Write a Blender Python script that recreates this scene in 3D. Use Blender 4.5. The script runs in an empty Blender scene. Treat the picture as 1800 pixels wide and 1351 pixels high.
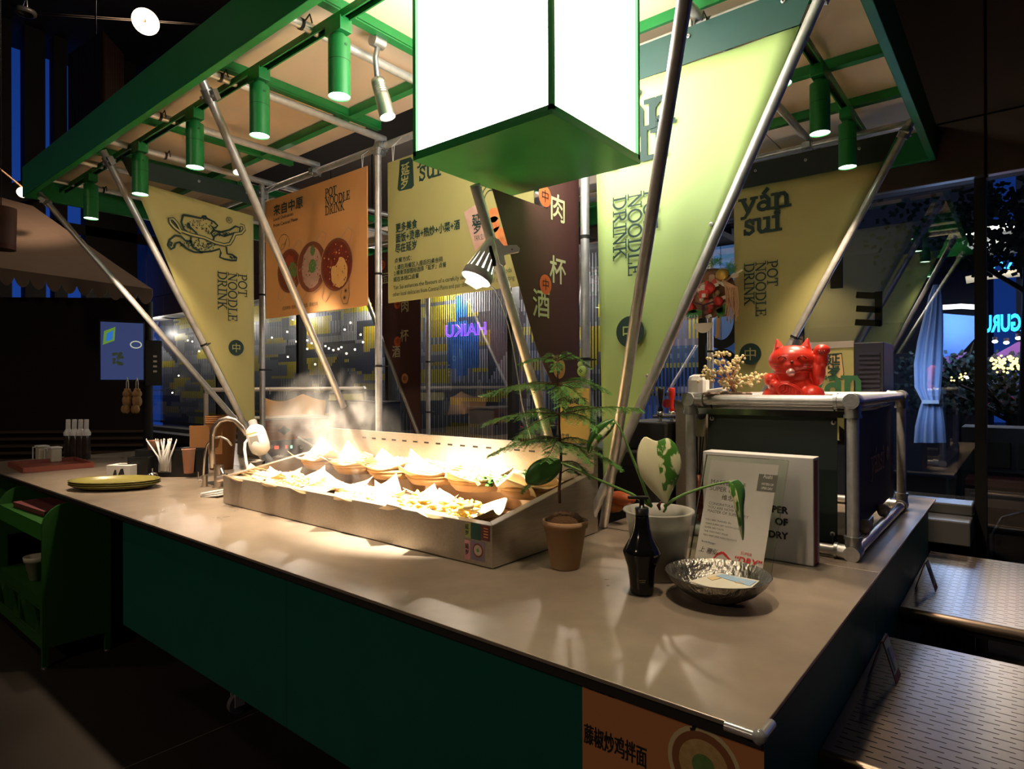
import bpy, math, random
from mathutils import Vector, Matrix, noise
V = Vector
random.seed(7)
SC = bpy.context.scene
COL = SC.collection
# ------------------------------------------------------------- camera, world, light, exposure
CAM = V((0, 0, 1.68))
_f, _yaw, _pit, _rol = 1099.4, math.radians(39.3), -0.0003, -0.0033
_fw = V((-math.sin(_yaw), math.cos(_yaw), 0)); _rt = V((math.cos(_yaw), math.sin(_yaw), 0)); _up = V((0, 0, 1))
FW = _fw*math.cos(_pit) + _up*math.sin(_pit); _u2 = _up*math.cos(_pit) - _fw*math.sin(_pit)
RT = _rt*math.cos(_rol) + _u2*math.sin(_rol); UP = _u2*math.cos(_rol) - _rt*math.sin(_rol)
cam = bpy.data.cameras.new('camera'); camo = bpy.data.objects.new('camera', cam); COL.objects.link(camo)
cam.sensor_width = 36; cam.lens = _f*36/1800; cam.clip_start = .05; cam.clip_end = 200
camo.matrix_world = Matrix((( RT.x, UP.x, -FW.x, CAM.x), (RT.y, UP.y, -FW.y, CAM.y), (RT.z, UP.z, -FW.z, CAM.z), (0, 0, 0, 1)))
SC.camera = camo
def P(px, py, **k):
    """a point of the photograph (1800x1351) carried out to a plane x=, y=, z= of the place"""
    d = RT*((px-900)/_f) - UP*((py-675.5)/_f) + FW
    (a, v), = k.items(); i = 'xyzd'.index(a)
    return CAM + d*(v if i == 3 else (v-CAM[i])/d[i])
w = bpy.data.worlds.new('dusk'); SC.world = w; w.use_nodes = True
bg = w.node_tree.nodes['Background']
_tc = w.node_tree.nodes.new('ShaderNodeTexCoord'); _sx = w.node_tree.nodes.new('ShaderNodeSeparateXYZ'); _cr = w.node_tree.nodes.new('ShaderNodeValToRGB')
w.node_tree.links.new(_tc.outputs['Generated'], _sx.inputs[0]); w.node_tree.links.new(_sx.outputs['Z'], _cr.inputs[0]); w.node_tree.links.new(_cr.outputs[0], bg.inputs[0])
_cr.color_ramp.elements[0].color = (.016, .075, .42, 1); _cr.color_ramp.elements[1].color = (.003, .016, .12, 1); _cr.color_ramp.elements[1].position = .8
bg.inputs[1].default_value = .42
SC.view_settings.view_transform = 'Standard'; SC.view_settings.look = 'None'; SC.view_settings.gamma = 1
SC.view_settings.use_curve_mapping = False; SC.view_settings.exposure = 0.55
SC.cycles.use_denoising = True; SC.cycles.max_bounces = 7; SC.cycles.diffuse_bounces = 5; SC.cycles.glossy_bounces = 4
SC.cycles.transmission_bounces = 6; SC.cycles.transparent_max_bounces = 12; SC.cycles.sample_clamp_indirect = 8; SC.cycles.caustics_reflective = False; SC.cycles.caustics_refractive = False
SC.cycles.volume_step_rate = 4; SC.cycles.volume_max_steps = 64
def spot(loc, to, power, color=(1, .78, .55), deg=60, blend=.5, size=.04):
    l = bpy.data.lights.new('spot_beam', 'SPOT'); l.energy = power; l.color = color; l.spot_size = math.radians(deg); l.spot_blend = blend; l.shadow_soft_size = size
    o = bpy.data.objects.new('spot_beam', l); COL.objects.link(o); o.location = loc
    o.rotation_euler = (V(to)-V(loc)).to_track_quat('-Z', 'Y').to_euler(); return o
def lamp(loc, power, color, size=.1):
    l = bpy.data.lights.new('lamp_light', 'POINT'); l.energy = power; l.color = color; l.shadow_soft_size = size
    o = bpy.data.objects.new('lamp_light', l); COL.objects.link(o); o.location = loc; return o
# ------------------------------------------------------------- helpers
OFF = {}
def tag(o, label=None, cat=None, group=None, kind=None):
    if label: o['label'] = label
    if cat: o['category'] = cat
    if group: o['group'] = group
    if kind: o['kind'] = kind
    return o
def T(name, label, cat, loc, group=None):
    o = bpy.data.objects.new(name, None); COL.objects.link(o); o.location = loc; o.empty_display_size = .05
    OFF[o.name] = V(loc); return tag(o, label, cat, group)
def S(name, loc=(0, 0, 0)):
    o = bpy.data.objects.new(name, None); COL.objects.link(o); o.location = loc; OFF[o.name] = V(loc); o['kind'] = 'structure'; return o
def frame_of(d):
    d = V(d).normalized(); a = V((0, 0, 1)) if abs(d.z) < .95 else V((1, 0, 0))
    u = d.cross(a).normalized(); return u, u.cross(d).normalized()
class MB:
    def __init__(s): s.v = []; s.f = []; s.m = []; s.s = []
    def add(s, vs, fs, m=0, sm=False):
        b = len(s.v); s.v += [tuple(x) for x in vs]
        for f in fs: s.f.append([b+i for i in f]); s.m.append(m); s.s.append(sm)
        return s
    def box(s, x0, x1, y0, y1, z0, z1, m=0):
        return s.add([(x0,y0,z0),(x1,y0,z0),(x1,y1,z0),(x0,y1,z0),(x0,y0,z1),(x1,y0,z1),(x1,y1,z1),(x0,y1,z1)],
                     [(0,3,2,1),(4,5,6,7),(0,1,5,4),(1,2,6,5),(2,3,7,6),(3,0,4,7)], m)
    def obox(s, c, a, b, d, m=0):
        c, a, b, d = V(c), V(a), V(b), V(d)
        return s.add([c-a-b-d, c+a-b-d, c+a+b-d, c-a+b-d, c-a-b+d, c+a-b+d, c+a+b+d, c-a+b+d],
                     [(0,3,2,1),(4,5,6,7),(0,1,5,4),(1,2,6,5),(2,3,7,6),(3,0,4,7)], m)
    def bar(s, p0, p1, w, h, m=0, up=(0,0,1)):
        p0, p1 = V(p0), V(p1); d = (p1-p0); u = d.cross(V(up)).normalized(); k = u.cross(d).normalized()
        return s.obox((p0+p1)/2, d/2, u*w/2, k*h/2, m)
    def cyl(s, p0, p1, r0, r1=None, n=14, m=0, caps=True):
        p0, p1 = V(p0), V(p1); r1 = r0 if r1 is None else r1; u, k = frame_of(p1-p0)
        vs = []
        for p, r in ((p0, r0), (p1, r1)):
            for i in range(n): t = 2*math.pi*i/n; vs.append(p+u*math.cos(t)*r+k*math.sin(t)*r)
        s.add(vs, [(i, (i+1) % n, n+(i+1) % n, n+i) for i in range(n)], m, True)
        if caps: s.add(vs[:n], [tuple(range(n))[::-1]], m); s.add(vs[n:], [tuple(range(n))], m)
        return s
    def tube(s, pts, r, n=8, m=0, caps=True):
        pts = [V(p) for p in pts]; rs = r if isinstance(r, (list, tuple)) else [r]*len(pts)
        vs = []; u = None
        for i, p in enumerate(pts):
            d = (pts[min(i+1, len(pts)-1)]-pts[max(i-1, 0)]).normalized()
            if u is None: u, k = frame_of(d)
            else:
                u = (u-d*u.dot(d)).normalized(); k = u.cross(d).normalized()
            for j in range(n): t = 2*math.pi*j/n; vs.append(p+(u*math.cos(t)+k*math.sin(t))*rs[i])
        fs = [(i*n+j, i*n+(j+1) % n, (i+1)*n+(j+1) % n, (i+1)*n+j) for i in range(len(pts)-1) for j in range(n)]
        if caps: fs += [tuple(range(n))[::-1], tuple(range((len(pts)-1)*n, len(pts)*n))]
        return s.add(vs, fs, m, True)
    def lathe(s, c, prof, n=24, m=0, sx=1, sy=1, ax=None):
        c = V(c); ax = V(ax or (0, 0, 1)).normalized()
        if ax.z > .999: u, k = V((1, 0, 0)), V((0, 1, 0))
        else: u, k = frame_of(ax)
        vs = [c+u*(math.cos(2*math.pi*i/n)*r*sx)+k*(math.sin(2*math.pi*i/n)*r*sy)+ax*z for r, z in prof for i in range(n)]
        fs = [(a*n+i, a*n+(i+1) % n, (a+1)*n+(i+1) % n, (a+1)*n+i) for a in range(len(prof)-1) for i in range(n)]
        s.add(vs, fs, m, True)
        return s
    def disc(s, c, r, ax=(0, 0, 1), n=20, m=0, sx=1):
        u, k = frame_of(ax); c = V(c)
        return s.add([c+u*math.cos(2*math.pi*i/n)*r*sx+k*math.sin(2*math.pi*i/n)*r for i in range(n)], [tuple(range(n))], m)
    def ball(s, c, r, nu=14, nv=9, m=0, rot=None):
        c = V(c); r = (r, r, r) if not isinstance(r, (tuple, list)) else r; vs = []
        for a in range(nv+1):
            t = math.pi*a/nv
            for b in range(nu):
                q = 2*math.pi*b/nu; p = V((math.sin(t)*math.cos(q)*r[0], math.sin(t)*math.sin(q)*r[1], math.cos(t)*r[2]))
                if rot: p = rot @ p
                vs.append(c+p)
        return s.add(vs, [(a*nu+b, (a+1)*nu+b, (a+1)*nu+(b+1) % nu, a*nu+(b+1) % nu) for a in range(nv) for b in range(nu)], m, True)
    def plate(s, pts, th, m=0, flip=False):
        """closed outline in space, thickened by the vector th"""
        pts = [V(p) for p in pts]; th = V(th); n = len(pts)
        return s.add(pts+[p+th for p in pts], [tuple(range(n)), tuple(range(n, 2*n))[::-1]]+[(i, n+i, n+(i+1) % n, (i+1) % n) for i in range(n)], m)
    def ribbon(s, pts, w, nrm, m=0, closed=False):
        """flat stroke of width w along pts, in the plane with normal nrm"""
        pts = [V(p) for p in pts]; nrm = V(nrm).normalized()
        if closed: pts = pts+[pts[0]]
        vs = []; n = len(pts)
        for i, p in enumerate(pts):
            a = pts[i-1] if i else (pts[n-2] if closed else p); b = pts[i+1] if i < n-1 else (pts[1] if closed else p)
            d = (b-a).normalized(); q = d.cross(nrm)*(w/2)
            vs += [p-q, p+q]
        return s.add(vs, [(2*i, 2*i+1, 2*i+3, 2*i+2) for i in range(n-1)], m)
    def build(s, name, mats, parent=None, bevel=0, loc=None, sub=0):
        me = bpy.data.meshes.new(name); o = bpy.data.objects.new(name, me)
        off = OFF[parent.name] if parent else V(loc or (0, 0, 0))
        me.from_pydata([tuple(V(p)-off) for p in s.v], [], s.f)
        for mt in (mats if isinstance(mats, (list, tuple)) else [mats]): me.materials.append(mt)
        me.polygons.foreach_set('material_index', s.m); me.polygons.foreach_set('use_smooth', s.s); me.update()
        COL.objects.link(o); OFF[o.name] = off
        if parent: o.parent = parent
        else: o.location = off
        if bevel:
            b = o.modifiers.new('b', 'BEVEL'); b.width = bevel; b.segments = 2; b.limit_method = 'ANGLE'
        if sub: b = o.modifiers.new('s', 'SUBSURF'); b.levels = sub; b.render_levels = sub
        return o
def kids(o): return [c for c in bpy.data.objects if c.parent == o]
def copy_tree(o, loc, rz=None, label=None, group=None, parent=None, _k=None):
    c = o.copy(); COL.objects.link(c)
    if parent is None:
        c.location = loc
        if rz is not None: c.rotation_euler = (o.rotation_euler[0], o.rotation_euler[1], rz)
        if label: c['label'] = label
        if group: c['group'] = group
    else: c.parent = parent
    for ch in list(o.children): copy_tree(ch, None, parent=c)
    return c
def place(o, org, right, up, parent):
    n = V(right).cross(V(up)).normalized(); off = OFF[parent.name] if parent else V((0, 0, 0)); q = V(org)-off
    r, u = V(right), V(up)
    o.matrix_basis = Matrix(((r.x, u.x, n.x, q.x), (r.y, u.y, n.y, q.y), (r.z, u.z, n.z, q.z), (0, 0, 0, 1)))
def text(body, org, right, up, size, mat, parent, name='lettering', align='LEFT', sx=1, bold=0, shear=0, ext=.0, lead=1, lift=.002, fat=0):
    c = bpy.data.curves.new(name, 'FONT'); c.body = body; c.size = size; c.align_x = align; c.offset = bold; c.shear = shear; c.extrude = ext; c.space_line = lead
    c.resolution_u = 3
    o = bpy.data.objects.new(name, c); COL.objects.link(o); o.parent = parent; c.materials.append(mat)
    right = V(right).normalized(); up = V(up).normalized(); n = right.cross(up)
    bpy.context.view_layer.update(); me = bpy.data.meshes.new_from_object(o.evaluated_get(bpy.context.evaluated_depsgraph_get()))
    bpy.data.objects.remove(o); bpy.data.curves.remove(c)
    if fat:                                   # heavier strokes: the outline doubled sideways
        vs = [v.co.copy() for v in me.vertices]; fs = [list(p.vertices) for p in me.polygons]; n0 = len(vs); av, af = [], []
        for k, (dx, dy) in enumerate(((0, 0), (fat, 0), (-fat, 0), (0, fat), (0, -fat))):
            av += [(v.x+dx, v.y+dy, v.z+k*.00005) for v in vs]; af += [[i+k*n0 for i in f] for f in fs]
        me = bpy.data.meshes.new(name); me.from_pydata(av, [], af)
    me.name = name
    if not me.materials: me.materials.append(mat)
    o = bpy.data.objects.new(name, me); COL.objects.link(o); o.parent = parent
    place(o, V(org)+n*lift, right*sx, up, parent); OFF[o.name] = OFF[parent.name]
    return o
def arc(cx, cy, rx, ry, a0, a1, n=10): return [(cx+rx*math.cos(math.radians(a0+(a1-a0)*i/n)), cy+ry*math.sin(math.radians(a0+(a1-a0)*i/n))) for i in range(n+1)]
def _sf(x, y, w=.3): return [(x-w/2, y), (x+w/2, y)]
SLAB = {  # slab-serif glyphs: (advance, [(stroke, weight)])
 'P': (.72, [([(.16,0),(.16,1)],1), (_sf(.16,0),.6), ([(.02,1),(.35,1)],.6), (arc(.34,.73,.26,.27,90,-90),1), ([(.16,.46),(.35,.46)],.6)]),
 'O': (.9, [(arc(.42,.5,.36,.5,0,360,20),1)]),
 'T': (.78, [([(.37,0),(.37,1)],1), (_sf(.37,0),.6), ([(.04,1),(.7,1)],.6), ([(.05,1.02),(.05,.78)],.6), ([(.69,1.02),(.69,.78)],.6)]),
 'N': (.95, [([(.17,0),(.17,1)],.6), ([(.17,1),(.74,0)],1.1), ([(.74,0),(.74,1)],.6), (_sf(.17,0),.6), (_sf(.1,1,.26),.6), (_sf(.74,1),.6)]),
 'D': (.88, [([(.17,0),(.17,1)],1), ([(.02,0),(.4,0)],.6), ([(.02,1),(.4,1)],.6), (arc(.38,.5,.38,.5,90,-90,12),1)]),
 'L': (.7, [([(.17,0),(.17,1)],1), (_sf(.17,1),.6), ([(.02,0),(.62,0)],.6), ([(.61,-.02),(.61,.26)],.6)]),
 'E': (.74, [([(.17,0),(.17,1)],1), ([(.02,0),(.63,0)],.6), ([(.02,1),(.6,1)],.6), ([(.17,.52),(.46,.52)],.6), ([(.62,-.02),(.62,.25)],.6), ([(.59,1.02),(.59,.77)],.6), ([(.46,.4),(.46,.64)],.6)]),
 'R': (.84, [([(.16,0),(.16,1)],1), (_sf(.16,0),.6), ([(.02,1),(.35,1)],.6), (arc(.34,.75,.24,.25,90,-90),1), ([(.16,.5),(.36,.5)],.6), ([(.36,.5),(.66,0)],1), (_sf(.69,0,.24),.6)]),
 'I': (.42, [([(.19,0),(.19,1)],1), (_sf(.19,0,.36),.6), (_sf(.19,1,.36),.6)]),
 'K': (.86, [([(.16,0),(.16,1)],1), (_sf(.16,0),.6), (_sf(.16,1),.6), ([(.18,.42),(.62,1)],.7), ([(.32,.58),(.68,0)],1), (_sf(.7,0,.26),.6), (_sf(.62,1,.26),.6)]),
 'y': (.68, [([(.1,.68),(.33,.02)],1), ([(.6,.68),(.33,0),(.2,-.26),(.02,-.28)],.8), (_sf(.1,.68,.26),.7), (_sf(.58,.68,.24),.7)]),
 'a': (.64, [(arc(.27,.2,.2,.2,0,360,14),.9), ([(.48,0),(.48,.5),(.36,.68),(.14,.64)],1), ([(.46,.0),(.6,0)],.7)]),
 'á': (.64, [(arc(.27,.2,.2,.2,0,360,14),.9), ([(.48,0),(.48,.5),(.36,.68),(.14,.64)],1), ([(.46,.0),(.6,0)],.7), ([(.28,.82),(.44,1.02)],1)]),
 'n': (.74, [([(.15,0),(.15,.68)],1), (_sf(.08,.68,.2),.7), (_sf(.15,0),.7), ([(.17,.5),(.3,.66),(.44,.66),(.53,.52),(.54,0)],1), (_sf(.54,0),.7)]),
 's': (.54, [([(.42,.56),(.28,.69),(.12,.62),(.1,.46),(.4,.28),(.42,.12),(.26,-.01),(.06,.08)],.95), ([(.43,.68),(.43,.48)],.6), ([(.06,.2),(.06,0)],.6)]),
 'u': (.74, [([(.14,.68),(.14,.16),(.24,.01),(.36,.02),(.52,.16)],1), ([(.53,.68),(.53,0)],1), (_sf(.07,.68,.2),.7), (_sf(.46,.68,.2),.7), (_sf(.6,0,.2),.7)]),
 'i': (.4, [([(.18,0),(.18,.68)],1), (_sf(.1,.68,.2),.7), (_sf(.18,0),.7), (arc(.18,.88,.06,.06,0,360,8),1)]), ' ': (.4, [])}
def slab(lines, org, right, up, size, mat, parent, name='lettering', th=.13, lead=1.0, lift=.002):
    """lines of slab-serif capitals, top-left corner of the first line's capitals at org + size*up"""
    right = V(right); up = V(up); n = right.normalized().cross(up.normalized()); mb = MB()
    for li, ln in enumerate(lines):
        x = 0
        for ch in ln:
            adv, st = SLAB[ch]
            for pts, wt in st:
                q = [V(org)+right*(size*(x+a))+up*(size*(b-li*lead))+n*lift for a, b in pts]
                if wt < .9 or len(q) == 2:
                    d = (q[-1]-q[0]); e = d.normalized()*(size*th*.28) if len(q) == 2 and d.length > 0 else V((0, 0, 0)); q[0] = q[0]-e; q[-1] = q[-1]+e
                mb.ribbon([p+n*.00012*(len(mb.f) % 9) for p in q], size*th*wt, n)
            x += adv
    return mb.build(name, mat, parent)
# ------------------------------------------------------------- materials
def M(name, c, r=.5, me=0., em=None, es=0., nz=.12, ns=6., bump=0., bs=60., trans=0., ior=1.45, coat=0., sc=(1, 1, 1), spec=.5, c2=None):
    m = bpy.data.materials.new(name); m.use_nodes = True; nt = m.node_tree; b = nt.nodes['Principled BSDF']; L = nt.links
    tc = nt.nodes.new('ShaderNodeTexCoord'); mp = nt.nodes.new('ShaderNodeMapping'); L.new(tc.outputs['Object'], mp.inputs[0]); mp.inputs['Scale'].default_value = sc
    no = nt.nodes.new('ShaderNodeTexNoise'); no.inputs['Scale'].default_value = ns; no.inputs['Detail'].default_value = 4; L.new(mp.outputs[0], no.inputs['Vector'])
    mx = nt.nodes.new('ShaderNodeMix'); mx.data_type = 'RGBA'; L.new(no.outputs[0], mx.inputs[0])
    k2 = c2 or tuple(min(1, x*(1+nz)) for x in c); k1 = c if c2 else tuple(x*(1-nz) for x in c)
    mx.inputs[6].default_value = (*k1, 1); mx.inputs[7].default_value = (*k2, 1); L.new(mx.outputs[2], b.inputs['Base Color'])
    b.inputs['Roughness'].default_value = r; b.inputs['Metallic'].default_value = me; b.inputs['IOR'].default_value = ior
    b.inputs['Transmission Weight'].default_value = trans; b.inputs['Coat Weight'].default_value = coat; b.inputs['Specular IOR Level'].default_value = spec
    if em: b.inputs['Emission Color'].default_value = (*em, 1); b.inputs['Emission Strength'].default_value = es
    if bump:
        n2 = nt.nodes.new('ShaderNodeTexNoise'); n2.inputs['Scale'].default_value = bs; n2.inputs['Detail'].default_value = 3; L.new(mp.outputs[0], n2.inputs['Vector'])
        bp = nt.nodes.new('ShaderNodeBump'); bp.inputs['Strength'].default_value = bump; bp.inputs['Distance'].default_value = .01; L.new(n2.outputs[0], bp.inputs['Height']); L.new(bp.outputs[0], b.inputs['Normal'])
    return m
def steel(name, c, r0, r1, sc, ns=3, big=.25):
    m = M(name, c, r0, .5, nz=.2, ns=ns, sc=sc); nt = m.node_tree; b = nt.nodes['Principled BSDF']; L = nt.links
    tc = nt.nodes.new('ShaderNodeTexCoord'); n = nt.nodes.new('ShaderNodeTexNoise'); n.inputs['Scale'].default_value = 2.3; n.inputs['Detail'].default_value = 7; n.inputs['Roughness'].default_value = .65
    L.new(tc.outputs['Object'], n.inputs['Vector']); mr = nt.nodes.new('ShaderNodeMapRange'); mr.inputs[1].default_value = .3; mr.inputs[2].default_value = .7; mr.inputs[3].default_value = r0; mr.inputs[4].default_value = r1
    L.new(n.outputs[0], mr.inputs[0]); L.new(mr.outputs[0], b.inputs['Roughness']); return m
mTop = steel('worn_brushed_steel', (.36, .29, .22), .26, .42, (3, 3, 3))
mTray = steel('brushed_tray_steel', (.40, .34, .27), .27, .36, (40, 2, 40))
mGalv = M('galvanised_steel', (.58, .57, .55), .36, .55, nz=.3, ns=25)
mCast = M('malleable_fitting', (.42, .43, .42), .42, .9, nz=.3, ns=40, bump=.1)
mChrome = M('chrome', (.8, .78, .75), .12, 1)
mGreen = M('green_paint', (.012, .205, .045), .4, nz=.1)
mGreenD = M('dark_green_cabinet_paint', (.015, .075, .008), .45, nz=.15)
mTeal = M('teal_laminate', (.004, .085, .06), .5, nz=.15, spec=.3)
mPanel = M('canopy_board', (.86, .68, .50), .8, nz=.06)
mYel = M('olive_yellow_banner_cloth', (.47, .43, .165), .6, nz=.05, bump=.05, bs=300)
mYel2 = M('pale_green_banner_cloth', (.42, .56, .20), .55, nz=.05, bump=.05, bs=300)
mMar = M('maroon_banner_cloth', (.11, .045, .038), .6, nz=.08)
mOrg = M('orange_board', (.70, .33, .115), .6, nz=.05)
mYelB = M('yellow_board', (.35, .32, .12), .6, nz=.05)
mDk = M('dark_green_print', (.008, .035, .028), .6)
mInk = M('black_print', (.012, .012, .012), .6)
mBlk = M('black_plastic', (.010, .010, .011), .35)
mBlkM = M('matt_black', (.012, .011, .011), .7)
mDark = M('dark_wall_paint', (.010, .007, .006), .8)
mWhite = M('white_plastic', (.75, .74, .71), .4)
mCream = M('cream_print', (.75, .74, .42), .6)
mOrgP = M('orange_print', (.80, .16, .05), .6)
mOrgL = M('peach_print', (.85, .38, .15), .6)
mGlassM = bpy.data.materials.new('window_glass'); mGlassM.use_nodes = True
nt = mGlassM.node_tree; nt.nodes.clear(); o_ = nt.nodes.new('ShaderNodeOutputMaterial'); mx_ = nt.nodes.new('ShaderNodeMixShader'); tr_ = nt.nodes.new('ShaderNodeBsdfTransparent'); gl_ = nt.nodes.new('ShaderNodeBsdfGlossy'); fr_ = nt.nodes.new('ShaderNodeFresnel')
fr_.inputs[0].default_value = 3.1; gl_.inputs['Roughness'].default_value = 0.0; tr_.inputs[0].default_value = (.75, .8, .85, 1)
nt.links.new(fr_.outputs[0], mx_.inputs[0]); nt.links.new(tr_.outputs[0], mx_.inputs[1]); nt.links.new(gl_.outputs[0], mx_.inputs[2]); nt.links.new(mx_.outputs[0], o_.inputs[0])
def E(name, c, s):
    m = bpy.data.materials.new(name); m.use_nodes = True; b = m.node_tree.nodes['Principled BSDF']; b.inputs['Base Color'].default_value = (*[x*.5 for x in c], 1)
    b.inputs['Emission Color'].default_value = (*c, 1); b.inputs['Emission Strength'].default_value = s; return m
mBox = E('lit_white_acrylic', (1, .95, .86), 7.5)
mLens = E('lit_spot_lens', (.75, 1, .8), 5)
mBulb = E('warm_bulb', (1, .72, .4), 14)
# ------------------------------------------------------------- setting: floor, walls, ceiling, glass front
ZG = -.32
fl = MB().box(-16, 8, -6, 5.75, ZG-.1, ZG).box(-30, 20, 5.75, 40, ZG-.1, ZG)
mFloor = M('dark_concrete', (.020, .0155, .012), .42, nz=.3, ns=2, bump=.06, bs=90)
FL = S('floor'); fl.build('floor_slab', mFloor, FL)
j = MB()
a, b_ = P(215, 1351, z=ZG+.0015), P(445, 1254, z=ZG+.0015); d = (b_-a).normalized()
j.ribbon([a-d*2, b_+d*5], .004, (0, 0, 1)); j.build('floor_joint', M('pale_floor_joint', (.16, .14, .12), .6), FL)
ce = S('ceiling'); MB().box(-16, 8, -6, 5.75, 8.6, 8.7).build('ceiling_slab', mDark, ce)
mBulk = M('brown_bulkhead_panel', (.075, .055, .045), .45, nz=.15, ns=3)
wb = S('wall_back')
for i in range(20):                      # bulkhead panels above the glazing
    x0 = -16.2+i*1.0; zt = 4.35
    MB().box(x0, x0+.985, 5.62, 5.70, 3.17, 3.60).build('bulkhead_panel', mBulk, wb, bevel=.006)
    MB().box(x0, x0+.985, 5.66, 5.74, 3.62, 5.0).build('bulkhead_panel', mBulk, wb, bevel=.006)
MB().box(-17, 4, 5.70, 5.80, 3.17, 8.6).build('bulkhead_backing', mBlkM, wb)
mSill = M('grey_sill_board', (.10, .10, .10), .35, nz=.1)
MB().box(-17, -.285, 5.55, 5.80, .72, .80).box(-17, -.285, 5.30, 5.62, .55, .72).build('sill_ledge', mSill, wb, bevel=.01)
MB().box(-17, -.285, 5.66, 5.78, ZG, .72).build('sill_upstand', M('dark_grey_sill_front', (.03, .03, .032), .5), wb)
wn = S('window_1')
pn = [-17, -12, -9.2, -6.95, -4.7, -2.35, -.245, 1.9, 4]
for a, b in zip(pn, pn[1:]):
    zl = .80 if b < 0 else ZG; MB().add([(a, 5.77, zl), (b, 5.77, zl), (b, 5.77, 3.17), (a, 5.77, 3.17)], [(0, 1, 2, 3)]).build('pane', mGlassM, wn)
MB().box(-17, -2.4, 5.81, 6.98, 3.2, 3.26).build('outer_soffit', mBlkM, wb)
for x in pn[1:-1]: MB().box(x-.035, x+.035, 5.70, 5.84, .80 if x < -.3 else ZG, 3.17).build('mullion', mBlkM, wn)
# left side of the hall: glazed facade of dark columns, dusk behind it
wl = S('wall_left')
MB().box(-15.2, -15, -6, 5.6, ZG, 3.2).build('wall_base', mDark, wl)
for i, (y, wd) in enumerate([((a+b)/2, b-a) for a, b in ((-3, 1.6), (1.75, 3.17), (3.37, 3.70), (3.84, 4.06), (4.37, 5.33), (5.80, 6.35), (6.47, 7.3), (7.40, 9.5))]):
    MB().box(-15.1, -14.8, y-wd/2, y+wd/2, 3.2, 9.0).build('column', mDark, wl)
for a, b in (((-14.7, -2.2, 4.6), (-14.7, 2.9, 8.4)), ((-14.7, 1.0, 4.0), (-14.7, 5.4, 6.6)), ((-14.7, -3, 3.4), (-14.7, 1.2, 6.4))):
    MB().bar(a, b, .25, .35).build('brace', mDark, wl)
MB().box(-14.9, -14.8, -4, 9, 4.75, 4.95).build('transom', mDark, wl)
mFac = M('blue_grey_facade', (.02, .03, .07), .8, nz=.5, ns=1.5)
wr = S('wall_right'); MB().box(7.9, 8, -6, 5.6, ZG, 8.6).build('wall_slab', mDark, wr)
wf = S('wall_front'); MB().box(-15, 8, -6.1, -6, ZG, 8.6).build('wall_slab', mDark, wf)
# ------------------------------------------------------------- counter
ct = T('service_counter', 'long steel-topped teal service counter wrapping round the stall', 'counter', (-3, 1.43, 0))
top = MB(); zt, zb = .9, .888
top.box(-8.2, -.46, 1.43, 2.95, zb, zt).box(-1.36, -.46, 2.952, 5.06, zb, zt).box(-8.2, -5.55, 2.952, 4.9, zb, zt)
top.build('worktop', mTop, ct, bevel=.002)
edge = MB().box(-8.2, -.47, 1.47, 1.5, .84, .888).box(-.50, -.48, 1.47, 5.05, .85, .888); edge.build('edge_shadow_band', mBlkM, ct)  # solid black strips imitate the shade under the worktop edge
MB().box(-8.1, -4.57, 1.90, 1.92, .0, .88).build('front_panel', mBlkM, ct)
for x0, x1 in ((-4.56, -2.6), (-2.598, -.5)):
    MB().box(x0, x1, 1.55, 1.575, .12, .86).build('front_panel', mTeal, ct)
for y0, y1 in ((1.576, 3.1), (3.103, 5.03)): MB().box(-.52, -.5, y0, y1, .12, .87).build('side_panel', mTeal, ct)
MB().box(-8.1, -.52, 2.93, 2.95, .12, .87).box(-1.36, -1.34, 2.95, 5.03, .12, .87).box(-8.1, -8.08, 1.58, 4.9, .12, .87).box(-5.57, -5.55, 2.95, 4.9, .12, .87).build('inner_panel', mBlkM, ct)
MB().box(-4.5, -.52, 1.58, 2.93, .12, .14).box(-1.34, -.52, 2.93, 5.03, .12, .14).box(-8.08, -5.57, 2.95, 4.9, .12, .14).build('bottom_shelf', mBlkM, ct)
MB().box(-.478, -.468, 1.95, 3.0, .872, .886).build('edge_strip', M('rust_red_strip', (.16, .028, .015), .6), ct)['label'] = 'rust-red edging strip'
def caster(x, y):
    c = MB().cyl((x-.018, y, ZG+.06), (x+.018, y, ZG+.06), .06, n=20); c.build('wheel', M('grey_rubber', (.10, .10, .10), .6), ct)
    MB().box(x-.03, x-.022, y-.03, y+.03, ZG+.05, ZG+.13).box(x+.022, x+.03, y-.03, y+.03, ZG+.05, ZG+.13).box(x-.03, x+.03, y-.03, y+.03, ZG+.13, .12).build('caster_fork', mGalv, ct)
for x, y in ((-3.72, 1.89), (-6.6, 2.4), (-.75, 1.95), (-.75, 4.8), (-2.72, 2.8)): caster(x, y)
g = MB(); c = V((-.46, 1.43, .9))
g.cyl((-.535, 1.424, .893), (-.462, 1.424, .893), .011, n=10).cyl((-.454, 1.43, .893), (-.454, 1.50, .893), .011, n=10).ball((-.458, 1.425, .893), .017, 12, 8)
tag(g.build('corner_guard', M('clear_plastic', (.8, .8, .78), .15, trans=.7), loc=c, bevel=.003), 'clear plastic corner guard on the near corner of the steel worktop', 'corner guard')
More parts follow.
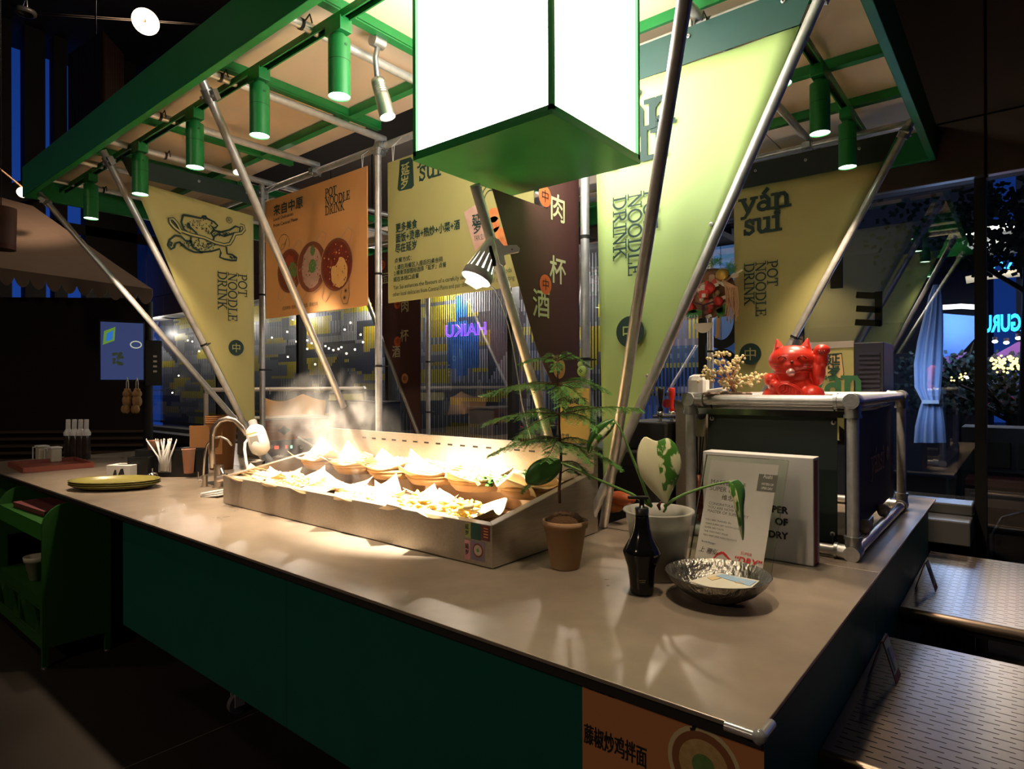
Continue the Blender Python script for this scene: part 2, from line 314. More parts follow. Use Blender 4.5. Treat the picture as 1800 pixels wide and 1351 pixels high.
# ------------------------------------------------------------- pipe frame (each pipe is a thing: clamped, liftable)
PR = .0243
def pipe(name, a, b, label, r=PR, group=None, ties=(), clamp=None, cat='pole'):
    t = T(name, label, cat, a, group)
    MB().cyl(a, b, r, n=18).build('tube', mGalv, t)
    d = (V(b)-V(a))
    for q in ties:
        p = V(a)+d*q; dn = d.normalized(); u, k = frame_of(dn)
        mb = MB(); mb.cyl(p-dn*.008, p+dn*.008, r+.004, n=14); mb.tube([p+u*(r+.002), p+u*(r+.05)+k*.02, p+u*(r+.07)-k*.03], .004, 5); mb.build('cable_tie', mBlkM, t)
    if clamp:
        for p in clamp:
            p = V(p); dn = d.normalized(); u, k = frame_of(dn)
            mb = MB(); mb.cyl(p-dn*.035, p+dn*.035, r+.009, n=14); mb.obox(p+u*(r+.014), u*.016, k*.02, dn*.028); mb.cyl(p+u*(r+.014)-k*.035, p+u*(r+.014)+k*.035, .007, n=8); mb.cyl(p-u*(r+.01)+k*.03, p-u*(r+.01)-k*.03, .008, n=8)
            mb.build('clamp', mCast, t)
    return t
YP, YB = 2.87, 4.85
posts = [(-5.19, 'upright steel pole between the bear banner and the orange sign'), (-3.585, 'upright steel pole between the orange and the yellow sign'), (-1.835, 'upright steel pole beside the wide pale green banner')]
for x, lb in posts: pipe('upright_pole', (x, YP, .9), (x, YP, 3.44), lb, ties=(.36, .62), clamp=[(x, YP, 3.36)])
for x, lb in ((-5.19, 'upright steel pole at the back beside the maroon banner'), (-3.585, 'upright steel pole hidden behind the lit sign box'), (-1.93, 'upright steel pole at the back carrying the festive ornament')):
    pipe('upright_pole', (x, YB, ZG), (x, YB, 3.44), lb, ties=(.45, .6))
def off(a, b, t): return V(a)+(V(b)-V(a))*t
ST = [((-6.66, 1.62, 3.36), P(440, 768, y=2.86), 'slanting strut from the far left canopy corner down to the faucets'),
      ((-5.09, 1.61, 3.36), (-5.17, 2.93, .905), 'slanting strut along the sloping edge of the bear banner'),
      ((-3.5, 1.59, 3.36), P(604, 714, y=2.935), 'slanting strut crossing in front of the orange sign'),
      (tuple(P(835, 325, y=2.06)), (-2.05, 2.88, 1.28), 'slanting strut that carries the white clip lamp'),
      ((-.6, 1.62, 3.36), (-1.73, 2.9, 1.0), 'bright slanting strut beside the lit sign box, nearest to the viewer'),
      ((-.60, 2.8, 3.36), (-1.80, 2.81, .905), 'slanting strut along the sloping edge of the wide pale green banner'),
      ((-.55, 4.72, 3.36), (-1.85, 4.72, .905), 'slanting strut behind the red lucky cat at the back corner'),
      ((-6.6, 4.8, 3.36), (-5.22, 4.8, 1.0), 'slanting strut beside the maroon banner at the back'),
      ((-3.5, 5.5, 3.36), (-3.6, 4.93, -.1), 'slanting strut leaning back behind the middle sign')]
# foot of the two long corner struts rests on the worktop
for i, (a, b, lb) in enumerate(ST):
    a, b = V(a), V(b)
    if i in (0, 4, 7, 8, 2, 3):
        d = b-a; t = (.903-a.z)/d.z if i not in (2, 3, 8) else 1.0
        b = a+d*t
    dn = (b-a).normalized()
    pipe('slanting_strut', a, b, lb, ties=(.55,) if i in (1, 6) else (), clamp=[a+dn*.08] if i != 3 else None)
for i, x in enumerate((-6.45, -5.75, -5.12, -4.40, -3.57, -2.74, -1.78, -1.21)):
    pipe('roof_pipe', (x, 1.56, 3.45), (x, 5.58 if x < -5 or x > -2 else 2.92, 3.45), 'galvanised roof pipe running front to back, number %s from the left end' % ['one', 'two', 'three', 'four', 'five', 'six', 'seven', 'eight'][i], ties=(.12,), cat='pipe')
pipe('roof_pipe', (-6.75, 2.9, 3.395), (-.53, 2.9, 3.395), 'long galvanised roof pipe above the hanging signs', ties=(.2, .6, .9), cat='pipe', clamp=[(-1.25, 2.9, 3.395), (-3.57, 2.9, 3.395), (-4.4, 2.9, 3.395)])
pipe('roof_pipe', (-6.75, 4.87, 3.395), (-.53, 4.87, 3.395), 'long galvanised roof pipe at the back of the canopy', ties=(.8,), cat='pipe', clamp=[(-1.21, 4.87, 3.395)])
# ------------------------------------------------------------- canopy
cn = T('stall_canopy', 'green steel canopy with pale underside boards over the food stall', 'canopy', (-3.6, 3.6, 3.34))
X0, X1, Y0, Y1, ZF, ZT = -6.80, -.50, 1.53, 5.60, 3.335, 3.60
MB().box(X0, X1, Y0, Y0+.045, ZF, ZT).build('front_fascia', mGreen, cn, bevel=.003)
MB().box(X1-.045, X1, Y0+.046, Y1, ZF, ZT).build('side_fascia', mGreen, cn, bevel=.003)
MB().box(X0, X0+.045, Y0+.046, Y1, ZF, ZT).build('side_fascia', mGreen, cn, bevel=.003)
MB().box(X0+.046, X1-.046, Y1-.045, Y1, ZF, ZT).build('back_fascia', mGreen, cn, bevel=.003)
def board(x0, x1, y0, y1): MB().box(x0, x1, y0, y1, 3.555, 3.573).build('roof_board', mPanel, cn)
xs = [X0+.05, -5.62, -4.69, -3.55, -2.585, -1.5, X1-.05]
for a, b in zip(xs, xs[1:]):
    board(a+.004, b-.004, Y0+.05, 2.86)
    board(a+.004, b-.004, 4.62, Y1-.05)
for y0, y1 in ((2.866, 3.98), (3.988, 4.612)):
    board(-1.80, X1-.05, y0, y1); board(X0+.05, -5.62, y0, y1)
def ang(p0, p1, name='roof_bar'):
    mb = MB(); p0, p1 = V(p0), V(p1); d = (p1-p0).normalized(); u = d.cross(V((0, 0, 1)))
    mb.bar(p0, p1, .05, .012); mb.bar(p0+u*.022+V((0, 0, .027)), p1+u*.022+V((0, 0, .027)), .006, .05); mb.build(name, mGreen, cn)
for x in (-5.62, -4.69, -3.56, -2.585): ang((x, Y0+.045, 3.5), (x, 2.86, 3.5)); ang((x, 4.62, 3.5), (x, Y1-.045, 3.5))
for a, b in zip(xs[:-1], xs[1:]): ang((a+.03, 2.6, 3.496), (b-.03, 2.6, 3.496))
for y in (3.98, 3.2, 4.62): ang((-1.8, y, 3.5), (X1-.05, y, 3.5)); ang((X0+.05, y, 3.5), (-5.62, y, 3.5))
for x in (-1.82, -5.6): ang((x, 2.86, 3.5), (x, 4.62, 3.5))
MB().box(-1.84, X1-.05, 2.93, 2.95, 3.5, 3.57).build('roof_lip', mGreen, cn)
# ------------------------------------------------------------- spot tracks and spots
def track(p0, p1, label):
    t = T('spot_track', label, 'light track', p0); p0, p1 = V(p0), V(p1); u = (p1-p0).normalized().cross(V((0, 0, 1)))
    mb = MB(); mb.bar(p0+V((0, 0, .012)), p1+V((0, 0, .012)), .05, .006); mb.bar(p0+u*.021-V((0, 0, .006)), p1+u*.021-V((0, 0, .006)), .008, .03); mb.bar(p0-u*.021-V((0, 0, .006)), p1-u*.021-V((0, 0, .006)), .008, .03)
    mb.build('rail', mGreen, t); MB().bar(p0+V((0, 0, .004)), p1+V((0, 0, .004)), .034, .004).build('slot', mBlk, t)
track((-6.7, 1.80, 3.435), (-2.2, 1.80, 3.435), 'green light track along the front of the canopy')
track((-.87, 2.95, 3.435), (-.87, 5.0, 3.435), 'green light track along the right side of the canopy')
track((-6.7, 5.25, 3.435), (-1.0, 5.25, 3.435), 'green light track along the back of the canopy')
def spot_head(p, label, group=None):
    x, y = p; t = T('track_spot', label, 'spotlight', (x, y, 3.06), group)
    MB().cyl((x, y, 3.06), (x, y, 3.335), .052, n=28, caps=False).disc((x, y, 3.335), .052, n=28).build('lamp_body', mGreen, t)
    MB().box(x-.07, x+.055, y-.034, y+.034, 3.358, 3.425).cyl((x, y, 3.335), (x, y, 3.356), .03, n=16).build('adapter', mGreen, t, bevel=.003)
    MB().cyl((x, y, 3.225), (x, y, 3.229), .0525, n=28, caps=False).box(x+.03, x+.054, y-.006, y+.006, 3.29, 3.30).build('ring', M('green_groove', (.006, .09, .02), .5), t)
    MB().disc((x, y, 3.066), .0515, (0, 0, -1), 28).build('lens', mLens, t)
    return t
names = ['leftmost green spotlight on the front track', 'second green spotlight from the left on the front track', 'third green spotlight from the left on the front track', 'fourth green spotlight from the left on the front track', 'green spotlight on the front track nearest the lit sign box']
s0 = None
for i, x in enumerate((-5.965, -4.94, -4.065, -3.275, -2.537)):
    if not s0: s0 = spot_head((x, 1.8), names[i], 'green spotlights under the canopy')
    else: copy_tree(s0, (x, 1.8, 3.06), label=names[i])
track((-1.3, 1.80, 3.435), (-.6, 1.80, 3.435), 'short green light track at the front right corner of the canopy')  # track added out of view to carry the extra lamp below
copy_tree(s0, (-.95, 1.8, 3.06), label='added unseen green spotlight at the front right corner of the canopy')  # lamp added out of view to brighten the right end of the counter
copy_tree(s0, (-6.15, 3.9, 3.06), label='added hidden green spotlight above the wooden food warmer')  # lamp added behind the orange sign to brighten the peach cloth
for y, lb in ((3.02, 'green spotlight half hidden behind the wide pale green banner'), (3.76, 'large green spotlight on the right track'), (4.46, 'green spotlight at the back end of the right track')):
    copy_tree(s0, (-.87, y, 3.06), math.pi/2, lb)
for x, lb in ((-1.55, 'green spotlight above the back right banner, near its left edge'), (-4.35, 'green spotlight glimpsed behind the middle poles'), (-6.1, 'green spotlight at the back left of the canopy')):
    copy_tree(s0, (x, 5.25, 3.06), None, lb)
def flood(p, aim, label):
    p, aim = V(p), V(aim).normalized(); t = T('silver_floodlight', label, 'spotlight', p)
    u, k = frame_of(aim); a = p+V((0, 0, .2))
    mb = MB(); mb.cyl(a-V((0, .035, 0)), a+V((0, .035, 0)), .034, n=14); mb.cyl(a+V((0, 0, .03)), a+V((0, 0, .06)), .008, n=8); mb.build('clamp', mCast, t)
    MB().tube([a-V((0, 0, .03)), a-V((0.02, 0, .08)), p-aim*.01], .014, 8).build('swivel', mCast, t)
    prof = [(0, 0), (.036, .002), (.038, .02)]+[z for i in range(5) for z in ((.038, .03+i*.012), (.034, .033+i*.012), (.038, .036+i*.012))]+[(.040, .1), (.042, .21)]
    n = 20; mb = MB(); mb.lathe(p, prof, n, ax=aim)
    mb.build('lamp_body', M('brushed_aluminium', (.6, .58, .55), .3, .9), t)
    MB().disc(p+aim*.19, .04, aim).build('lens', E('flood_lens', (1, .9, .7), 3), t)
    return t
fl1 = flood(P(664, 140, y=2.1), (.25, .12, -1), 'silver floodlight clamped to the roof pipe left of the lit sign box')
fl2 = flood(P(412, 262, y=2.45), (.35, .0, -1), 'silver floodlight half hidden behind a slanting strut')
# ------------------------------------------------------------- lit sign box
lb = T('lit_sign_box', 'big glowing white cube sign with green frame and base', 'sign', (-1.64, 2.11, 2.63))
bx0, bx1, by0, by1, bz0, bz1 = -2.004, -1.279, 1.790, 2.441, 2.629, 3.50
MB().box(bx0+.014, bx1-.014, by0+.014, by1-.014, bz0+.02, bz1-.02).build('light_panel', mBox, lb)
MB().box(bx0, bx1, by0, by1, bz0, bz0+.018).build('base_plate', M('green_gloss_paint', (.02, .21, .05), .3, .0, nz=.1), lb)
fr = MB(); q = .018
for x in (bx0, bx1-q):
    for y in (by0, by1-q): fr.box(x, x+q, y, y+q, bz0+.018, bz1)
for z in (bz0+.018, bz1-q):
    fr.box(bx0, bx1, by0, by0+q*.7, z, z+q).box(bx0, bx1, by1-q*.7, by1, z, z+q).box(bx0, bx0+q*.7, by0, by1, z, z+q).box(bx1-q*.7, bx1, by0, by1, z, z+q)
fr.build('frame', mGreen, lb)
# lights that belong to the lamps above
for x, pw in ((-5.965, 130), (-4.94, 95), (-4.065, 140), (-3.275, 230), (-2.537, 26)): spot((x, 1.8, 3.05), (x, 2.16, .9), pw*1.75, deg=66, blend=1, size=.05)
for y, pw in ((3.02, 50), (3.76, 110), (4.46, 120)): spot((-.87, y, 3.05), (-.87, y, 0), pw, deg=82, blend=.8, size=.05)
spot((-.95, 1.8, 3.05), (-1.0, 2.2, .9), 80, deg=66, blend=.8, size=.05)  # beam of the lamp added at the front right corner
spot((-6.15, 3.9, 3.05), (-6.3, 3.9, 0), 60, deg=80, blend=.8, size=.05)  # beam of the lamp added above the food warmer
for x in (-1.55, -4.35, -6.1): spot((x, 5.25, 3.05), (x, 4.7, 0), 75, deg=90, blend=.8, size=.05)
spot(OFF[fl1.name]+V((.05, .02, -.22)), (-2.6, 2.60, 1.0), 1500, color=(1, .86, .66), deg=31, blend=1, size=.04)
spot(OFF[fl2.name]+V((.07, 0, -.22)), (-3.5, 2.60, 1.0), 1500, color=(1, .86, .66), deg=31, blend=1, size=.04)
# ------------------------------------------------------------- banners and hanging signs
def fit(body, pl, pr, size, mat, parent, plane, normal='y', fat=0, name='lettering', lift=.003, shear=0, lead=1, ref=None):
    """text whose (first) line runs from pl to pr (points of the photo) on the plane"""
    a, b = P(*pl, **plane), P(*pr, **plane); up = V((0, 0, 1))
    ax = V((1, 0, 0)) if normal == 'y' else V((0, 1, 0)); wdt = abs((b-a).dot(ax))
    o = text(body, a, ax, up, size, mat, parent, name=name, fat=fat, lift=0, shear=shear, lead=lead)
    bpy.context.view_layer.update(); n = ax.cross(up)
    w0 = max(c[0] for c in o.bound_box); sx = wdt/max(w0, 1e-4)
    place(o, a+n*lift, ax*sx, up, parent); return o
def cloth(outline, nrm, mat, parent, name, amp=.012, cut=None):
    """banner cloth: outline (list of (u,z)) gridded along z so that it can hang in soft folds"""
    mb = MB(); n = 26; nu = 12
    zs = [z for _, z in outline]; z0, z1 = min(zs), max(zs)
    def span(z):
        xs = []
        for (a, za), (b, zb) in zip(outline, outline[1:]+outline[:1]):
            if (za-z)*(zb-z) <= 0 and abs(za-zb) > 1e-9: xs.append(a+(b-a)*(z-za)/(zb-za))
        return (min(xs), max(xs)) if xs else None
    ax, pos = nrm; g = []
    for i in range(n+1):
        z = z0+(z1-z0)*i/n; z_ = min(max(z, z0+1e-5), z1-1e-5); s = span(z_)
        for k in range(nu+1):
            u = s[0]+(s[1]-s[0])*k/nu; t = k/nu
            wv = amp*(math.sin(u*9+z*1.5)+.6*math.sin(u*17-z*2.3))*math.sin(math.pi*t)*.5
            g.append((u, pos+wv, z) if ax == 'y' else (pos+wv, u, z))
    fs = [(i*(nu+1)+k, i*(nu+1)+k+1, (i+1)*(nu+1)+k+1, (i+1)*(nu+1)+k) for i in range(n) for k in range(nu)]
    mb.add(g, fs, 0, True); o = mb.build(name, mat, parent)
    m = o.modifiers.new('t', 'SOLIDIFY'); m.thickness = .0015; m.offset = 0
    return o
def eyelets(parent, pts, ax):
    for p in pts:
        mb = MB(); mb.lathe(p, [(.004, -.004), (.010, -.004), (.010, .004), (.004, .004)], 12, ax=ax); mb.build('eyelet', mGalv, parent)
def seal(c, r, ax_r, parent, mat, ink, lift=.004, k=1.25, ch='中'):
    up = V((0, 0, 1)); n = V(ax_r).cross(up); c = V(c)
    MB().disc(c+n*lift, r, n, 32).build('round_seal', mat, parent)
    o = text(ch, c, ax_r, up, r*k, ink, parent, name='seal_character', align='CENTER', lift=lift+.002); bpy.context.view_layer.update()
    h = [q[1] for q in o.bound_box]; place(o, c+n*(lift+.002)-up*((max(h)+min(h))/2), ax_r, up, parent)
X_, Y_, Z_ = V((1, 0, 0)), V((0, 1, 0)), V((0, 0, 1))
# --- banner with the running bear (plane x = -5.13)
BX = -5.13
t = T('hanging_banner', 'olive yellow triangular banner with a running bear emblem', 'banner', (BX, 2.3, 1.4))
q = lambda px, py: (P(px, py, x=BX).y, P(px, py, x=BX).z)
cloth([q(234, 317), q(445, 368), q(448, 752), q(438, 752), q(383, 640), q(312, 505)], ('x', BX), mYel, t, 'banner_cloth', amp=.006)
yz = [q(238, 315), q(447, 366)]
MB().plate([(BX, 1.80, 3.232), (BX, 2.80, 3.232), (BX, 2.80, 3.37), (BX, 1.73, 3.37)], (.002, 0, 0)).build('header_band', M('dark_green_cloth', (.01, .028, .022), .6), t)
eyelets(t, [(BX+.004, y, 3.32) for y in (1.9, 2.3, 2.7)], X_)
slab(['POT', 'NOODLE', 'DRINK'], P(418, 481, x=BX), -Z_*1.12, Y_, .072, mDk, t, th=.15, lead=1.2, lift=.011)
seal(P(414, 611, x=BX), .066, Y_, t, mDk, mYel, lift=.012)
bz = lambda x, y: P(x/3.973, 340+y/3.973, x=BX)+V((.012, 0, 0))
em = MB()
for cl, pts in ((0, [(1275,150),(1330,160),(1400,175),(1412,160),(1432,160),(1440,175),(1490,200),(1515,225),(1500,242),(1478,236),(1500,262),(1540,270),(1600,255),(1640,230),(1672,240),(1668,275),(1630,278),(1560,300),(1520,285),(1492,300),(1485,325)]),
    (0, [(1275,150),(1262,200),(1280,250),(1320,285),(1355,298)]), (0, [(1312,205),(1322,235),(1360,272),(1375,292)]), (0, [(1312,205),(1305,230),(1330,250)]),
    (0, [(1330,305),(1325,335),(1345,380),(1400,410),(1470,405),(1530,388),(1538,415),(1530,445),(1560,458),(1610,468),(1645,468),(1648,450),(1615,428),(1582,422),(1575,372)]),
    (0, [(1338,335),(1290,330),(1260,300),(1220,293),(1182,322),(1168,362),(1190,390),(1212,378),(1222,348),(1250,340),(1290,380),(1350,410),(1410,413)]),
    (0, [(1490,250),(1470,280),(1490,310)]), (0, [(1440,355),(1468,350)]), (0, [(1185,340),(1200,352)]), (0, [(1180,358),(1196,364)]), (0, [(1600,440),(1620,455)]), (0, [(1625,440),(1638,455)]),
    (1, [(1418,163),(1432,165),(1430,180),(1415,176)]), (0, [(1468,205),(1478,212)])):
    em.ribbon([bz(*p) for p in pts], .016, X_, closed=bool(cl))
rope = [(1262,275),(1215,240),(1185,205),(1180,180),(1205,180),(1235,215),(1258,262),(1330,288),(1420,310),(1500,345),(1560,360),(1600,352),(1620,320),(1635,285),(1680,278),(1700,255),(1695,228),(1672,222)]
em.ribbon([bz(*p)+V((.001, 0, 0)) for p in rope], .030, X_)
for i in range(230):
    (cx, cy, rx, ry) = random.choice([(1370, 225, 85, 50), (1420, 355, 80, 48), (1540, 280, 55, 16), (1300, 355, 50, 22), (1420, 355, 80, 40), (1465, 250, 30, 40)])
    a = random.uniform(0, 6.28); r = math.sqrt(random.random()); x, y = cx+rx*r*math.cos(a), cy+ry*r*math.sin(a); d = random.uniform(0, 3.14)
    em.ribbon([bz(x, y), bz(x+7*math.cos(d), y+7*math.sin(d))], .008, X_)
em.build('running_bear_emblem', mDk, t)
MB().ribbon([bz(*p)+V((.003, 0, 0)) for p in rope], .014, X_).build('emblem_rope', mYel, t)
o = text('®', bz(1572, 205), Y_, Z_, .075, mDk, t, name='registered_mark')
# --- wide pale green banner (plane y = 2.84)
BY = 2.845
t = T('hanging_banner', 'wide pale green triangular banner, brightest one, beside the lit sign box', 'banner', (-1.3, BY, 1.2))
cloth([(-1.755, 3.205), (-.735, 3.205), (-1.655, 1.16), (-1.71, 1.16)], ('y', BY), mYel2, t, 'banner_cloth', amp=.010)
MB().plate([(-1.755, BY-.008, 3.206), (-.735, BY-.008, 3.206), (-.66, BY-.008, 3.375), (-1.755, BY-.008, 3.375)], (0, .002, 0)).build('header_band', M('dark_green_cloth', (.012, .055, .045), .5), t)
eyelets(t, [(x, BY-.012, 3.33) for x in (-1.6, -1.23, -.8)]+[(-1.12, BY-.012, 2.42), (-1.45, BY-.012, 1.72)], -Y_)
slab(['POT', 'NOODLE', 'DRINK'], P(1134, 337, y=BY)-V((0, .012, 0)), -Z_*1.15, X_, .072, mDk, t, th=.15, lead=1.2)
seal(P(1110, 583, y=BY)-V((0, .012, 0)), .079, X_, t, mDk, mYel2)
pr = P(1190, 212, y=BY); slab(['yán'], (pr.x-.43, BY-.014, pr.z), X_*1.1, Z_, .19, mDk, t, th=.19)
pr = P(1176, 270, y=BY); slab(['sui'], (pr.x-.35, BY-.014, pr.z), X_*1.1, Z_, .19, mDk, t, th=.19)
# --- back right banner (plane y = 4.78)
BY = 4.785
t = T('hanging_banner', 'olive yellow triangular banner at the back, behind the red lucky cat', 'banner', (-1.3, BY, 1.2))
cloth([(-1.715, 3.155), (-.715, 3.155), (-1.68, 1.2), (-1.71, 1.2)], ('y', BY), mYel, t, 'banner_cloth', amp=.006)
MB().plate([(-1.715, BY-.006, 3.156), (-.715, BY-.006, 3.156), (-.63, BY-.006, 3.33), (-1.715, BY-.006, 3.33)], (0, .002, 0)).build('header_band', M('blackish_green_cloth', (.006, .014, .012), .6), t)
eyelets(t, [(x, BY-.010, 3.27) for x in (-1.55, -1.2, -.86)], -Y_)
slab(['POT', 'NOODLE', 'DRINK'], P(1350, 459, y=BY)-V((0, .010, 0)), -Z_*1.15, X_, .070, mDk, t, th=.15, lead=1.2)
seal(P(1320, 622, y=BY)-V((0, .010, 0)), .081, X_, t, mDk, mYel)
p = P(1302, 376, y=BY); slab(['yán'], (p.x, BY-.011, p.z), X_*1.24, Z_, .145, mDk, t, th=.21)
p = P(1308, 413, y=BY); slab(['sui'], (p.x, BY-.011, p.z), X_*1.16, Z_, .145, mDk, t, th=.21)
# --- maroon banner beside the middle pole (plane x = -1.93)
BX = -1.93
t = T('hanging_banner', 'maroon banner with pale characters beside the lit sign box', 'banner', (BX, 2.7, 1.4))
MB().plate([(BX, y, z) for y, z in ((2.215, 2.60), (2.645, 2.60), (2.645, 3.25), (2.955, 3.25), (2.955, 1.36), (2.925, 1.36), (2.56, 1.86))], (-.002, 0, 0)).build('banner_cloth', mMar, t)
mFood = M('skewer_food_print', (.45, .06, .02), .5, ns=18, c2=(.75, .35, .12))
def ch(c, px, py, size, plane, ax, mat, parent, sx=1., fat=.002):
    o = text(c, P(px, py, **plane), ax, Z_, size, mat, parent, align='CENTER', sx=sx, fat=fat, lift=.003)
    return o
for c, px, py in (('肉', 980, 385), ('杯', 980, 494), ('酒', 951, 553)): ch(c, px, py, .155, dict(x=BX), Y_, mCream, t)
for px, py, mt, r in ((957, 345, mOrgP, .056), (958, 500, mOrgP, .052), (982, 647, mOrgL, .056)): seal(P(px, py, x=BX), r, Y_, t, mt, mInk)
# --- maroon banner at the back left (plane y = 4.8)
t = T('hanging_banner', 'dark maroon banner far behind, between the orange and the yellow sign', 'banner', (-5.5, 4.8, 1.2))
MB().plate([(x, 4.8, z) for x, z in ((-6.45, 3.25), (-5.26, 3.25), (-5.26, 1.1), (-5.36, 1.1), (-5.85, 2.12))], (0, .002, 0)).build('banner_cloth', mMar, t)
for c, px, py in (('肉', 712, 546), ('杯', 711, 598), ('酒', 697, 626), ('面', 678, 497)): ch(c, px, py, .15, dict(y=4.8), X_, mCream, t, fat=.0018)
for px, py, mt in ((699, 534, mOrgP), (699, 600, mOrgP), (712, 665, mOrgL), (672, 466, mOrgP)): seal(P(px, py, y=4.8), .058, X_, t, mt, mInk)
# --- orange hanging sign (plane y = 2.8)
def wires(parent, pts, z1):
    for p in pts:
        MB().tube([p, p+V((.012, 0, (z1-p.z)*.5)), V((p.x+.004, 2.9, z1)), p+V((-.016, .004, (z1-p.z)*.5)), p+V((-.004, 0, 0))], .0022, 5).build('hanging_wire', mWhite, parent)
BY = 2.80; pl = dict(y=BY)
t = T('hanging_sign', 'orange hanging menu sign with three pans of noodles', 'sign', tuple(P(556, 548, y=BY)))
cs = [P(470, 352, y=BY), P(645, 293, y=BY), P(641, 537, y=BY), P(467, 561, y=BY)]
x0, x1, z0, z1 = -4.905+.0, cs[1].x, (cs[2].z+cs[3].z)/2, (cs[0].z+cs[1].z)/2
MB().box(cs[3].x, x1, BY, BY+.008, z0, z1).build('sign_board', mOrg, t, bevel=.002)
wires(t, [V((cs[3].x+.04, BY, z1)), V((x1-.05, BY, z1))], 3.42)
fit('来自中原', (481, 379), (533, 364), .098, mDk, t, pl, fat=.0018)
fit('Local Delicacies', (481, 389), (516, 379), .04, mDk, t, pl, fat=.0004)
fit('From Central Plains', (481, 400), (524, 388), .04, mDk, t, pl, fat=.0004)
slab(['POT', 'NOODLE', 'DRINK'], P(572, 347, y=BY), X_*1.0, Z_, .062, mDk, t, th=.14, lead=1.1)
fit('红焖羊肉 · 胡辣汤 · 小米烩面 · 藤椒炒鸡', (497, 545), (559, 540), .035, mDk, t, pl)
mPan = M('pan_print', (.20, .05, .02), .5); mRim = M('pan_rim_print', (.55, .3, .16), .4); mRed = M('chilli_print', (.28, .03, .01), .5, ns=28, c2=(.06, .01, .01)); mMeat = M('meat_print', (.62, .38, .3), .5, ns=22, c2=(.4, .2, .14)); mHerb = M('herb_print', (.04, .13, .02), .6, ns=40, c2=(.2, .3, .1)); mRice = M('rice_print', (.8, .5, .18), .6, ns=60, c2=(.75, .32, .08)); mSoup = M('red_stew_print', (.45, .04, .01), .5, ns=25, c2=(.2, .05, .02))
def pan(px, py, r, layers, hd):
    c = P(px, py, y=BY); mb = MB().disc(c-Y_*.0015*hd, r, -Y_, 36); mb.build('pan_picture', mRim, t)
    MB().disc(c-Y_*(.0015*hd+.0004), r*.965, -Y_, 36).build('pan_inside', mPan, t)
    for k, (dx, dz, rr, mt, sq) in enumerate(layers):
        pts = []
        for i in range(28):
            a = 6.283*i/28; w_ = 1+.10*noise.noise(V((i*1.7, dx*9+hd, k*3.1))); pts.append(c+X_*(dx*r+math.cos(a)*rr*r*w_*sq)+Z_*(dz*r+math.sin(a)*rr*r*w_)-Y_*(.0015*hd+.0006+.0004*k))
        MB().add(pts, [tuple(range(28))]).build('food_picture', mt, t)
    dab = MB(); random.seed(hd)
    for k in range(60):
        a, rr = random.uniform(0, 6.28), math.sqrt(random.random())*.8*r; p = c+X_*rr*math.cos(a)+Z_*rr*math.sin(a)-Y_*(.0015*hd+.003); e = random.uniform(.004, .011)
        dab.add([p-X_*e, p-Z_*e*random.uniform(.3, 1.2), p+X_*e*.8, p+Z_*e], [(0, 1, 2, 3)], k % 4)
    tag(dab.build('food_bits_picture', [mRed, [mHerb, mMeat, mRice][hd-1], mSoup, [mSoup, mMeat, mRice][hd-1]], t), kind='stuff')
    for s in (1, -1):
        a0 = math.radians(55 if s > 0 else 235); q = [c+X_*math.cos(a0+.28)*r+Z_*math.sin(a0+.28)*r, c+X_*math.cos(a0+.1)*r*1.45+Z_*math.sin(a0+.1)*r*1.45, c+X_*math.cos(a0-.1)*r*1.45+Z_*math.sin(a0-.1)*r*1.45, c+X_*math.cos(a0-.28)*r+Z_*math.sin(a0-.28)*r]
        MB().ribbon([p-Y_*.001*hd for p in q], .012, -Y_).build('handle_picture', mRim, t)
pan(509, 476, .185, [(0, 0, .86, mRed, 1), (.0, .3, .4, mSoup, 1), (.25, -.05, .42, mHerb, .8), (.2, -.55, .3, mSoup, 1)], 1)
pan(548, 469, .205, [(0, 0, .86, mPan, 1), (.02, -.03, .80, mMeat, .82), (.08, .02, .26, mHerb, 1), (.1, .62, .2, mHerb, .8)], 2)
pan(592, 465, .205, [(0, 0, .86, mRed, 1), (.18, -.3, .55, mRice, .92), (-.2, .35, .4, mRed, 1), (-.3, .1, .12, mSoup, .4), (-.05, .5, .1, mSoup, .4)], 3)
c = P(499, 430, y=BY)
d_ = MB(); d_.ribbon([c+X_*a*.085+Z_*b*.085-Y_*.002 for a, b in arc(0, 0, 1, 1, -20, 250, 24)], .004, -Y_)
d_.ribbon([c+X_*a*.1+Z_*b*.1-Y_*.002 for a, b in ((-.5, -.3), (-.2, .1), (.1, .0), (.5, .45), (.3, .1), (0, -.3), (-.4, -.4))], .004, -Y_, closed=True)
c = P(607, 512, y=BY); d_.ribbon([c+X_*a*.055+Z_*b*.09-Y_*.002 for a, b in ((-.9, .7), (.9, .8), (.8, .2), (1, -.3), (.5, -1), (-.4, -1), (-1, -.4), (-.8, .2))], .004, -Y_, closed=True)
for k in range(3):
    for a in range(8): d_.ribbon([c+Z_*(.055-.05*k)+X_*(.015*(k % 2)-.008)-Y_*.002, c+Z_*(.055-.05*k+.018*math.sin(a*.785))+X_*(.015*(k % 2)-.008+.02*math.cos(a*.785))-Y_*.002], .004, -Y_)
d_.build('line_drawing', mDk, t)
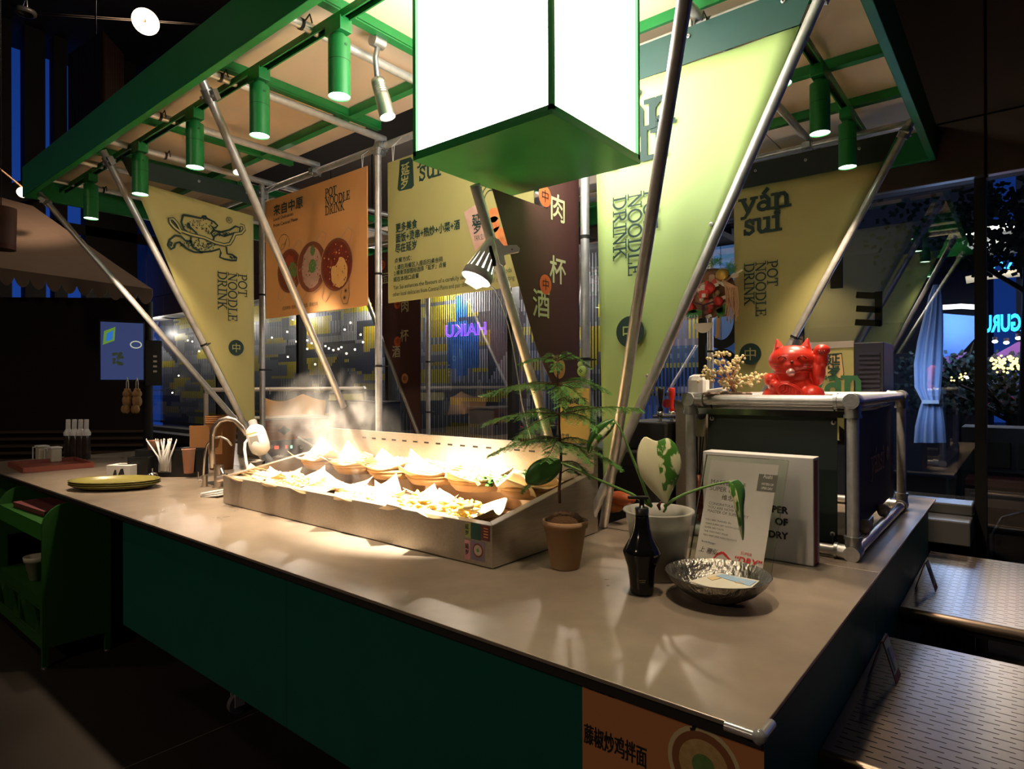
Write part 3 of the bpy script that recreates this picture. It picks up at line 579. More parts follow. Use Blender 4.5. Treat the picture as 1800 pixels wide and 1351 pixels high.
# --- yellow hanging sign
t = T('hanging_sign', 'olive yellow hanging menu sign with green headings left of the lit sign box', 'sign', tuple(P(760, 520, y=BY)))
c0, c1 = P(690, 276, y=BY), P(682, 530, y=BY); xr = -2.13
MB().box(c1.x, xr, BY, BY+.008, 2.242, 3.21).build('sign_board', mYelB, t, bevel=.002)
wires(t, [V((c1.x+.06, BY, 3.21)), V((xr-.1, BY, 3.21))], 3.42)
bd = [P(x, y, y=BY)-Y_*.0015 for x, y in ((703, 282), (722, 276), (726, 281), (728, 326), (724, 331), (702, 336), (699, 332), (702, 300))]
MB().add(bd, [tuple(range(len(bd)))]).build('name_badge', mDk, t)
ch('延', 713, 306, .088, pl, X_, mYelB, t, 1.0); ch('岁', 712, 329, .088, pl, X_, mYelB, t, 1.0)
p = P(737, 318, y=BY); slab(['sui'], p, X_*1.0, Z_, .125, mDk, t, th=.15); slab(['yán'], p+Z_*.125-X_*.02, X_, Z_, .125, mDk, t, th=.15)
fit('更多美食', (696, 408), (734, 402), .066, mDk, t, pl, fat=.0018)
fit('面饭+烫串+热炒+小菜+酒', (696, 426), (809, 405), .066, mDk, t, pl, fat=.0018)
fit('尽在延岁', (695, 444), (733, 438), .066, mDk, t, pl, fat=.0018)
fit('点餐方式：', (694, 462), (724, 458), .036, mDk, t, pl, fat=.0005)
fit('1.请在用餐区入座后扫桌台码', (694, 474), (779, 463), .036, mDk, t, pl, fat=.0005)
fit('2.横滑顶部图标选择「延岁」点餐', (693, 484), (785, 472), .036, mDk, t, pl, fat=.0005)
fit('或在本档口点餐', (692, 495), (737, 489), .036, mDk, t, pl, fat=.0005)
fit('Yan Sui enhances the flavours of a carefully selected range of local foods', (692, 509), (900, 478), .040, mDk, t, pl)
fit('other local delicacies from Central Plains and pair them with a range of comforting', (691, 521), (905, 487), .040, mDk, t, pl)
sk = [P(x, y, y=BY)-Y_*.002 for x, y in ((816, 373), (846, 353), (872, 400), (836, 442))]
MB().add(sk, [(0, 1, 2, 3)]).build('tile_picture', M('pinkish_tile_print', (.62, .42, .34), .5, ns=14, c2=(.4, .2, .15)), t)
ch('延', 838, 394, .075, pl, X_, mDk, t); ch('岁', 840, 408, .075, pl, X_, mDk, t); fit('YAN SUI', (834, 424), (852, 420), .05, mDk, t, pl)
for dx, dy, r in ((868, 395, .05), (875, 415, .055), (868, 378, .045), (882, 432, .05)): MB().disc(P(dx, dy, y=BY)-Y_*.003, r, -Y_, 18).build('food_picture', mFood, t)
d_ = MB(); c = P(862, 355, y=BY)
for r in (.05, .075, .1): d_.ribbon([c+X_*a*r+Z_*b*r*1.4-Y_*.002 for a, b in arc(0, 0, 1, 1, 0, 200, 14)], .007, -Y_)
d_.build('noodle_drawing', mDk, t)
# --- orange poster on the front of the counter
BY = 1.548; pl = dict(y=BY)
t = T('wall_poster', 'orange noodle poster stuck to the front of the teal counter', 'poster', (-.74, BY, .3))
xl, xr = P(1024, 1250, y=BY).x, P(1343, 1250, y=BY).x
MB().box(xl, xr, BY-.001, BY+.001, .18, .86).build('poster_sheet', M('orange_poster_paper', (.50, .20, .075), .55, nz=.08), t)
fit('Local Delicacies', (1031, 1200), (1070, 1207), .021, mInk, t, pl, fat=.001)
fit('From Central Plains', (1031, 1208), (1080, 1219), .021, mInk, t, pl, fat=.001)
fit('藤椒炒鸡拌面', (1027, 1300), (1137, 1341), .062, mInk, t, pl, fat=.001)
fit('延岁', (1160, 1242), (1195, 1254), .06, mInk, t, pl, fat=.0014)
p = P(1213, 1266, y=BY); slab(['yánsui'], p, X_*.62, Z_, .075, mInk, t, th=.18)
MB().ribbon([P(1206, 1240, y=BY)-Y_*.002, P(1205, 1264, y=BY)-Y_*.002], .0015, -Y_).build('divider_line', mInk, t)
c = P(1237, 1345, y=BY)
for r, mt, k in ((.098, M('cream_bowl_rim_print', (.62, .48, .26), .5), 0), (.086, M('bowl_inside_print', (.25, .1, .04), .5), 1), (.066, M('noodle_print', (.65, .45, .2), .5, ns=60, c2=(.35, .2, .06)), 2), (.03, mHerb, 3)):
    MB().disc(c-Y_*(.002+.0006*k), r, -Y_, 30).build('bowl_picture', mt, t)
# --- stickers on the steamer front are added with the steamer
# ------------------------------------------------------------- steamer tray
mWood = M('bamboo', (.42, .24, .10), .5, nz=.35, ns=9, sc=(1, 12, 1), c2=(.58, .36, .16)); mPaper = M('baking_paper', (.80, .62, .38), .6, nz=.05)
mLiner = M('steamer_liner', (.55, .40, .26), .35, .5, nz=.1)
TX0, TX1, TY0, TY1 = -4.09, -1.735, 1.985, 2.80
t = T('steamer_tray', 'long low stainless steamer tray full of paper-lined baskets', 'steamer', (-2.9, 2.4, .9))
st_ = t
MB().box(TX0, TX1, TY0, TY0+.004, .905, 1.084).build('front_plate', mTray, t)
side = lambda x: [(x, TY0+.005, .905), (x, TY1+.03, .905), (x, TY1+.03, 1.352), (x, TY1, 1.352), (x, TY1-.012, 1.218), (x, TY0+.005, 1.084)]
MB().plate(side(TX1), (-.004, 0, 0)).build('side_plate', mTray, t); MB().plate(side(TX0), (.004, 0, 0)).build('side_plate', mTray, t)
MB().box(TX0+.005, TX1-.005, TY1+.026, TY1+.03, .905, 1.352).box(TX0+.005, TX1-.005, TY1, TY1+.03, 1.348, 1.352).build('back_plate', mTray, t)
bbm = MB(); bbm.box(TX0+.005, TX1-.005, TY1-.004, TY1, 1.0, 1.352); bbm.build('splash_board', mTray, t)
MB().plate([(TX0+.005, TY0+.004, 1.0835), (TX1-.005, TY0+.004, 1.0835), (TX1-.05, TY0+.045, 1.086), (TX0+.05, TY0+.045, 1.086)], (0, 0, -.003)).plate([(TX1-.005, TY0+.006, 1.085), (TX1-.005, TY1-.012, 1.218), (TX1-.045, TY1-.012, 1.218), (TX1-.045, TY0+.04, 1.09)], (0, 0, -.003)).plate([(TX0+.005, TY0+.006, 1.085), (TX0+.045, TY0+.04, 1.09), (TX0+.045, TY1-.012, 1.218), (TX0+.005, TY1-.012, 1.218)], (0, 0, -.003)).build('rim_flange', mTray, t)
MB().box(TX0+.01, TX1-.01, TY0+.01, TY1-.01, .96, .965).build('pan_floor', mLiner, t)
for y, z in ((2.30, 1.015), (2.37, 1.045), (2.75, 1.09)): MB().box(TX0+.02, TX1-.02, y, y+.05, .966, z).build('step_rail', mLiner, t, bevel=.008)
x = -1.80
for i in range(18):
    MB().box(x-.042, x, TY1-.0055, TY1-.0042, 1.298, 1.308).build('steam_slot', mBlk, t); x -= .108
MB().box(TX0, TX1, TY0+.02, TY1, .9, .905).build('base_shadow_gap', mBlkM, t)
def sticker(x0, y0, x1, y1, mt, name='sticker'):
    a, b = P(x0, y0, y=TY0-.0015), P(x1, y1, y=TY0-.0015); o = MB().box(a.x, b.x, TY0-.0014, TY0-.0004, b.z, a.z).build(name, mt, t); return a, b
mPink = M('pink_label', (.62, .28, .30), .5); mLime = M('lime_label', (.36, .42, .12), .5); mG2 = M('green_label', (.012, .07, .045), .5); mM2 = M('maroon_label', (.12, .03, .025), .5)
sticker(817, 918, 827, 945, mLime); sticker(816.5, 948, 826.5, 984, mPink); sticker(828, 918, 845, 950, mG2); sticker(845, 922, 861, 952, mM2); a, b = sticker(828, 949, 852, 988, M('lilac_label', (.22, .17, .22), .5))
for c, z in (('延', .0), ('岁', .026)): text(c, P(817.5, 928, y=TY0-.002)-Z_*z, X_, Z_, .024, mInk, t, lift=.001, fat=.0006); text(c, P(817.5, 962, y=TY0-.002)-Z_*z, X_, Z_, .024, mInk, t, lift=.001, fat=.0006)
c = P(840, 967, y=TY0-.0025)
for r, mt, k in ((.030, mPan, 0), (.023, M('soup_print', (.6, .48, .42), .5, ns=60, c2=(.4, .3, .2)), 1), (.008, mHerb, 2)): MB().disc(c-Y_*.0004*k, r, -Y_, 22).build('bowl_picture', mt, t)
for i in range(4): MB().ribbon([P(850, 928+i*5, y=TY0-.003), P(858, 930+i*5, y=TY0-.003)], .004, -Y_).build('label_line', mOrgL, t)
# baskets, papers, food
def basket(x, y, z, r, label):
    b = T('bamboo_basket', label, 'basket', (x, y, z), 'bamboo baskets in the steamer')
    MB().lathe((x, y, z), [(0, 0), (r*.8, 0), (r*.97, .03), (r, .045), (r+.008, .045), (r*.99, .022), (r*.82, -.006), (0, -.006)], 26).build('woven_bowl', mWood, b)
    MB().lathe((x, y, z), [(r-.006, .04), (r+.012, .04), (r+.012, .056), (r-.006, .056), (r-.006, .04)], 26).build('rim', mWood, b)
    return b
def paper(x, y, z, s, rot, ups, label, seed, group='baking paper sheets in the baskets'):
    n = 12; vs = []; random.seed(seed)
    for i in range(n+1):
        for j in range(n+1):
            u, v = i/n*2-1, j/n*2-1; px, py = u*s, v*s; rr = math.hypot(px, py)
            h = .05*(rr/s)**2+.012*noise.noise(V((u*2.2+seed, v*2.2, seed)))
            for (cu, cv), up_ in zip(((1, 1), (-1, 1), (-1, -1), (1, -1)), ups):
                q = max(0, 1-math.hypot(u-cu, v-cv)/1.15); h += up_*q**1.15; px -= cu*up_*q*.42; py -= cv*up_*q*.42
            c_, s_ = math.cos(rot), math.sin(rot); vs.append((x+px*c_-py*s_, y+px*s_+py*c_, z+h))
    o = MB().add(vs, [(i*(n+1)+j, (i+1)*(n+1)+j, (i+1)*(n+1)+j+1, i*(n+1)+j+1) for i in range(n) for j in range(n)], 0, True).build('baking_paper', mPaper, loc=(x, y, z))
    m = o.modifiers.new('t', 'SOLIDIFY'); m.thickness = .001
    return tag(o, label, 'paper', group)
mTofu = M('tofu_skin', (.78, .62, .28), .55, nz=.1, ns=30, c2=(.85, .72, .42)); mGreens = M('blanched_greens', (.02, .07, .015), .3, ns=40, c2=(.06, .16, .03)); mMeatF = M('red_meat', (.42, .08, .06), .4, ns=30, c2=(.62, .30, .24)); mPale = M('pale_fish_cake', (.82, .70, .50), .45, ns=20); mYelF = M('yellow_tofu_roll', (.82, .52, .06), .45, ns=30, c2=(.88, .66, .15)); mStick = M('skewer_bamboo', (.72, .55, .30), .6)
sk = {}
def skewer(kind, p, ang, tilt=.10, where=''):
    mt = {'tofu': mTofu, 'green': mGreens, 'meat': mMeatF, 'pale': mPale, 'yellow': mYelF}[kind]
    lab = {'tofu': 'thin bamboo skewer with folded cream tofu skin in the steamer', 'green': 'bamboo skewer with dark green leaves in the back right basket', 'meat': 'bamboo skewer with red meat pieces in the steamer', 'pale': 'bamboo skewer with pale fish cake pieces in the steamer', 'yellow': 'bamboo skewer with curled yellow tofu in the front right basket'}[kind]
    lab = {'tofu': 'skewer of folded cream tofu skin', 'green': 'skewer of dark green leaves', 'meat': 'skewer of red meat pieces', 'pale': 'skewer of pale fish cake', 'yellow': 'skewer of curled yellow tofu'}[kind]+' in the '+where
    if kind not in sk:
        t = T('food_skewer', lab, 'skewer', (0, 0, 0), kind+' skewers in the '+where); random.seed(len(sk)+5)
        MB().cyl((-.17, 0, 0), (.09, 0, 0), .0016, n=6).build('stick', mStick, t)
        for k in range(4):
            mb = MB(); cx = -.035+k*.032
            if kind == 'green':
                for j in range(5):
                    a = random.uniform(0, 6.28); pts = [V((cx, 0, 0)), V((cx+.02*math.cos(a), .018*math.sin(a), .012)), V((cx+.03*math.cos(a+.4), .03*math.sin(a+.4), .004))]; mb.ribbon(pts, .018, (.1, .1, 1))
            elif kind in ('tofu', 'yellow'):
                pts = [V((cx+random.uniform(-.012, .012), -.02+.008*j, .012*math.sin(j*1.9+k))) for j in range(6)]; mb.tube(pts, [.006, .009, .008, .010, .008, .005], 7)
            else: mb.ball((cx, 0, 0), (.014, .014, .011), 9, 6)
            mb.build('food_piece', mt, t)
        t.location = p; t.rotation_euler = (0, tilt, ang); sk[kind] = t; return t
    c = copy_tree(sk[kind], p, ang, lab, kind+' skewers in the '+where); c.rotation_euler = (random.uniform(-.2, .2), tilt, ang); return c
kindb = ['meat', 'pale', 'pale', 'meat', 'tofu', 'green']; kindf = ['pale', 'tofu', 'pale', 'tofu', 'yellow', 'yellow']
xs_ = [-3.84, -3.47, -3.10, -2.74, -2.38, -2.02]
ordn = ['first', 'second', 'third', 'fourth', 'fifth', 'sixth']
for i, x in enumerate(xs_):
    for row, y, z, kinds in (('back', 2.60, 1.10, kindb), ('front', 2.17, 1.004, kindf)):
        r = .155; xx = x-(.06 if row == 'front' else 0)
        basket(xx, y, z, r, '%s bamboo basket from the left in the %s row of the steamer' % (ordn[i], row))
        random.seed(i*7+(1 if row == 'back' else 31))
        ups = [random.choice((0, .02, .05)), .05+.07*random.random(), .01, .04*random.random()] if row == 'back' else [.05*random.random(), .02+.05*random.random(), .0, .01]
        paper(xx, y, z+.012, .186, random.uniform(.3, 1.2), ups, 'baking paper lining the %s basket from the left in the %s row' % (ordn[i], row), i*3+(0 if row == 'back' else 50))
        for k in range(7 if row == 'back' else 6):
            random.seed(i*31+k*7+(3 if row == 'back' else 0))
            skewer(kinds[i], (xx+random.uniform(-.03, .05), y+(k-3)*.026, z+.062+.006*k+random.uniform(0, .01)), random.uniform(-.35, .45), where='%s basket from the left, %s row' % (ordn[i], row))
# loose heaps and upright paper corners seen best in the photo
for j, (px, py, hh, ww, yy) in enumerate(((958, 826, .13, .10, 2.62), (820, 832, .10, .07, 2.70), (762, 822, .10, .08, 2.72), (548, 806, .11, .12, 2.66), (455, 822, .10, .11, 2.20), (905, 838, .13, .13, 2.45))):
    c = P(px, py+18, y=yy); s = MB(); n = 6; vs = []
    for a in range(n+1):
        for b in range(n+1):
            u = a/n*2-1; v = b/n; wd = ww*(1-v**1.4)+.012*v; vs.append((c.x+u*wd+.02*v, c.y+.05*(1-v)*(1-u*u)-.03*v+.01*math.sin(u*3+j), c.z-.04+v*hh))
    s.add(vs, [(a*(n+1)+b, (a+1)*(n+1)+b, (a+1)*(n+1)+b+1, a*(n+1)+b+1) for a in range(n) for b in range(n)], 0, True)
    o = s.build('paper_corner', mPaper, loc=tuple(c)); o.modifiers.new('t', 'SOLIDIFY').thickness = .001
    tag(o, ['tall pointed paper corner standing at the right end of the steamer', 'small pointed paper corner in front of the splash board, right of middle', 'pointed paper corner by the splash board near the middle', 'folded paper corner at the back left of the steamer', 'pointed paper corner at the front left of the steamer', 'wide paper sheet propped over the right end basket'][j], 'paper')
h = T('greens_heap', 'glossy heap of dark green leaves in the back right basket', 'greens', tuple(P(868, 850, y=2.55)))
random.seed(3); mb = MB()
for i in range(60):
    c = P(868, 852, y=2.55)+V((random.gauss(0, .06), random.gauss(0, .04), random.uniform(0, .045))); a = random.uniform(0, 6.28)
    mb.ribbon([c, c+V((.025*math.cos(a), .025*math.sin(a), .012)), c+V((.05*math.cos(a+.5), .05*math.sin(a+.5), -.002))], .02, (random.uniform(-.5, .5), -.5, .8))
tag(mb.build('leaf_pile', mGreens, h), kind='stuff')
h = T('tofu_heap', 'heap of curled yellow tofu rolls at the front right of the steamer', 'tofu', tuple(P(775, 900, y=2.14)))
for i in range(22):
    random.seed(i+400); c = P(730+i*5.2, 893+random.uniform(-10, 6)+i*.5, y=2.12+random.uniform(-.03, .08)); a = random.uniform(0, 6.28)
    MB().tube([c+V((.028*math.cos(a+q*1.3)*(.6+.1*q), .02*math.sin(a+q*1.3), .006*q)) for q in range(6)], [.006, .012, .013, .013, .011, .005], 8).build('tofu_roll', mYelF if i % 3 else mTofu, h)
# steam
sv = bpy.data.materials.new('steam'); sv.use_nodes = True; nt = sv.node_tree; nt.nodes.clear(); L = nt.links
out = nt.nodes.new('ShaderNodeOutputMaterial'); pv = nt.nodes.new('ShaderNodeVolumePrincipled'); tc = nt.nodes.new('ShaderNodeTexCoord'); mp = nt.nodes.new('ShaderNodeMapping'); no = nt.nodes.new('ShaderNodeTexNoise'); mr = nt.nodes.new('ShaderNodeMapRange')
gr = nt.nodes.new('ShaderNodeTexGradient'); gr.gradient_type = 'SPHERICAL'; mg = nt.nodes.new('ShaderNodeMapping'); mm = nt.nodes.new('ShaderNodeMath'); mm.operation = 'MULTIPLY'
L.new(tc.outputs['Object'], mp.inputs[0]); mp.inputs['Scale'].default_value = (1.4, 1.4, .9); L.new(mp.outputs[0], no.inputs[0]); no.inputs['Scale'].default_value = 4.2; no.inputs['Detail'].default_value = 5; no.inputs['Distortion'].default_value = 1.1
L.new(no.outputs[0], mr.inputs[0]); mr.inputs[1].default_value = .48; mr.inputs[2].default_value = .72; mr.inputs[4].default_value = 5.0
L.new(tc.outputs['Object'], mg.inputs[0]); mg.inputs['Scale'].default_value = (1/.62, 1/.40, 1/.50); L.new(mg.outputs[0], gr.inputs[0]); L.new(gr.outputs[1], mm.inputs[0]); L.new(mr.outputs[0], mm.inputs[1]); L.new(mm.outputs[0], pv.inputs['Density'])
pv.inputs['Color'].default_value = (.95, .9, .84, 1); L.new(pv.outputs[0], out.inputs['Volume'])
o = MB().ball((-3.62, 2.50, 1.32), (.62, .40, .50), 20, 12).build('steam_cloud', sv, loc=(-3.62, 2.50, 1.32)); tag(o, 'thin white steam rising from the left half of the steamer', 'steam', kind='stuff')
# black warmer screen behind the steamer
t = T('black_screen_box', 'matt black box standing behind the left end of the steamer', 'box', (-4.0, 2.99, .9))
a, b = P(578, 706, y=2.96).x, P(668, 712, y=2.96).x
MB().box(a, b, 2.963, 3.16, .905, 1.545).build('box_body', mBlk, t, bevel=.004); MB().box(a-.01, b+.01, 2.961, 3.17, 1.546, 1.555).build('lid', mBlkM, t)
MB().box(-4.12, -4.118, 2.9615, 2.9625, .92, 1.54).build('seam', M('grey_seam', (.12, .11, .1), .5), t)
for z in (1.0,): MB().box(a-.02, b+.02, 2.951, 3.17, .9, .905).build('foot_plate', mBlkM, t)
# ------------------------------------------------------------- clip lamp
t = T('clip_lamp', 'white clip-on lamp clamped to the slanting strut above the steamer', 'lamp', tuple(P(880, 440, y=2.18)))
D0 = 2.82
f = lambda x, y, d=D0: P(x, y, d=d)
a, b = f(868, 424), f(836, 492, 2.78); ax = (b-a).normalized(); Ls = (b-a).length
mLampW = M('lamp_white_plastic', (.78, .76, .72), .35)
MB().lathe(a, [(.0, -.012), (.026, -.008), (.034, .01), (.036, .03)], 20, ax=ax).build('lamp_neck', mLampW, t)
MB().lathe(a, [(.064, Ls*.78), (.068, Ls*.8), (.071, Ls*.98), (.067, Ls*.98), (.062, Ls*.80), (.064, Ls*.78)], 24, ax=ax).build('lamp_rim', mLampW, t)
u, k = frame_of(ax)
for i in range(14):
    an = 6.283*i/14; r0, r1 = .036, .064; e = u*math.cos(an)+k*math.sin(an); s = ax.cross(e)*.0098
    MB().add([a+ax*.028+e*r0-s, a+ax*.028+e*r0+s, a+ax*Ls*.79+e*r1+s, a+ax*Ls*.79+e*r1-s, a+ax*.028+e*(r0-.003)-s, a+ax*.028+e*(r0-.003)+s, a+ax*Ls*.79+e*(r1-.003)+s, a+ax*Ls*.79+e*(r1-.003)-s], [(0,1,2,3), (4,5,6,7), (0,3,7,4), (1,2,6,5)]).build('shade_rib', mLampW, t)
MB().cyl(a+ax*.03, a+ax*Ls*.85, .022, .03, 16).build('bulb', E('lamp_bulb', (1, .92, .75), 18), t)
MB().obox(b+ax*.012, u*.03, k*.03, ax*.012).build('glowing_tip', E('lamp_tip', (1, .95, .85), 10), t)
g0, g1 = f(877, 432), f(912, 438)
hd = MB(); hd.plate([f(868, 421, 2.75), f(876, 419, 2.75), f(885, 431, 2.75), f(908, 430, 2.75), f(914, 436, 2.75), f(912, 443, 2.75), f(886, 448, 2.75), f(889, 464, 2.75), f(884, 468, 2.75), f(878, 463, 2.75), f(873, 440, 2.75)], FW*.012); hd.build('clip_handle', mLampW, t, bevel=.003)
MB().plate([f(859, 432, 2.76), f(864, 431, 2.76), f(872, 460, 2.76), f(872, 468, 2.76), f(867, 468, 2.76), f(860, 440, 2.76)], FW*.014).build('clip_jaw', mBlk, t, bevel=.002)
MB().disc(f(900, 438, 2.748), .003, -FW, 10).build('screw_hole', mInk, t)
MB().tube([f(x, y, dd) for x, y, dd in ((858, 500, 2.8), (868, 506, 2.8), (880, 528, 2.82), (892, 565, 2.85), (902, 610, 2.9), (910, 660, 2.95), (917, 705, 3.0), (926, 745, 3.1), (934, 775, 3.25))], .0028, 6).build('cable', mLampW, t)
spot(b+ax*.04, b+V((-.72, .34, -1.3)), 560, color=(1, .9, .74), deg=58, blend=.6, size=.03)
# ------------------------------------------------------------- things on the worktop, left to right
def boxthing(name, label, cat, c, dir_, sx, sy, sz, mat, bevel=.003, group=None, parts=None):
    """box standing on c, long side along dir_"""
    t = T(name, label, cat, c, group); d = V(dir_).normalized(); e = V((-d.y, d.x, 0)); c = V(c)
    MB().obox(c+Z_*sz/2, d*sx/2, e*sy/2, Z_*sz/2).build('body', mat, t, bevel=bevel); return t, d, e
mRedTray = M('red_brown_lacquer', (.22, .055, .035), .4, nz=.1); mJar = M('cloudy_jar', (.55, .5, .38), .35, nz=.1); mBotG = M('smoked_bottle', (.035, .025, .02), .12, nz=.2)
t = T('serving_tray', 'red-brown wooden tray with jars and sauce bottles at the far left', 'tray', (-7.25, 1.85, .9))
tx = [(-7.62, 1.60), (-6.92, 1.56), (-6.88, 2.09), (-7.58, 2.13)]
MB().plate([(x, y, .902) for x, y in tx], (0, 0, .008)).build('tray_base', mRedTray, t)
for i in range(4):
    p, q_ = V((*tx[i], .925)), V((*tx[(i+1) % 4], .925)); MB().bar(p, q_, .014, .046).build('tray_wall', mRedTray, t)
for i, (px, py, lab) in enumerate(((62, 812, 'cloudy white seasoning jar with a handle, left one on the red tray'), (84, 815, 'cloudy white seasoning jar with a handle, right one on the red tray'))):
    c = P(px+12, py-4, z=.91); t = T('seasoning_jar', lab, 'jar', c)
    MB().box(c.x-.06, c.x+.07, c.y-.045, c.y+.045, .911, 1.045).build('jar_body', mJar, t, bevel=.012); MB().box(c.x-.065, c.x+.075, c.y-.05, c.y+.05, 1.046, 1.062).build('jar_lid', mWhite, t, bevel=.005)
    MB().tube([c+V((-.058, -.03, .13)), c+V((-.115, -.05, .13)), c+V((-.12, -.05, .02)), c+V((-.118, -.05, .0))], .007, 6).build('jar_handle', mWhite, t)
for i, px in enumerate((120, 131, 142, 152)):
    c = P(px, 806, z=.912); t = T('sauce_bottle', '%s dark sauce bottle with a white spout on the red tray' % ['leftmost', 'second', 'third', 'rightmost'][i], 'bottle', c, 'dark sauce bottles on the red tray')
    MB().lathe(c, [(0, 0), (.036, 0), (.038, .01), (.038, .24), (.034, .25)], 18).build('bottle_body', mBotG, t)
    MB().lathe(c, [(.040, .245), (.042, .275), (.028, .30), (.022, .315)], 16).build('cap', mWhite, t)
    MB().obox(c+Z_*.36, (.018, 0, 0), (0, .018, 0), (.004, 0, .055)).build('spout', mWhite, t, bevel=.004)
c = P(208, 842, z=.9)+V((0, .05, 0)); t, d, e = boxthing('tissue_box', 'white cardboard tissue box with a dark slot, behind the green plates', 'box', c, (.95, .55, 0), .22, .15, .12, M('white_card', (.62, .60, .56), .6), .002)
MB().obox(c+Z_*.1212, d*.055, e*.022, Z_*.0006).build('slot', mInk, t)
for s_, zz, w_ in ((-.03, .05, .02), (.03, .06, .03)): MB().add([c-e*.0757+d*(s_+dx)+Z_*(zz+dz) for dx, dz in ((-w_, -.02), (w_, -.015), (w_*.6, .035), (-.2*w_, .03))], [(0, 1, 2, 3)]).build('printed_mark', mInk, t)
MB().add([c-d*.1107+e*dx+Z_*dz for dx, dz in ((-.02, .03), (.02, .03), (.03, .09), (.0, .09))], [(0, 1, 2, 3)]).build('printed_mark', mInk, t)
mPlate = M('olive_glazed_melamine', (.20, .175, .045), .25, nz=.08)
pc = P(197, 858, z=.9)+V((0, .02, 0))
for i in range(3):
    o = MB().lathe(pc+Z_*(.001+.014*i), [(0, .004), (.15, .004), (.19, .012), (.222, .034), (.228, .040), (.218, .041), (.205, .036), (.192, .020), (.16, .011), (0, .010)], 44, sx=1.45, sy=.95).build('oval_plate', mPlate, loc=pc+Z_*.014*i)
    o.rotation_euler = (0, 0, math.radians(39)); tag(o, '%s olive green oval plate of the stack near the left edge' % ['bottom', 'middle', 'top'][i], 'plate', 'stacked olive green oval plates')
c = P(268, 841, z=.9); t = T('service_bell', 'small chrome service bell beside the black organiser', 'bell', c)
MB().lathe(c, [(0, .0), (.055, 0), (.055, .012), (.045, .016)], 22).build('bell_base', mBlk, t); MB().lathe(c, [(.046, .017), (.044, .03), (.03, .05), (.0, .058)], 22).build('bell_dome', mChrome, t); MB().cyl(c+Z_*.058, c+Z_*.08, .004).ball(c+Z_*.082, .007, 8, 6).build('button', mChrome, t)
# organiser
ca, cb = P(237, 838, z=.9), P(345, 838, z=.9); d = (cb-ca).normalized(); e = V((-d.y, d.x, 0)); Lg = (cb-ca).length
t = T('cutlery_organiser', 'black acrylic organiser holding white spoons and pink cups', 'organiser', (ca+cb)/2)
def ob(u0, u1, v0, v1, z0, z1, name, mt=mBlk, par=None, bv=.002): MB().obox(ca+d*(u0+u1)/2*1+e*(v0+v1)/2+Z_*((z0+z1)/2-.9), d*(u1-u0)/2, e*(v1-v0)/2, Z_*(z1-z0)/2).build(name, mt, par or t, bevel=bv)
ob(0, Lg, .0, .006, .902, 1.13, 'front_wall'); ob(0, Lg, .2, .206, .902, 1.13, 'back_wall'); ob(0, .006, .006, .2, .902, 1.13, 'side_wall'); ob(Lg-.006, Lg, .006, .2, .902, 1.13, 'side_wall'); ob(0, Lg, 0, .206, .9, .902, 'base'); ob(Lg*.40, Lg*.40+.006, .006, .2, .902, 1.16, 'divider'); ob(0, Lg*.32, -.1, -.094, .902, 1.08, 'front_wall'); ob(0, .006, -.094, 0, .902, 1.08, 'side_wall'); ob(Lg*.32-.006, Lg*.32, -.094, 0, .902, 1.08, 'side_wall')
ob(Lg*.39, Lg*.60, -.006, -.001, .94, 1.13, 'slot_frame', M('grey_slot', (.25, .23, .21), .4)); 
for i in range(14):
    random.seed(i+60); u0 = Lg*.43+random.uniform(0, Lg*.13); p = ca+d*u0+e*(-.012-.004*(i % 2))+Z_*(.05+random.uniform(0, .01))
    lean = d*random.uniform(-.06, .08) if i else -d*.14
    s = T('plastic_spoon', 'white plastic spoon standing in the slot of the black organiser', 'spoon', p, 'white plastic spoons in the organiser'); MB().tube([p, p+Z_*.12+lean*.3, p+Z_*.26+lean], [.009, .007, .005], 7).ball(p+Z_*.262+lean, (.008, .005, .012), 8, 6).build('spoon_body', mWhite, s)
for k, (u0, lab) in enumerate(((Lg*.93, 'pink paper cup column in the right end of the black organiser'), (Lg*.20, 'pink paper cup half hidden at the left of the black organiser'))):
    p = ca+d*u0+e*(-.05 if k == 0 else .1)+Z_*.0; zz = .04 if k == 0 else .1; tt = T('paper_cup', lab, 'cup', p+Z_*zz); MB().lathe(p+Z_*zz, [(0, 0), (.036, 0), (.052, .20), (.055, .205), (.050, .205)], 20).build('cup_wall', M('pink_paper', (.55, .28, .18), .6), tt); MB().disc(p+Z_*(zz+.2), .045).build('cup_inside', M('pink_paper_inside', (.35, .17, .11), .7), tt)
ob(-.05, -.02, -.02, .03, .9, 1.02, 'card_stub', mWhite)
# brown tub
c = P(380, 826, z=.9); c = V((c.x-.05, 2.80, .9)); t = T('paper_tub', 'tall stack of brown kraft paper tubs behind the faucets', 'tub', c); mK = M('kraft_paper', (.30, .13, .04), .7, nz=.15)
MB().lathe(c, [(0, 0), (.10, 0), (.135, .42), (.14, .43)], 26).build('tub_wall', mK, t)
for i in range(4): MB().lathe(c, [(.138, .43+.018*i), (.142, .438+.018*i), (.136, .446+.018*i)], 26).build('tub_rim', mK, t)
MB().obox(c+V((0, -.14, .28)), RT*.15, FW*.008, Z_*.13).build('card_sleeve', mK, t)
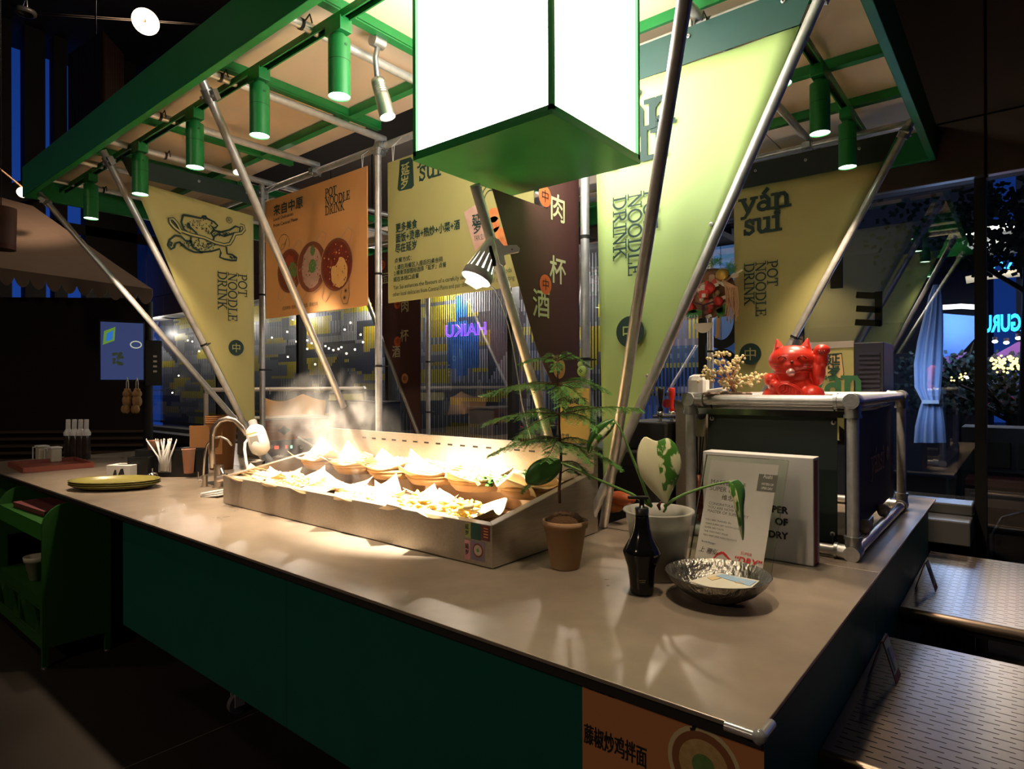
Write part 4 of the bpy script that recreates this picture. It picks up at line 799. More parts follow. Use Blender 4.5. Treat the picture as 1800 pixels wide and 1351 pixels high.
# faucets
def fd(x, y, d): return P(x, y, d=d)
mNick = M('brushed_nickel', (.60, .53, .46), .28, 1)
c = P(385, 856, z=.9); t = T('bar_faucet', 'large brushed nickel gooseneck faucet left of the steamer', 'faucet', c)
MB().cyl(c, c+Z_*.17, .036, n=20).build('base_column', mNick, t); MB().cyl(c, c+Z_*.006, .05, n=20).build('base_flange', mNick, t)
pts = [(374, 822), (373, 790), (373, 765), (377, 750), (387, 739), (400, 735), (414, 738), (426, 749), (434, 764)]
MB().tube([fd(x, y, 4.80) for x, y in pts], .020, 12).build('gooseneck', mNick, t)
MB().cyl(fd(388, 822, 4.78), fd(393, 834, 4.74), .014, n=10).cyl(fd(384, 842, 4.7), fd(400, 838, 4.7), .028, n=14).build('lever', mNick, t)
c = P(363, 856, z=.9)+V((-.03, .0, 0)); t = T('filter_faucet', 'small slim faucet left of the large gooseneck faucet', 'faucet', c)
MB().cyl(c, c+Z_*.09, .022, n=16).build('base_column', mNick, t); MB().cyl(c, c+Z_*.005, .034, n=16).build('base_flange', mNick, t)
MB().tube([fd(x, y, 4.83) for x, y in ((358, 836), (360, 800), (364, 782), (374, 770), (388, 767), (400, 773), (408, 783))], .009, 10).build('gooseneck', mNick, t)
MB().cyl(fd(350, 845, 4.8), fd(357, 845, 4.8), .014, n=10).cyl(fd(348.5, 829, 4.8), fd(349, 845, 4.8), .005, n=8).build('lever', mNick, t)
ba_, bb_ = fd(448, 755, 4.45), fd(458, 788, 4.4); ax = (bb_-ba_).normalized(); t = T('filter_bottle', 'white labelled filter bottle hanging beside the gooseneck faucet', 'bottle', ba_)
MB().lathe(ba_, [(0, -.03), (.035, -.028), (.06, -.005), (.068, .03), (.07, .13), (.062, .165), (.035, .19), (0, .195)], 22, ax=ax).build('bottle_body', M('bottle_white', (.62, .60, .56), .4), t)
MB().cyl(ba_-ax*.07, ba_-ax*.02, .03, n=12).build('bottle_cap', M('bottle_grey', (.35, .34, .33), .5), t)
nn = -FW; r_ = (RT*.95+UP*.25).normalized(); u_ = nn.cross(r_).normalized(); cc = ba_+ax*.09-FW*.073
MB().obox(cc+r_*.005, r_*.03, u_*.04, nn*.0005).build('label', M('label_grey', (.3, .3, .28), .6), t); MB().obox(cc+u_*.06, r_*.035, u_*.004, nn*.0006).build('label_stripe', M('label_yellow', (.6, .5, .1), .6), t)
t = T('white_hose', 'white water hose looping from the filter bottle to the steamer', 'hose', fd(434, 776, 4.35)); MB().tube([fd(x, y, dd) for x, y, dd in ((447, 770, 4.42), (437, 771, 4.4), (431, 778, 4.38), (430, 790, 4.36), (433, 812, 4.32), (437, 832, 4.28))], .010, 10).build('hose_tube', mWhite, t)
c = P(440, 812, z=.9); c = V((-5.05, 2.72, .9)); t = T('steel_cup', 'small steel pot behind the white filter bottle', 'pot', c); MB().lathe(c, [(0, 0), (.08, 0), (.085, .13), (.09, .14), (.082, .14), (.078, .01), (0, .01)], 22).build('pot_wall', mNick, t)
c = P(376, 872, z=.9); t = T('folded_cloth', 'folded white cloth lying at the left end of the steamer', 'cloth', c)
for i in range(3): MB().obox(c+V((0, 0, .008+.013*i)), V((.075-.01*i, .03, .01)), V((-.02, .05, 0)), V((0, 0, .006))).build('cloth_fold', mWhite, t, bevel=.004)
c = V((-4.9, 2.35, .9)); o = MB().box(-5.10, -4.60, 2.30, 2.72, .9, .903).build('drain_grid', mBlkM, loc=(-4.85, 2.5, .9)); tag(o, 'flat black rubber mat under the faucets', 'mat')
# wood-fronted grill, facing right
GX = -6.28; t = T('wooden_food_warmer', 'wood-fronted food warmer with star cut-outs and red switches', 'food warmer', (-6.5, 3.9, .9))
mGW = M('red_brown_wood_grain', (.16, .035, .008), .35, nz=.3, ns=3, sc=(2, 1.2, 22), c2=(.52, .16, .03))
y0, y1 = P(462, 740, x=GX).y, P(578, 735, x=GX).y; zt_ = P(500, 737, x=GX).z; zm = P(500, 773, x=GX).z
fr = MB(); fr.box(GX-.02, GX, y0, y1, zm, zt_); fr.build('wood_front', mGW, t)
MB().box(GX-.55, GX-.021, y0, y1, .905, zt_-.01).build('cabinet_body', mTray, t); MB().box(GX-.56, GX+.02, y0-.02, y1+.02, zt_, zt_+.02).build('top_lip', mTray, t)
MB().box(GX-.02, GX+.001, y0, y1, .90, zm-.004).build('control_panel', M('purple_grey_panel', (.12, .09, .11), .5), t)
for px, py in ((499, 756), (554, 751)):
    c = P(px, py, x=GX)+X_*.002; pts = []
    for i in range(32): a = 6.283*i/32; r = .055*(1-.38*abs(math.sin(2*a))**.8); pts.append(c+Y_*r*1.45*math.cos(a)+Z_*r*1.0*math.sin(a))
    MB().add(pts, [tuple(range(32))]).build('star_cut_out', M('dark_opening', (.02, .018, .015), .5), t)
for px, py, col in ((486, 786, (.9, .06, .03)), (503, 785, (.8, .05, .03)), (512, 785, (.4, .9, .5))):
    c = P(px, py, x=GX+.004); MB().box(c.x, c.x+.006, c.y-.018*(1.3 if px == 486 else .6), c.y+.018*(1.3 if px == 486 else .6), c.z-.016, c.z+.016).build('pilot_light', E('pilot_light', col, 1.5), t)
for px in (474, 526): c = P(px, 785, x=GX+.002); MB().cyl(c, c+X_*.04, .022, n=14).build('knob', mChrome, t)
# peach cloth and rail behind
RX = -6.95; ya, yb, zr = P(362, 684, x=RX).y, P(641, 687, x=RX).y, 1.63
t = T('pipe_rail', 'pale pipe rail behind the wooden food warmer', 'rail', (RX, ya, .9)); MB().tube([(RX, ya, .903), (RX, ya, zr-.03), (RX, ya+.03, zr), (RX, yb-.03, zr), (RX, yb, zr-.03), (RX, yb, .95)], PR, 12).build('rail_tube', M('cream_pipe', (.55, .48, .40), .4, .3), t); MB().ball((RX, yb-.01, zr-.01), .042, 12, 8).build('elbow', mCast, t); MB().ball((RX, ya+.01, zr-.01), .042, 12, 8).build('elbow', mCast, t)
t = T('peach_cloth', 'sagging peach cloth hung from the pipe rail behind the food warmer', 'cloth', (RX+.06, 4.4, 1.2)); n = 24; vs = []
yA, yB = P(460, 700, x=RX+.06).y, P(571, 700, x=RX+.06).y
for i in range(n+1):
    for j in range(11):
        u, v = i/n, j/10; sag = .09*math.sin(math.pi*((u*1.35+.12) % 1)); vs.append((RX+.06+.06*math.sin(u*11)*v*(1-v*.3)+.03*math.cos(u*5+v*3), yA+(yB-yA)*u, 1.575-sag*(1-v)-v*.36))
MB().add(vs, [(i*11+j, (i+1)*11+j, (i+1)*11+j+1, i*11+j+1) for i in range(n) for j in range(10)], 0, True).build('cloth_sheet', M('peach_fabric', (.62, .36, .16), .7), t)
MB().cyl((RX+.03, yA+.12, 1.57), (RX+.03, yA+.12, 1.65), .004).cyl((RX+.03, yB-.05, 1.57), (RX+.03, yB-.05, 1.65), .004).build('hook', mGalv, t)
t = T('yellow_strip_banner', 'narrow olive strip banner under the right end of the pipe rail', 'banner', (RX+.03, 5.0, 1.45)); MB().box(RX+.03, RX+.034, P(576, 700, x=RX).y, P(636, 700, x=RX).y, P(600, 708, x=RX).z, P(600, 692, x=RX).z).build('strip_cloth', mYelB, t)
c = V((-5.62, 3.78, .9)); t = T('sauce_pan', 'small steel pan with a pale handle right of the food warmer', 'pan', c)
MB().box(-6.22, -5.56, 3.0, 4.3, .9, .903).build('steel_base', mTray, t)
MB().lathe(c, [(0, .004), (.11, .004), (.125, .14), (.135, .15), (.12, .15), (.10, .012), (0, .012)], 24).build('pan_wall', mNick, t); MB().cyl(c+V((-.06, -.05, .13)), c+V((-.22, -.16, .24)), .010, n=10).build('pan_handle', mWhite, t)
c = P(490, 803, z=.91); t = T('crumpled_napkin', 'crumpled white napkin on the steel surface by the food warmer', 'napkin', c)
mb = MB(); random.seed(9)
for i in range(7): p = c+V((random.uniform(-.07, .07), random.uniform(-.03, .03), 0)); mb.obox(p, V((.03, .01, .01)), V((-.01, .018, .004)), V((0, 0, .005)))
tag(mb.build('napkin_folds', mWhite, t), kind='stuff')
# ------------------------------------------------------------- potted araucaria
mTerra = M('weathered_terracotta', (.34, .14, .07), .8, nz=.2, ns=7, bump=.2, bs=50, c2=(.30, .26, .13)); mMoss = M('dried_moss', (.07, .045, .015), .95, nz=.5, ns=60, bump=1, bs=150, c2=(.12, .05, .02))
mNeed = M('pine_needles', (.05, .17, .025), .5, nz=.3, ns=20, c2=(.10, .26, .045)); mBark = M('twig_bark', (.09, .035, .02), .8, nz=.3, ns=30)
pb = P(983, 1001, z=.9)+V((.0, .045, 0)); t = T('potted_pine', 'small norfolk pine in a weathered terracotta pot beside the steamer', 'potted plant', pb)
MB().lathe(pb, [(0, .002), (.060, .002), (.062, .006), (.089, .175), (.096, .176), (.097, .202), (.088, .204), (.084, .18), (.078, .17), (0, .168)], 34).build('terracotta_pot', mTerra, t)
mb = MB(); random.seed(2); n = 20; vs = [];
mb.ball(pb+Z_*.185, (.080, .080, .055), 26, 16); mb.v = [tuple(V(v)+(V(v)-pb-Z_*.185).normalized()*(.007*noise.noise(V(v)*45))) for v in mb.v]
mb.build('moss_mound', mMoss, t)
D1 = (pb-CAM).dot(FW)
tk = [(984, 884), (983, 860), (986, 820), (986, 789), (983, 750), (983, 718), (981, 680), (980, 650), (980, 624)]
tp = [P(x, y, d=D1) for x, y in tk]; MB().tube(tp, [.0065, .0065, .006, .0055, .005, .0045, .004, .0035, .002], 8).build('trunk', mBark, t)
def frond(p0, p1, droop, seed, wid=.055):
    random.seed(seed); mb = MB(); L_ = (p1-p0).length; n = max(6, int(L_/.0085)); d = (p1-p0)
    sidev = d.cross(Z_).normalized(); pts = []
    for i in range(n+1):
        s = i/n; pts.append(p0+d*s+Z_*(math.sin(math.pi*s)*.02-droop*s*s)+sidev*.006*math.sin(s*5+seed))
    mb.tube(pts, [.0028*(1-.7*i/n) for i in range(n+1)], 5, m=1)
    for i in range(2, n+1):
        s = i/n; wl = wid*(1.15-s*.75)*min(1, s*4)
        for sg in (-1, 1):
            tip = pts[i]+sidev*sg*wl+d.normalized()*wl*.65-Z_*wl*(.55+random.uniform(-.45, .35)); q = tip-pts[i]; m_ = 9
            for j in range(1, m_+1):                    # needles round each side twig
                b = pts[i]+q*(j/m_)
                for e in (-1, 1):
                    nv = (q.normalized()*.7+q.cross(Z_).normalized()*e*.9+Z_*random.uniform(-.3, .5)).normalized()*.0125
                    w_ = q.normalized()*.0017; mb.add([b-w_, b+w_, b+nv], [(0, 1, 2)], 0)
            w_ = Z_*.0012; mb.add([pts[i]-w_, pts[i]+w_, tip], [(0, 1, 2)], 0)
    for i in range(1, n*3):                             # needles on the main stem
        b = pts[0]+(pts[-1]-pts[0])*(i/(n*3)); k = min(n-1, int(i/3)); b = pts[k].lerp(pts[k+1], (i/3) % 1)
        a = random.uniform(0, 6.28); nv = (sidev*math.cos(a)+Z_*math.sin(a)+d.normalized()*.7).normalized()*.010; w_ = d.normalized()*.0012
        mb.add([b-w_, b+w_, b+nv], [(0, 1, 2)], 0)
    return mb
BR = [((981, 634), (914, 640), 0, .0, .02), ((981, 634), (1037, 626), 0, .05, .02), ((980, 640), (975, 652), -.10, 0, .03), ((980, 636), (988, 628), .10, 0, .02), ((980, 630), (955, 628), .05, .0, .02), ((980, 630), (1005, 624), -.04, .0, .02),
      ((982, 676), (848, 690), .02, .01, .055), ((982, 676), (1068, 678), .0, .02, .055), ((982, 680), (985, 700), -.18, .03, .05), ((982, 676), (905, 682), .14, 0, .05), ((982, 676), (1030, 668), .16, 0, .05), ((982, 678), (1030, 700), -.12, .02, .05),
      ((983, 728), (855, 738), .04, .01, .055), ((983, 728), (1125, 722), -.02, -.01, .055), ((983, 730), (903, 764), -.14, .02, .06), ((983, 728), (1050, 742), -.14, .02, .055), ((983, 728), (930, 722), .16, .0, .05), ((983, 728), (1040, 716), .16, .0, .05),
      ((985, 770), (862, 790), .0, .02, .055), ((985, 782), (1088, 808), .0, .03, .055), ((985, 775), (960, 800), -.16, .02, .05), ((985, 778), (1040, 800), -.13, .03, .05), ((985, 772), (1050, 780), .15, .02, .05), ((985, 772), (920, 775), .14, .01, .05),
      ((986, 826), (921, 850), -.02, .02, .045), ((986, 832), (1018, 830), .0, .01, .035), ((986, 826), (940, 826), .08, .01, .04), ((986, 812), (1035, 826), -.06, .02, .04)]
for i, (a, b, dd, dr, wd) in enumerate(BR):
    frond(P(*a, d=D1), P(*b, d=D1+dd), dr, i, wd).build('branch', [mNeed, mBark], t)
# ------------------------------------------------------------- variegated plant in a clear nursery pot
mLeafC = M('cream_leaf', (.62, .60, .38), .4, nz=.05); mVar = M('variegated_leaf', (.05, .17, .02), .4, ns=34, sc=(1, 1, .55), c2=(.62, .62, .36)); mLeafG = M('dark_green_leaf', (.045, .14, .03), .35, nz=.2); mStem = M('green_stem', (.11, .22, .05), .45)
cr = [n for n in mVar.node_tree.nodes if n.type == 'MIX'][0]; no_ = [n for n in mVar.node_tree.nodes if n.type == 'TEX_NOISE'][0]; rp = mVar.node_tree.nodes.new('ShaderNodeMapRange'); rp.inputs[1].default_value = .46; rp.inputs[2].default_value = .52
mVar.node_tree.links.new(no_.outputs[0], rp.inputs[0]); mVar.node_tree.links.new(rp.outputs[0], cr.inputs[0])
pc = P(1148, 1024, z=.9)+V((-.02, .09, 0)); t = T('variegated_plant', 'cream and green variegated climber in a frosted clear nursery pot', 'potted plant', pc); D2 = (pc-CAM).dot(FW)
mFrost = M('frosted_clear_plastic', (.62, .60, .52), .35); mFrost.node_tree.nodes['Principled BSDF'].inputs['Alpha'].default_value = .38
MB().lathe(pc, [(0, .004), (.098, .004), (.100, .01), (.124, .215), (.128, .222), (.132, .262), (.143, .266), (.141, .272), (.129, .27), (.123, .222)], 40).build('nursery_pot', mFrost, t)
MB().lathe(pc, [(0, .008), (.095, .008), (.119, .21), (0, .214)], 34).build('soil', M('dark_soil', (.05, .048, .042), .95, nz=.5, ns=60, bump=.6, bs=120, c2=(.10, .10, .07)), t)
def leaf(mid, left, right, mats, name, d, bend=.02, rib=.012):
    """leaf from a mid rib and two edges, all pixel tracks of equal length"""
    vs = []; n = len(mid)
    for i in range(n):
        b = bend*math.sin(math.pi*i/(n-1)); vs += [P(*left[i], d=d-b*.3), P((left[i][0]+mid[i][0])/2, (left[i][1]+mid[i][1])/2, d=d-b-.006), P(*mid[i], d=d-b+rib*math.sin(math.pi*i/(n-1))), P((right[i][0]+mid[i][0])/2, (right[i][1]+mid[i][1])/2, d=d-b-.006), P(*right[i], d=d-b*.3)]
    mb = MB(); fs = []; 
    for i in range(n-1):
        for k in range(4): mb.f.append([i*5+k, i*5+k+1, (i+1)*5+k+1, (i+1)*5+k]); mb.m.append(0 if k < 2 else 1); mb.s.append(True)
    mb.v = [tuple(v) for v in vs]; o = mb.build(name, mats, t); o.modifiers.new('t', 'SOLIDIFY').thickness = .0012; b = o.modifiers.new('s', 'SUBSURF'); b.levels = b.render_levels = 1
    return o
leaf([(1153, 776), (1154, 790), (1156, 808), (1159, 828), (1163, 850), (1168, 870), (1171, 886)], [(1132, 763), (1121, 782), (1117, 804), (1120, 828), (1133, 850), (1153, 870), (1169, 886)], [(1172, 767), (1188, 776), (1197, 797), (1200, 822), (1191, 846), (1179, 868), (1173, 886)], [mLeafC, mVar], 'big_leaf', D2-.02, .03)
leaf([(1284, 846), (1293, 856), (1297, 872), (1300, 890), (1302, 910), (1304, 930), (1306, 950)], [(1280, 846), (1281, 860), (1286, 874), (1292, 890), (1296, 910), (1299, 930), (1305, 950)], [(1296, 840), (1309, 852), (1311, 872), (1307, 888), (1308, 908), (1309, 928), (1307, 950)], [mVar, mLeafG], 'hanging_leaf', D2-.12, .03)
leaf([(1080, 738), (1071, 744), (1062, 752), (1052, 762), (1044, 772), (1038, 784), (1034, 796)], [(1078, 735), (1064, 738), (1050, 744), (1040, 756), (1034, 768), (1031, 782), (1033, 796)], [(1083, 741), (1078, 752), (1070, 764), (1060, 772), (1050, 782), (1042, 790), (1035, 797)], [mLeafG, mVar], 'drooping_leaf', D2+.06, .02)
leaf([(986, 812), (975, 816), (962, 822), (950, 830), (940, 838), (932, 845), (926, 849)], [(985, 806), (970, 803), (952, 804), (936, 812), (926, 824), (922, 838), (924, 848)], [(987, 822), (982, 834), (972, 844), (960, 851), (946, 854), (935, 853), (928, 850)], [mLeafG, mLeafG], 'dark_leaf', D2+.10, .02)
st = [((1144, 888), (1134, 862), (1124, 834), (1110, 800), (1099, 772), (1090, 752), (1080, 739)), ((1168, 890), (1184, 878), (1204, 868), (1234, 857), (1260, 850), (1284, 846)), ((1170, 886), (1170, 894), (1166, 900)), ((1146, 890), (1110, 868), (1050, 842), (1010, 822), (986, 813))]
for i, pts in enumerate(st): MB().tube([P(x, y, d=D2+(.0 if i != 1 else -.12*k/len(pts))+(.03*k/len(pts) if i == 3 else 0)) for k, (x, y) in enumerate(pts)], [.007-.004*k/len(pts) for k in range(len(pts))], 8).build('stem', mStem, t)
MB().tube([P(1160, 896, d=D2), P(1157, 888, d=D2), P(1163, 880, d=D2)], [.004, .008, .003], 7).build('shoot', M('purple_shoot', (.10, .03, .035), .6), t)
# ------------------------------------------------------------- soap bottle, bowl, plaque, white box
pc = P(1127, 1050, z=.9)+V((-.02, .045, 0)); t = T('soap_dispenser', 'glossy black sculpted pump soap bottle in front of the clear nursery pot', 'soap bottle', pc); D3 = (pc-CAM).dot(FW)
mGB = M('glossy_black_glass', (.005, .005, .005), .12, spec=.35)
MB().lathe(pc, [(0, .002), (.040, .002), (.043, .008), (.046, .05), (.053, .10), (.069, .150), (.070, .158), (.060, .178), (.042, .21), (.031, .245), (.026, .285), (.024, .292), (0, .293)], 36).build('bottle_body', mGB, t)
MB().lathe(pc, [(.026, .293), (.026, .318), (.022, .321), (.010, .322), (.009, .350), (0, .35)], 22).build('pump_collar', mBlk, t)
a = pc+Z_*.352; MB().plate([a+RT*x-FW*.0+FW*y for x, y in ((-.052, -.006), (-.045, -.009), (.0, -.014), (.022, -.014), (.026, 0), (.022, .014), (0, .014), (-.045, .009), (-.052, .006))], Z_*.010).build('pump_nozzle', mBlk, t, bevel=.002)
MB().obox(pc-FW*.0473+Z_*.062-RT*.008, RT*.012, FW*.001, Z_*.0012).obox(pc-FW*.0473+Z_*.055-RT*.008, RT*.010, FW*.001, Z_*.0012).build('small_print', M('gold_print', (.3, .25, .1), .4), t)
pc = P(1263, 1064, z=.9)+V((-.03, .07, 0)); t = T('hammered_bowl', 'dark hammered metal bowl holding a folded leaflet', 'bowl', pc)
mHam = M('hammered_pewter', (.20, .19, .165), .30, .95, nz=.2, bump=.9, bs=38, sc=(1.6, 1.6, .7))
prof = [(r_q, z_q*.76) for r_q, z_q in [(0, .002), (.05, .002), (.09, .012), (.135, .045), (.168, .088), (.183, .122), (.186, .126), (.181, .126), (.165, .094), (.13, .052), (.085, .022), (0, .014)]]
MB().lathe(pc, prof, 56).build('bowl_wall', mHam, t)
q_ = [P(1213, 1013, z=1.0), P(1240, 1026, z=.975), P(1316, 1036, z=.985), P(1336, 1024, z=1.0), P(1268, 1008, z=.97)]
lf = T('leaflet', 'folded cream leaflet with blue patches lying in the hammered bowl', 'leaflet', q_[0]); lm = [P(x, y, z=.966) for x, y in ((1211, 1022), (1263, 1007), (1335, 1021), (1319, 1035), (1262, 1036))]
MB().plate(lm, Z_*.002).build('leaflet_sheet', M('cream_leaflet', (.55, .52, .42), .6), lf)
mBl = M('pale_blue_print', (.25, .38, .52), .6); mSand = M('sand_print', (.55, .40, .2), .6)
for pts, mt in (([(1258, 1012), (1270, 1009), (1330, 1022), (1318, 1030)], mBl), ([(1243, 1015), (1256, 1012), (1268, 1016), (1252, 1020)], mSand), ([(1296, 1020), (1310, 1022), (1306, 1026), (1292, 1024)], mSand)): MB().plate([P(x, y, z=.9685) for x, y in pts], Z_*.0015).build('printed_patch', mt, lf)
# acrylic plaque
BL, BR_, TL, TR = P(1208, 990, y=2.60), P(1353, 1016, y=2.60), P(1240, 798, y=2.70), P(1388, 808, y=2.70); BL.z = BR_.z = .903; TR = TL+(BR_-BL)
t = T('acrylic_plaque', 'clear acrylic certificate block leaning behind the hammered bowl', 'plaque', BL); ur = (BR_-BL).normalized(); uu = (TL-BL); H_ = uu.length; uu = uu.normalized(); W_ = (BR_-BL).length; nn_ = ur.cross(uu).normalized()
mAcr = mGlassM.copy(); mAcr.name = 'clear_acrylic'
for n_ in mAcr.node_tree.nodes:
    if n_.type == 'BSDF_TRANSPARENT': n_.inputs[0].default_value = (.93, .97, .90, 1)
    if n_.type == 'FRESNEL': n_.inputs[0].default_value = 1.6
    if n_.type == 'BSDF_GLOSSY': n_.inputs['Roughness'].default_value = .05
MB().plate([BL, BR_, TR, TL], -nn_*.022).build('acrylic_block', mAcr, t, bevel=.003)
def PQ(u, v, l=.0): return BL+(BR_-BL)*u+(TL-BL)*v+nn_*l
MB().plate([PQ(.09, .03, .0004), PQ(.91, .03, .0004), PQ(.91, .95, .0004), PQ(.09, .95, .0004)], nn_*.0006).build('certificate_sheet', M('certificate_paper', (.62, .59, .52), .6), t)
mGr = M('grey_print', (.12, .12, .11), .6); mRedP = M('red_print', (.62, .04, .04), .6); LP = .0015
def pt(s, u, v, sz, mt, fat=0, shear=0, al='LEFT'): return text(s, PQ(u, v), ur, uu, sz*H_, mt, t, lift=LP, fat=fat, shear=shear, align=al)
MB().plate([PQ(.70, .71, LP), PQ(.92, .71, LP), PQ(.92, .86, LP), PQ(.70, .86, LP)], nn_*.0004).build('logo_block', M('olive_grey_print', (.16, .15, .12), .6), t)
mWp = M('pale_print', (.68, .66, .6), .6)
for s, v, z in (('Asahi', .825, .050), ('MASTERS OF', .765, .028), ('SUPER DRY', .728, .030)): text(s, PQ(.81, v, .001), ur, uu, z*H_, mWp, t, lift=LP, align='CENTER', fat=.0003, sx=.72)
for s, u, v, z in (('MASTERS OF', .13, .735, .058), ('SUPER DRY', .13, .675, .058), ('CONGRATULATIONS', .15, .545, .034), ('YOU ARE NOW A', .15, .51, .034), ('MASTER OF SUPER DRY', .15, .475, .036), ('YOU ARE TRAINED IN:', .14, .40, .024), ('ASAHI SUPER DRY KNOWLEDGE', .15, .365, .022), ('SUPER DRY TASTE', .15, .33, .022), ('THE TWO PART POUR', .15, .295, .022), ('KEG AND LINE MAINTENANCE', .15, .26, .022), ('Brand Manager', .14, .20, .022)): pt(s, u, v, z, mGr)
pt('维忠', .3, .60, .055, mInk); pt('上 雅弘', .12, .115, .055, mInk, shear=.3)
pt('SUPER', .63, .145, .036, mRedP, shear=.25); slab(['D R'], PQ(.6, .045), ur, uu, .0001, mRedP, t) if 0 else None
pt('“DRY”', .56, .068, .085, mRedP, fat=.0012, shear=.25)
arcp = [(.30, .04), (.36, .11), (.42, .135), (.48, .105), (.56, .055), (.68, .03), (.86, .02)]
mb = MB(); 
for (a, b), wv in zip(zip(arcp, arcp[1:]), (.012, .018, .018, .014, .009, .005)): mb.ribbon([PQ(*a, LP), PQ(*b, LP)], wv*H_*1.2, nn_)
mb.build('red_swoosh', mRedP, t)
# white box with red stripe
bl, br, tl = P(1236, 975, y=2.84), P(1428, 993, y=2.90), None
x0, x1 = P(1236, 900, y=2.86).x, P(1430, 900, y=2.86).x
t = T('white_carton', 'white cardboard carton with a dark red side stripe behind the plaque', 'box', (x0, 2.86, .9)); mCard = M('white_carton_board', (.56, .54, .51), .6)
MB().box(x0, x1, 2.86, 2.96, .903, 1.362).build('carton_body', mCard, t, bevel=.003)
MB().box(x1-.0005, x1+.001, 2.872, 2.925, .905, 1.350).build('red_stripe', M('dark_red_print', (.30, .015, .015), .5), t)
xt_ = P(1385, 930, y=2.86).x
for s, z in (('SUPER', P(1385, 903, y=2.86).z), ('OF', P(1385, 924, y=2.86).z), ('DRY', P(1385, 948, y=2.86).z)): text(s, (xt_, 2.86, z), X_, Z_, .042, mInk, t, align='RIGHT', lift=.001, fat=.002)
# ------------------------------------------------------------- pipe cage
CX0, CX1, CY0, CY1, CZ0, CZ1 = -1.335, -.585, 3.09, 4.50, .93, 1.60
t = T('pipe_cage', 'galvanised pipe cage with dark cloth panels at the right end of the counter', 'rack', ((CX0+CX1)/2, CY0, .9)); cage = t
R = .0255
for x in (CX0, CX1):
    for y in (CY0, CY1): MB().cyl((x, y, CZ0), (x, y, CZ1), R, n=20).build('upright_pipe', mGalv, t)
for z in (CZ0, CZ1):
    for y in (CY0, CY1):
        MB().cyl((CX0, y, z), (CX1, y, z), R, n=20).build('cross_pipe', mGalv, t)
    for x in (CX0, CX1): MB().cyl((x, CY0, z), (x, CY1, z), R, n=20).build('side_pipe', mGalv, t)
for x in (CX0, CX1):
    for y in (CY0, CY1):
        for z in (CZ0, CZ1):
            sz = 1 if z == CZ0 else -1; sx_ = 1 if x == CX0 else -1; sy_ = 1 if y == CY0 else -1; p = V((x, y, z)); f_ = MB()
            f_.ball(p, .037, 16, 10).cyl(p, p+Z_*sz*.07, .033, n=18).cyl(p+Z_*sz*.06, p+Z_*sz*.074, .037, n=18).cyl(p, p+X_*sx_*.07, .033, n=18).cyl(p+X_*sx_*.06, p+X_*sx_*.074, .037, n=18).cyl(p-Y_*sy_*.042, p+Y_*sy_*.06, .034, n=18)
            f_.build('corner_fitting', mCast, t)
mBC = M('dark_green_cloth_panel', (.016, .028, .022), .55, nz=.1)
tt = T('hanging_cloth', 'dark green cloth panel tied in the front of the pipe cage', 'cloth panel', (-.95, 3.13, .95))
MB().box(P(1245, 800, y=3.15).x, P(1472, 800, y=3.15).x, 3.148, 3.150, .955, 1.535).build('cloth_sheet', mBC, tt)
for x, z in ((P(1251, 730, y=3.14).x, 1.50), (P(1465, 730, y=3.14).x, 1.50), (P(1463, 960, y=3.14).x, .99)):
    MB().lathe((x, 3.144, z), [(.004, -.002), (.011, -.002), (.011, .003), (.004, .003)], 12, ax=-Y_).build('eyelet', mGalv, tt); MB().tube([(x, 3.14, z), (x+.01, 3.12, z+.05*(1 if z > 1.2 else -1)), (x, 3.12, 1.6 if z > 1.2 else .94)], .004, 5).build('cord', mBlkM, tt)
tt = T('hanging_cloth', 'black cloth panel with a faint gold name on the right side of the pipe cage', 'cloth panel', (CX1+.0, 3.7, .95))
BXx = CX1-.045; MB().plate([(BXx, 3.17, .96), (BXx, 4.40, .99), (BXx, 4.42, 1.55), (BXx, 3.9, 1.535), (BXx, 3.15, 1.545)], (-.002, 0, 0)).build('cloth_sheet', mBlkM, tt)
mGold = M('dull_gold_print', (.35, .19, .10), .6); p = P(1531, 830, x=BXx); p2 = P(1566, 822, x=BXx); slab(['yánsi'], (BXx, p.y, p.z-.01), Y_*1.05, Z_, .125, mGold, tt, th=.15); seal((BXx, p.y+.50, p.z+.06), .042, Y_, tt, mGold, mInk, k=1.2)
bd = MB().box(CX0+.03, CX1-.03, CY0+.03, CY1-.3, CZ1-.045, CZ1-.027).build('cage_shelf', M('pale_shelf_board', (.5, .48, .45), .5), t)
MB().box(CX0+.03, CX1-.02, CY0+.005, CY0+.02, CZ1-.075, CZ1-.045).build('chrome_rail', mChrome, t)
for i, (y, zz) in enumerate(((3.45, 1.0), (3.95, 1.0))): tt = T('cloth_bundle', ['nearer grey cloth bundle tied to the lower side pipe of the cage', 'farther pale cloth bundle tied to the lower side pipe of the cage'][i], 'cloth', (CX1-.02, y, .955)); MB().ball((CX1-.015, y, .985), (.035, .05, .03), 10, 7).ball((CX1-.02, y+.05, .975), (.03, .04, .025), 10, 7).ball((CX1-.01, y-.05, .975), (.025, .03, .02), 10, 7).build('bundle', M('beige_rag', (.5, .42, .32), .8), tt)
t = T('steel_ledge', 'low steel ledge inside the pipe cage', 'ledge', (-.95, 3.6, .9)); MB().box(CX0+.05, CX1-.06, 3.35, 3.95, .903, .945).build('ledge_top', mTray, t, bevel=.006)
t = T('printed_paper', 'pale printed paper leaning inside the pipe cage', 'paper', (-.72, 3.3, 1.2)); MB().plate([P(1475, 748, y=3.22), P(1490, 760, y=3.22), P(1490, 790, y=3.22), P(1475, 772, y=3.22)], (0, .002, 0)).build('sheet', M('crumpled_print', (.6, .45, .4), .6, ns=40, c2=(.2, .15, .15)), t)
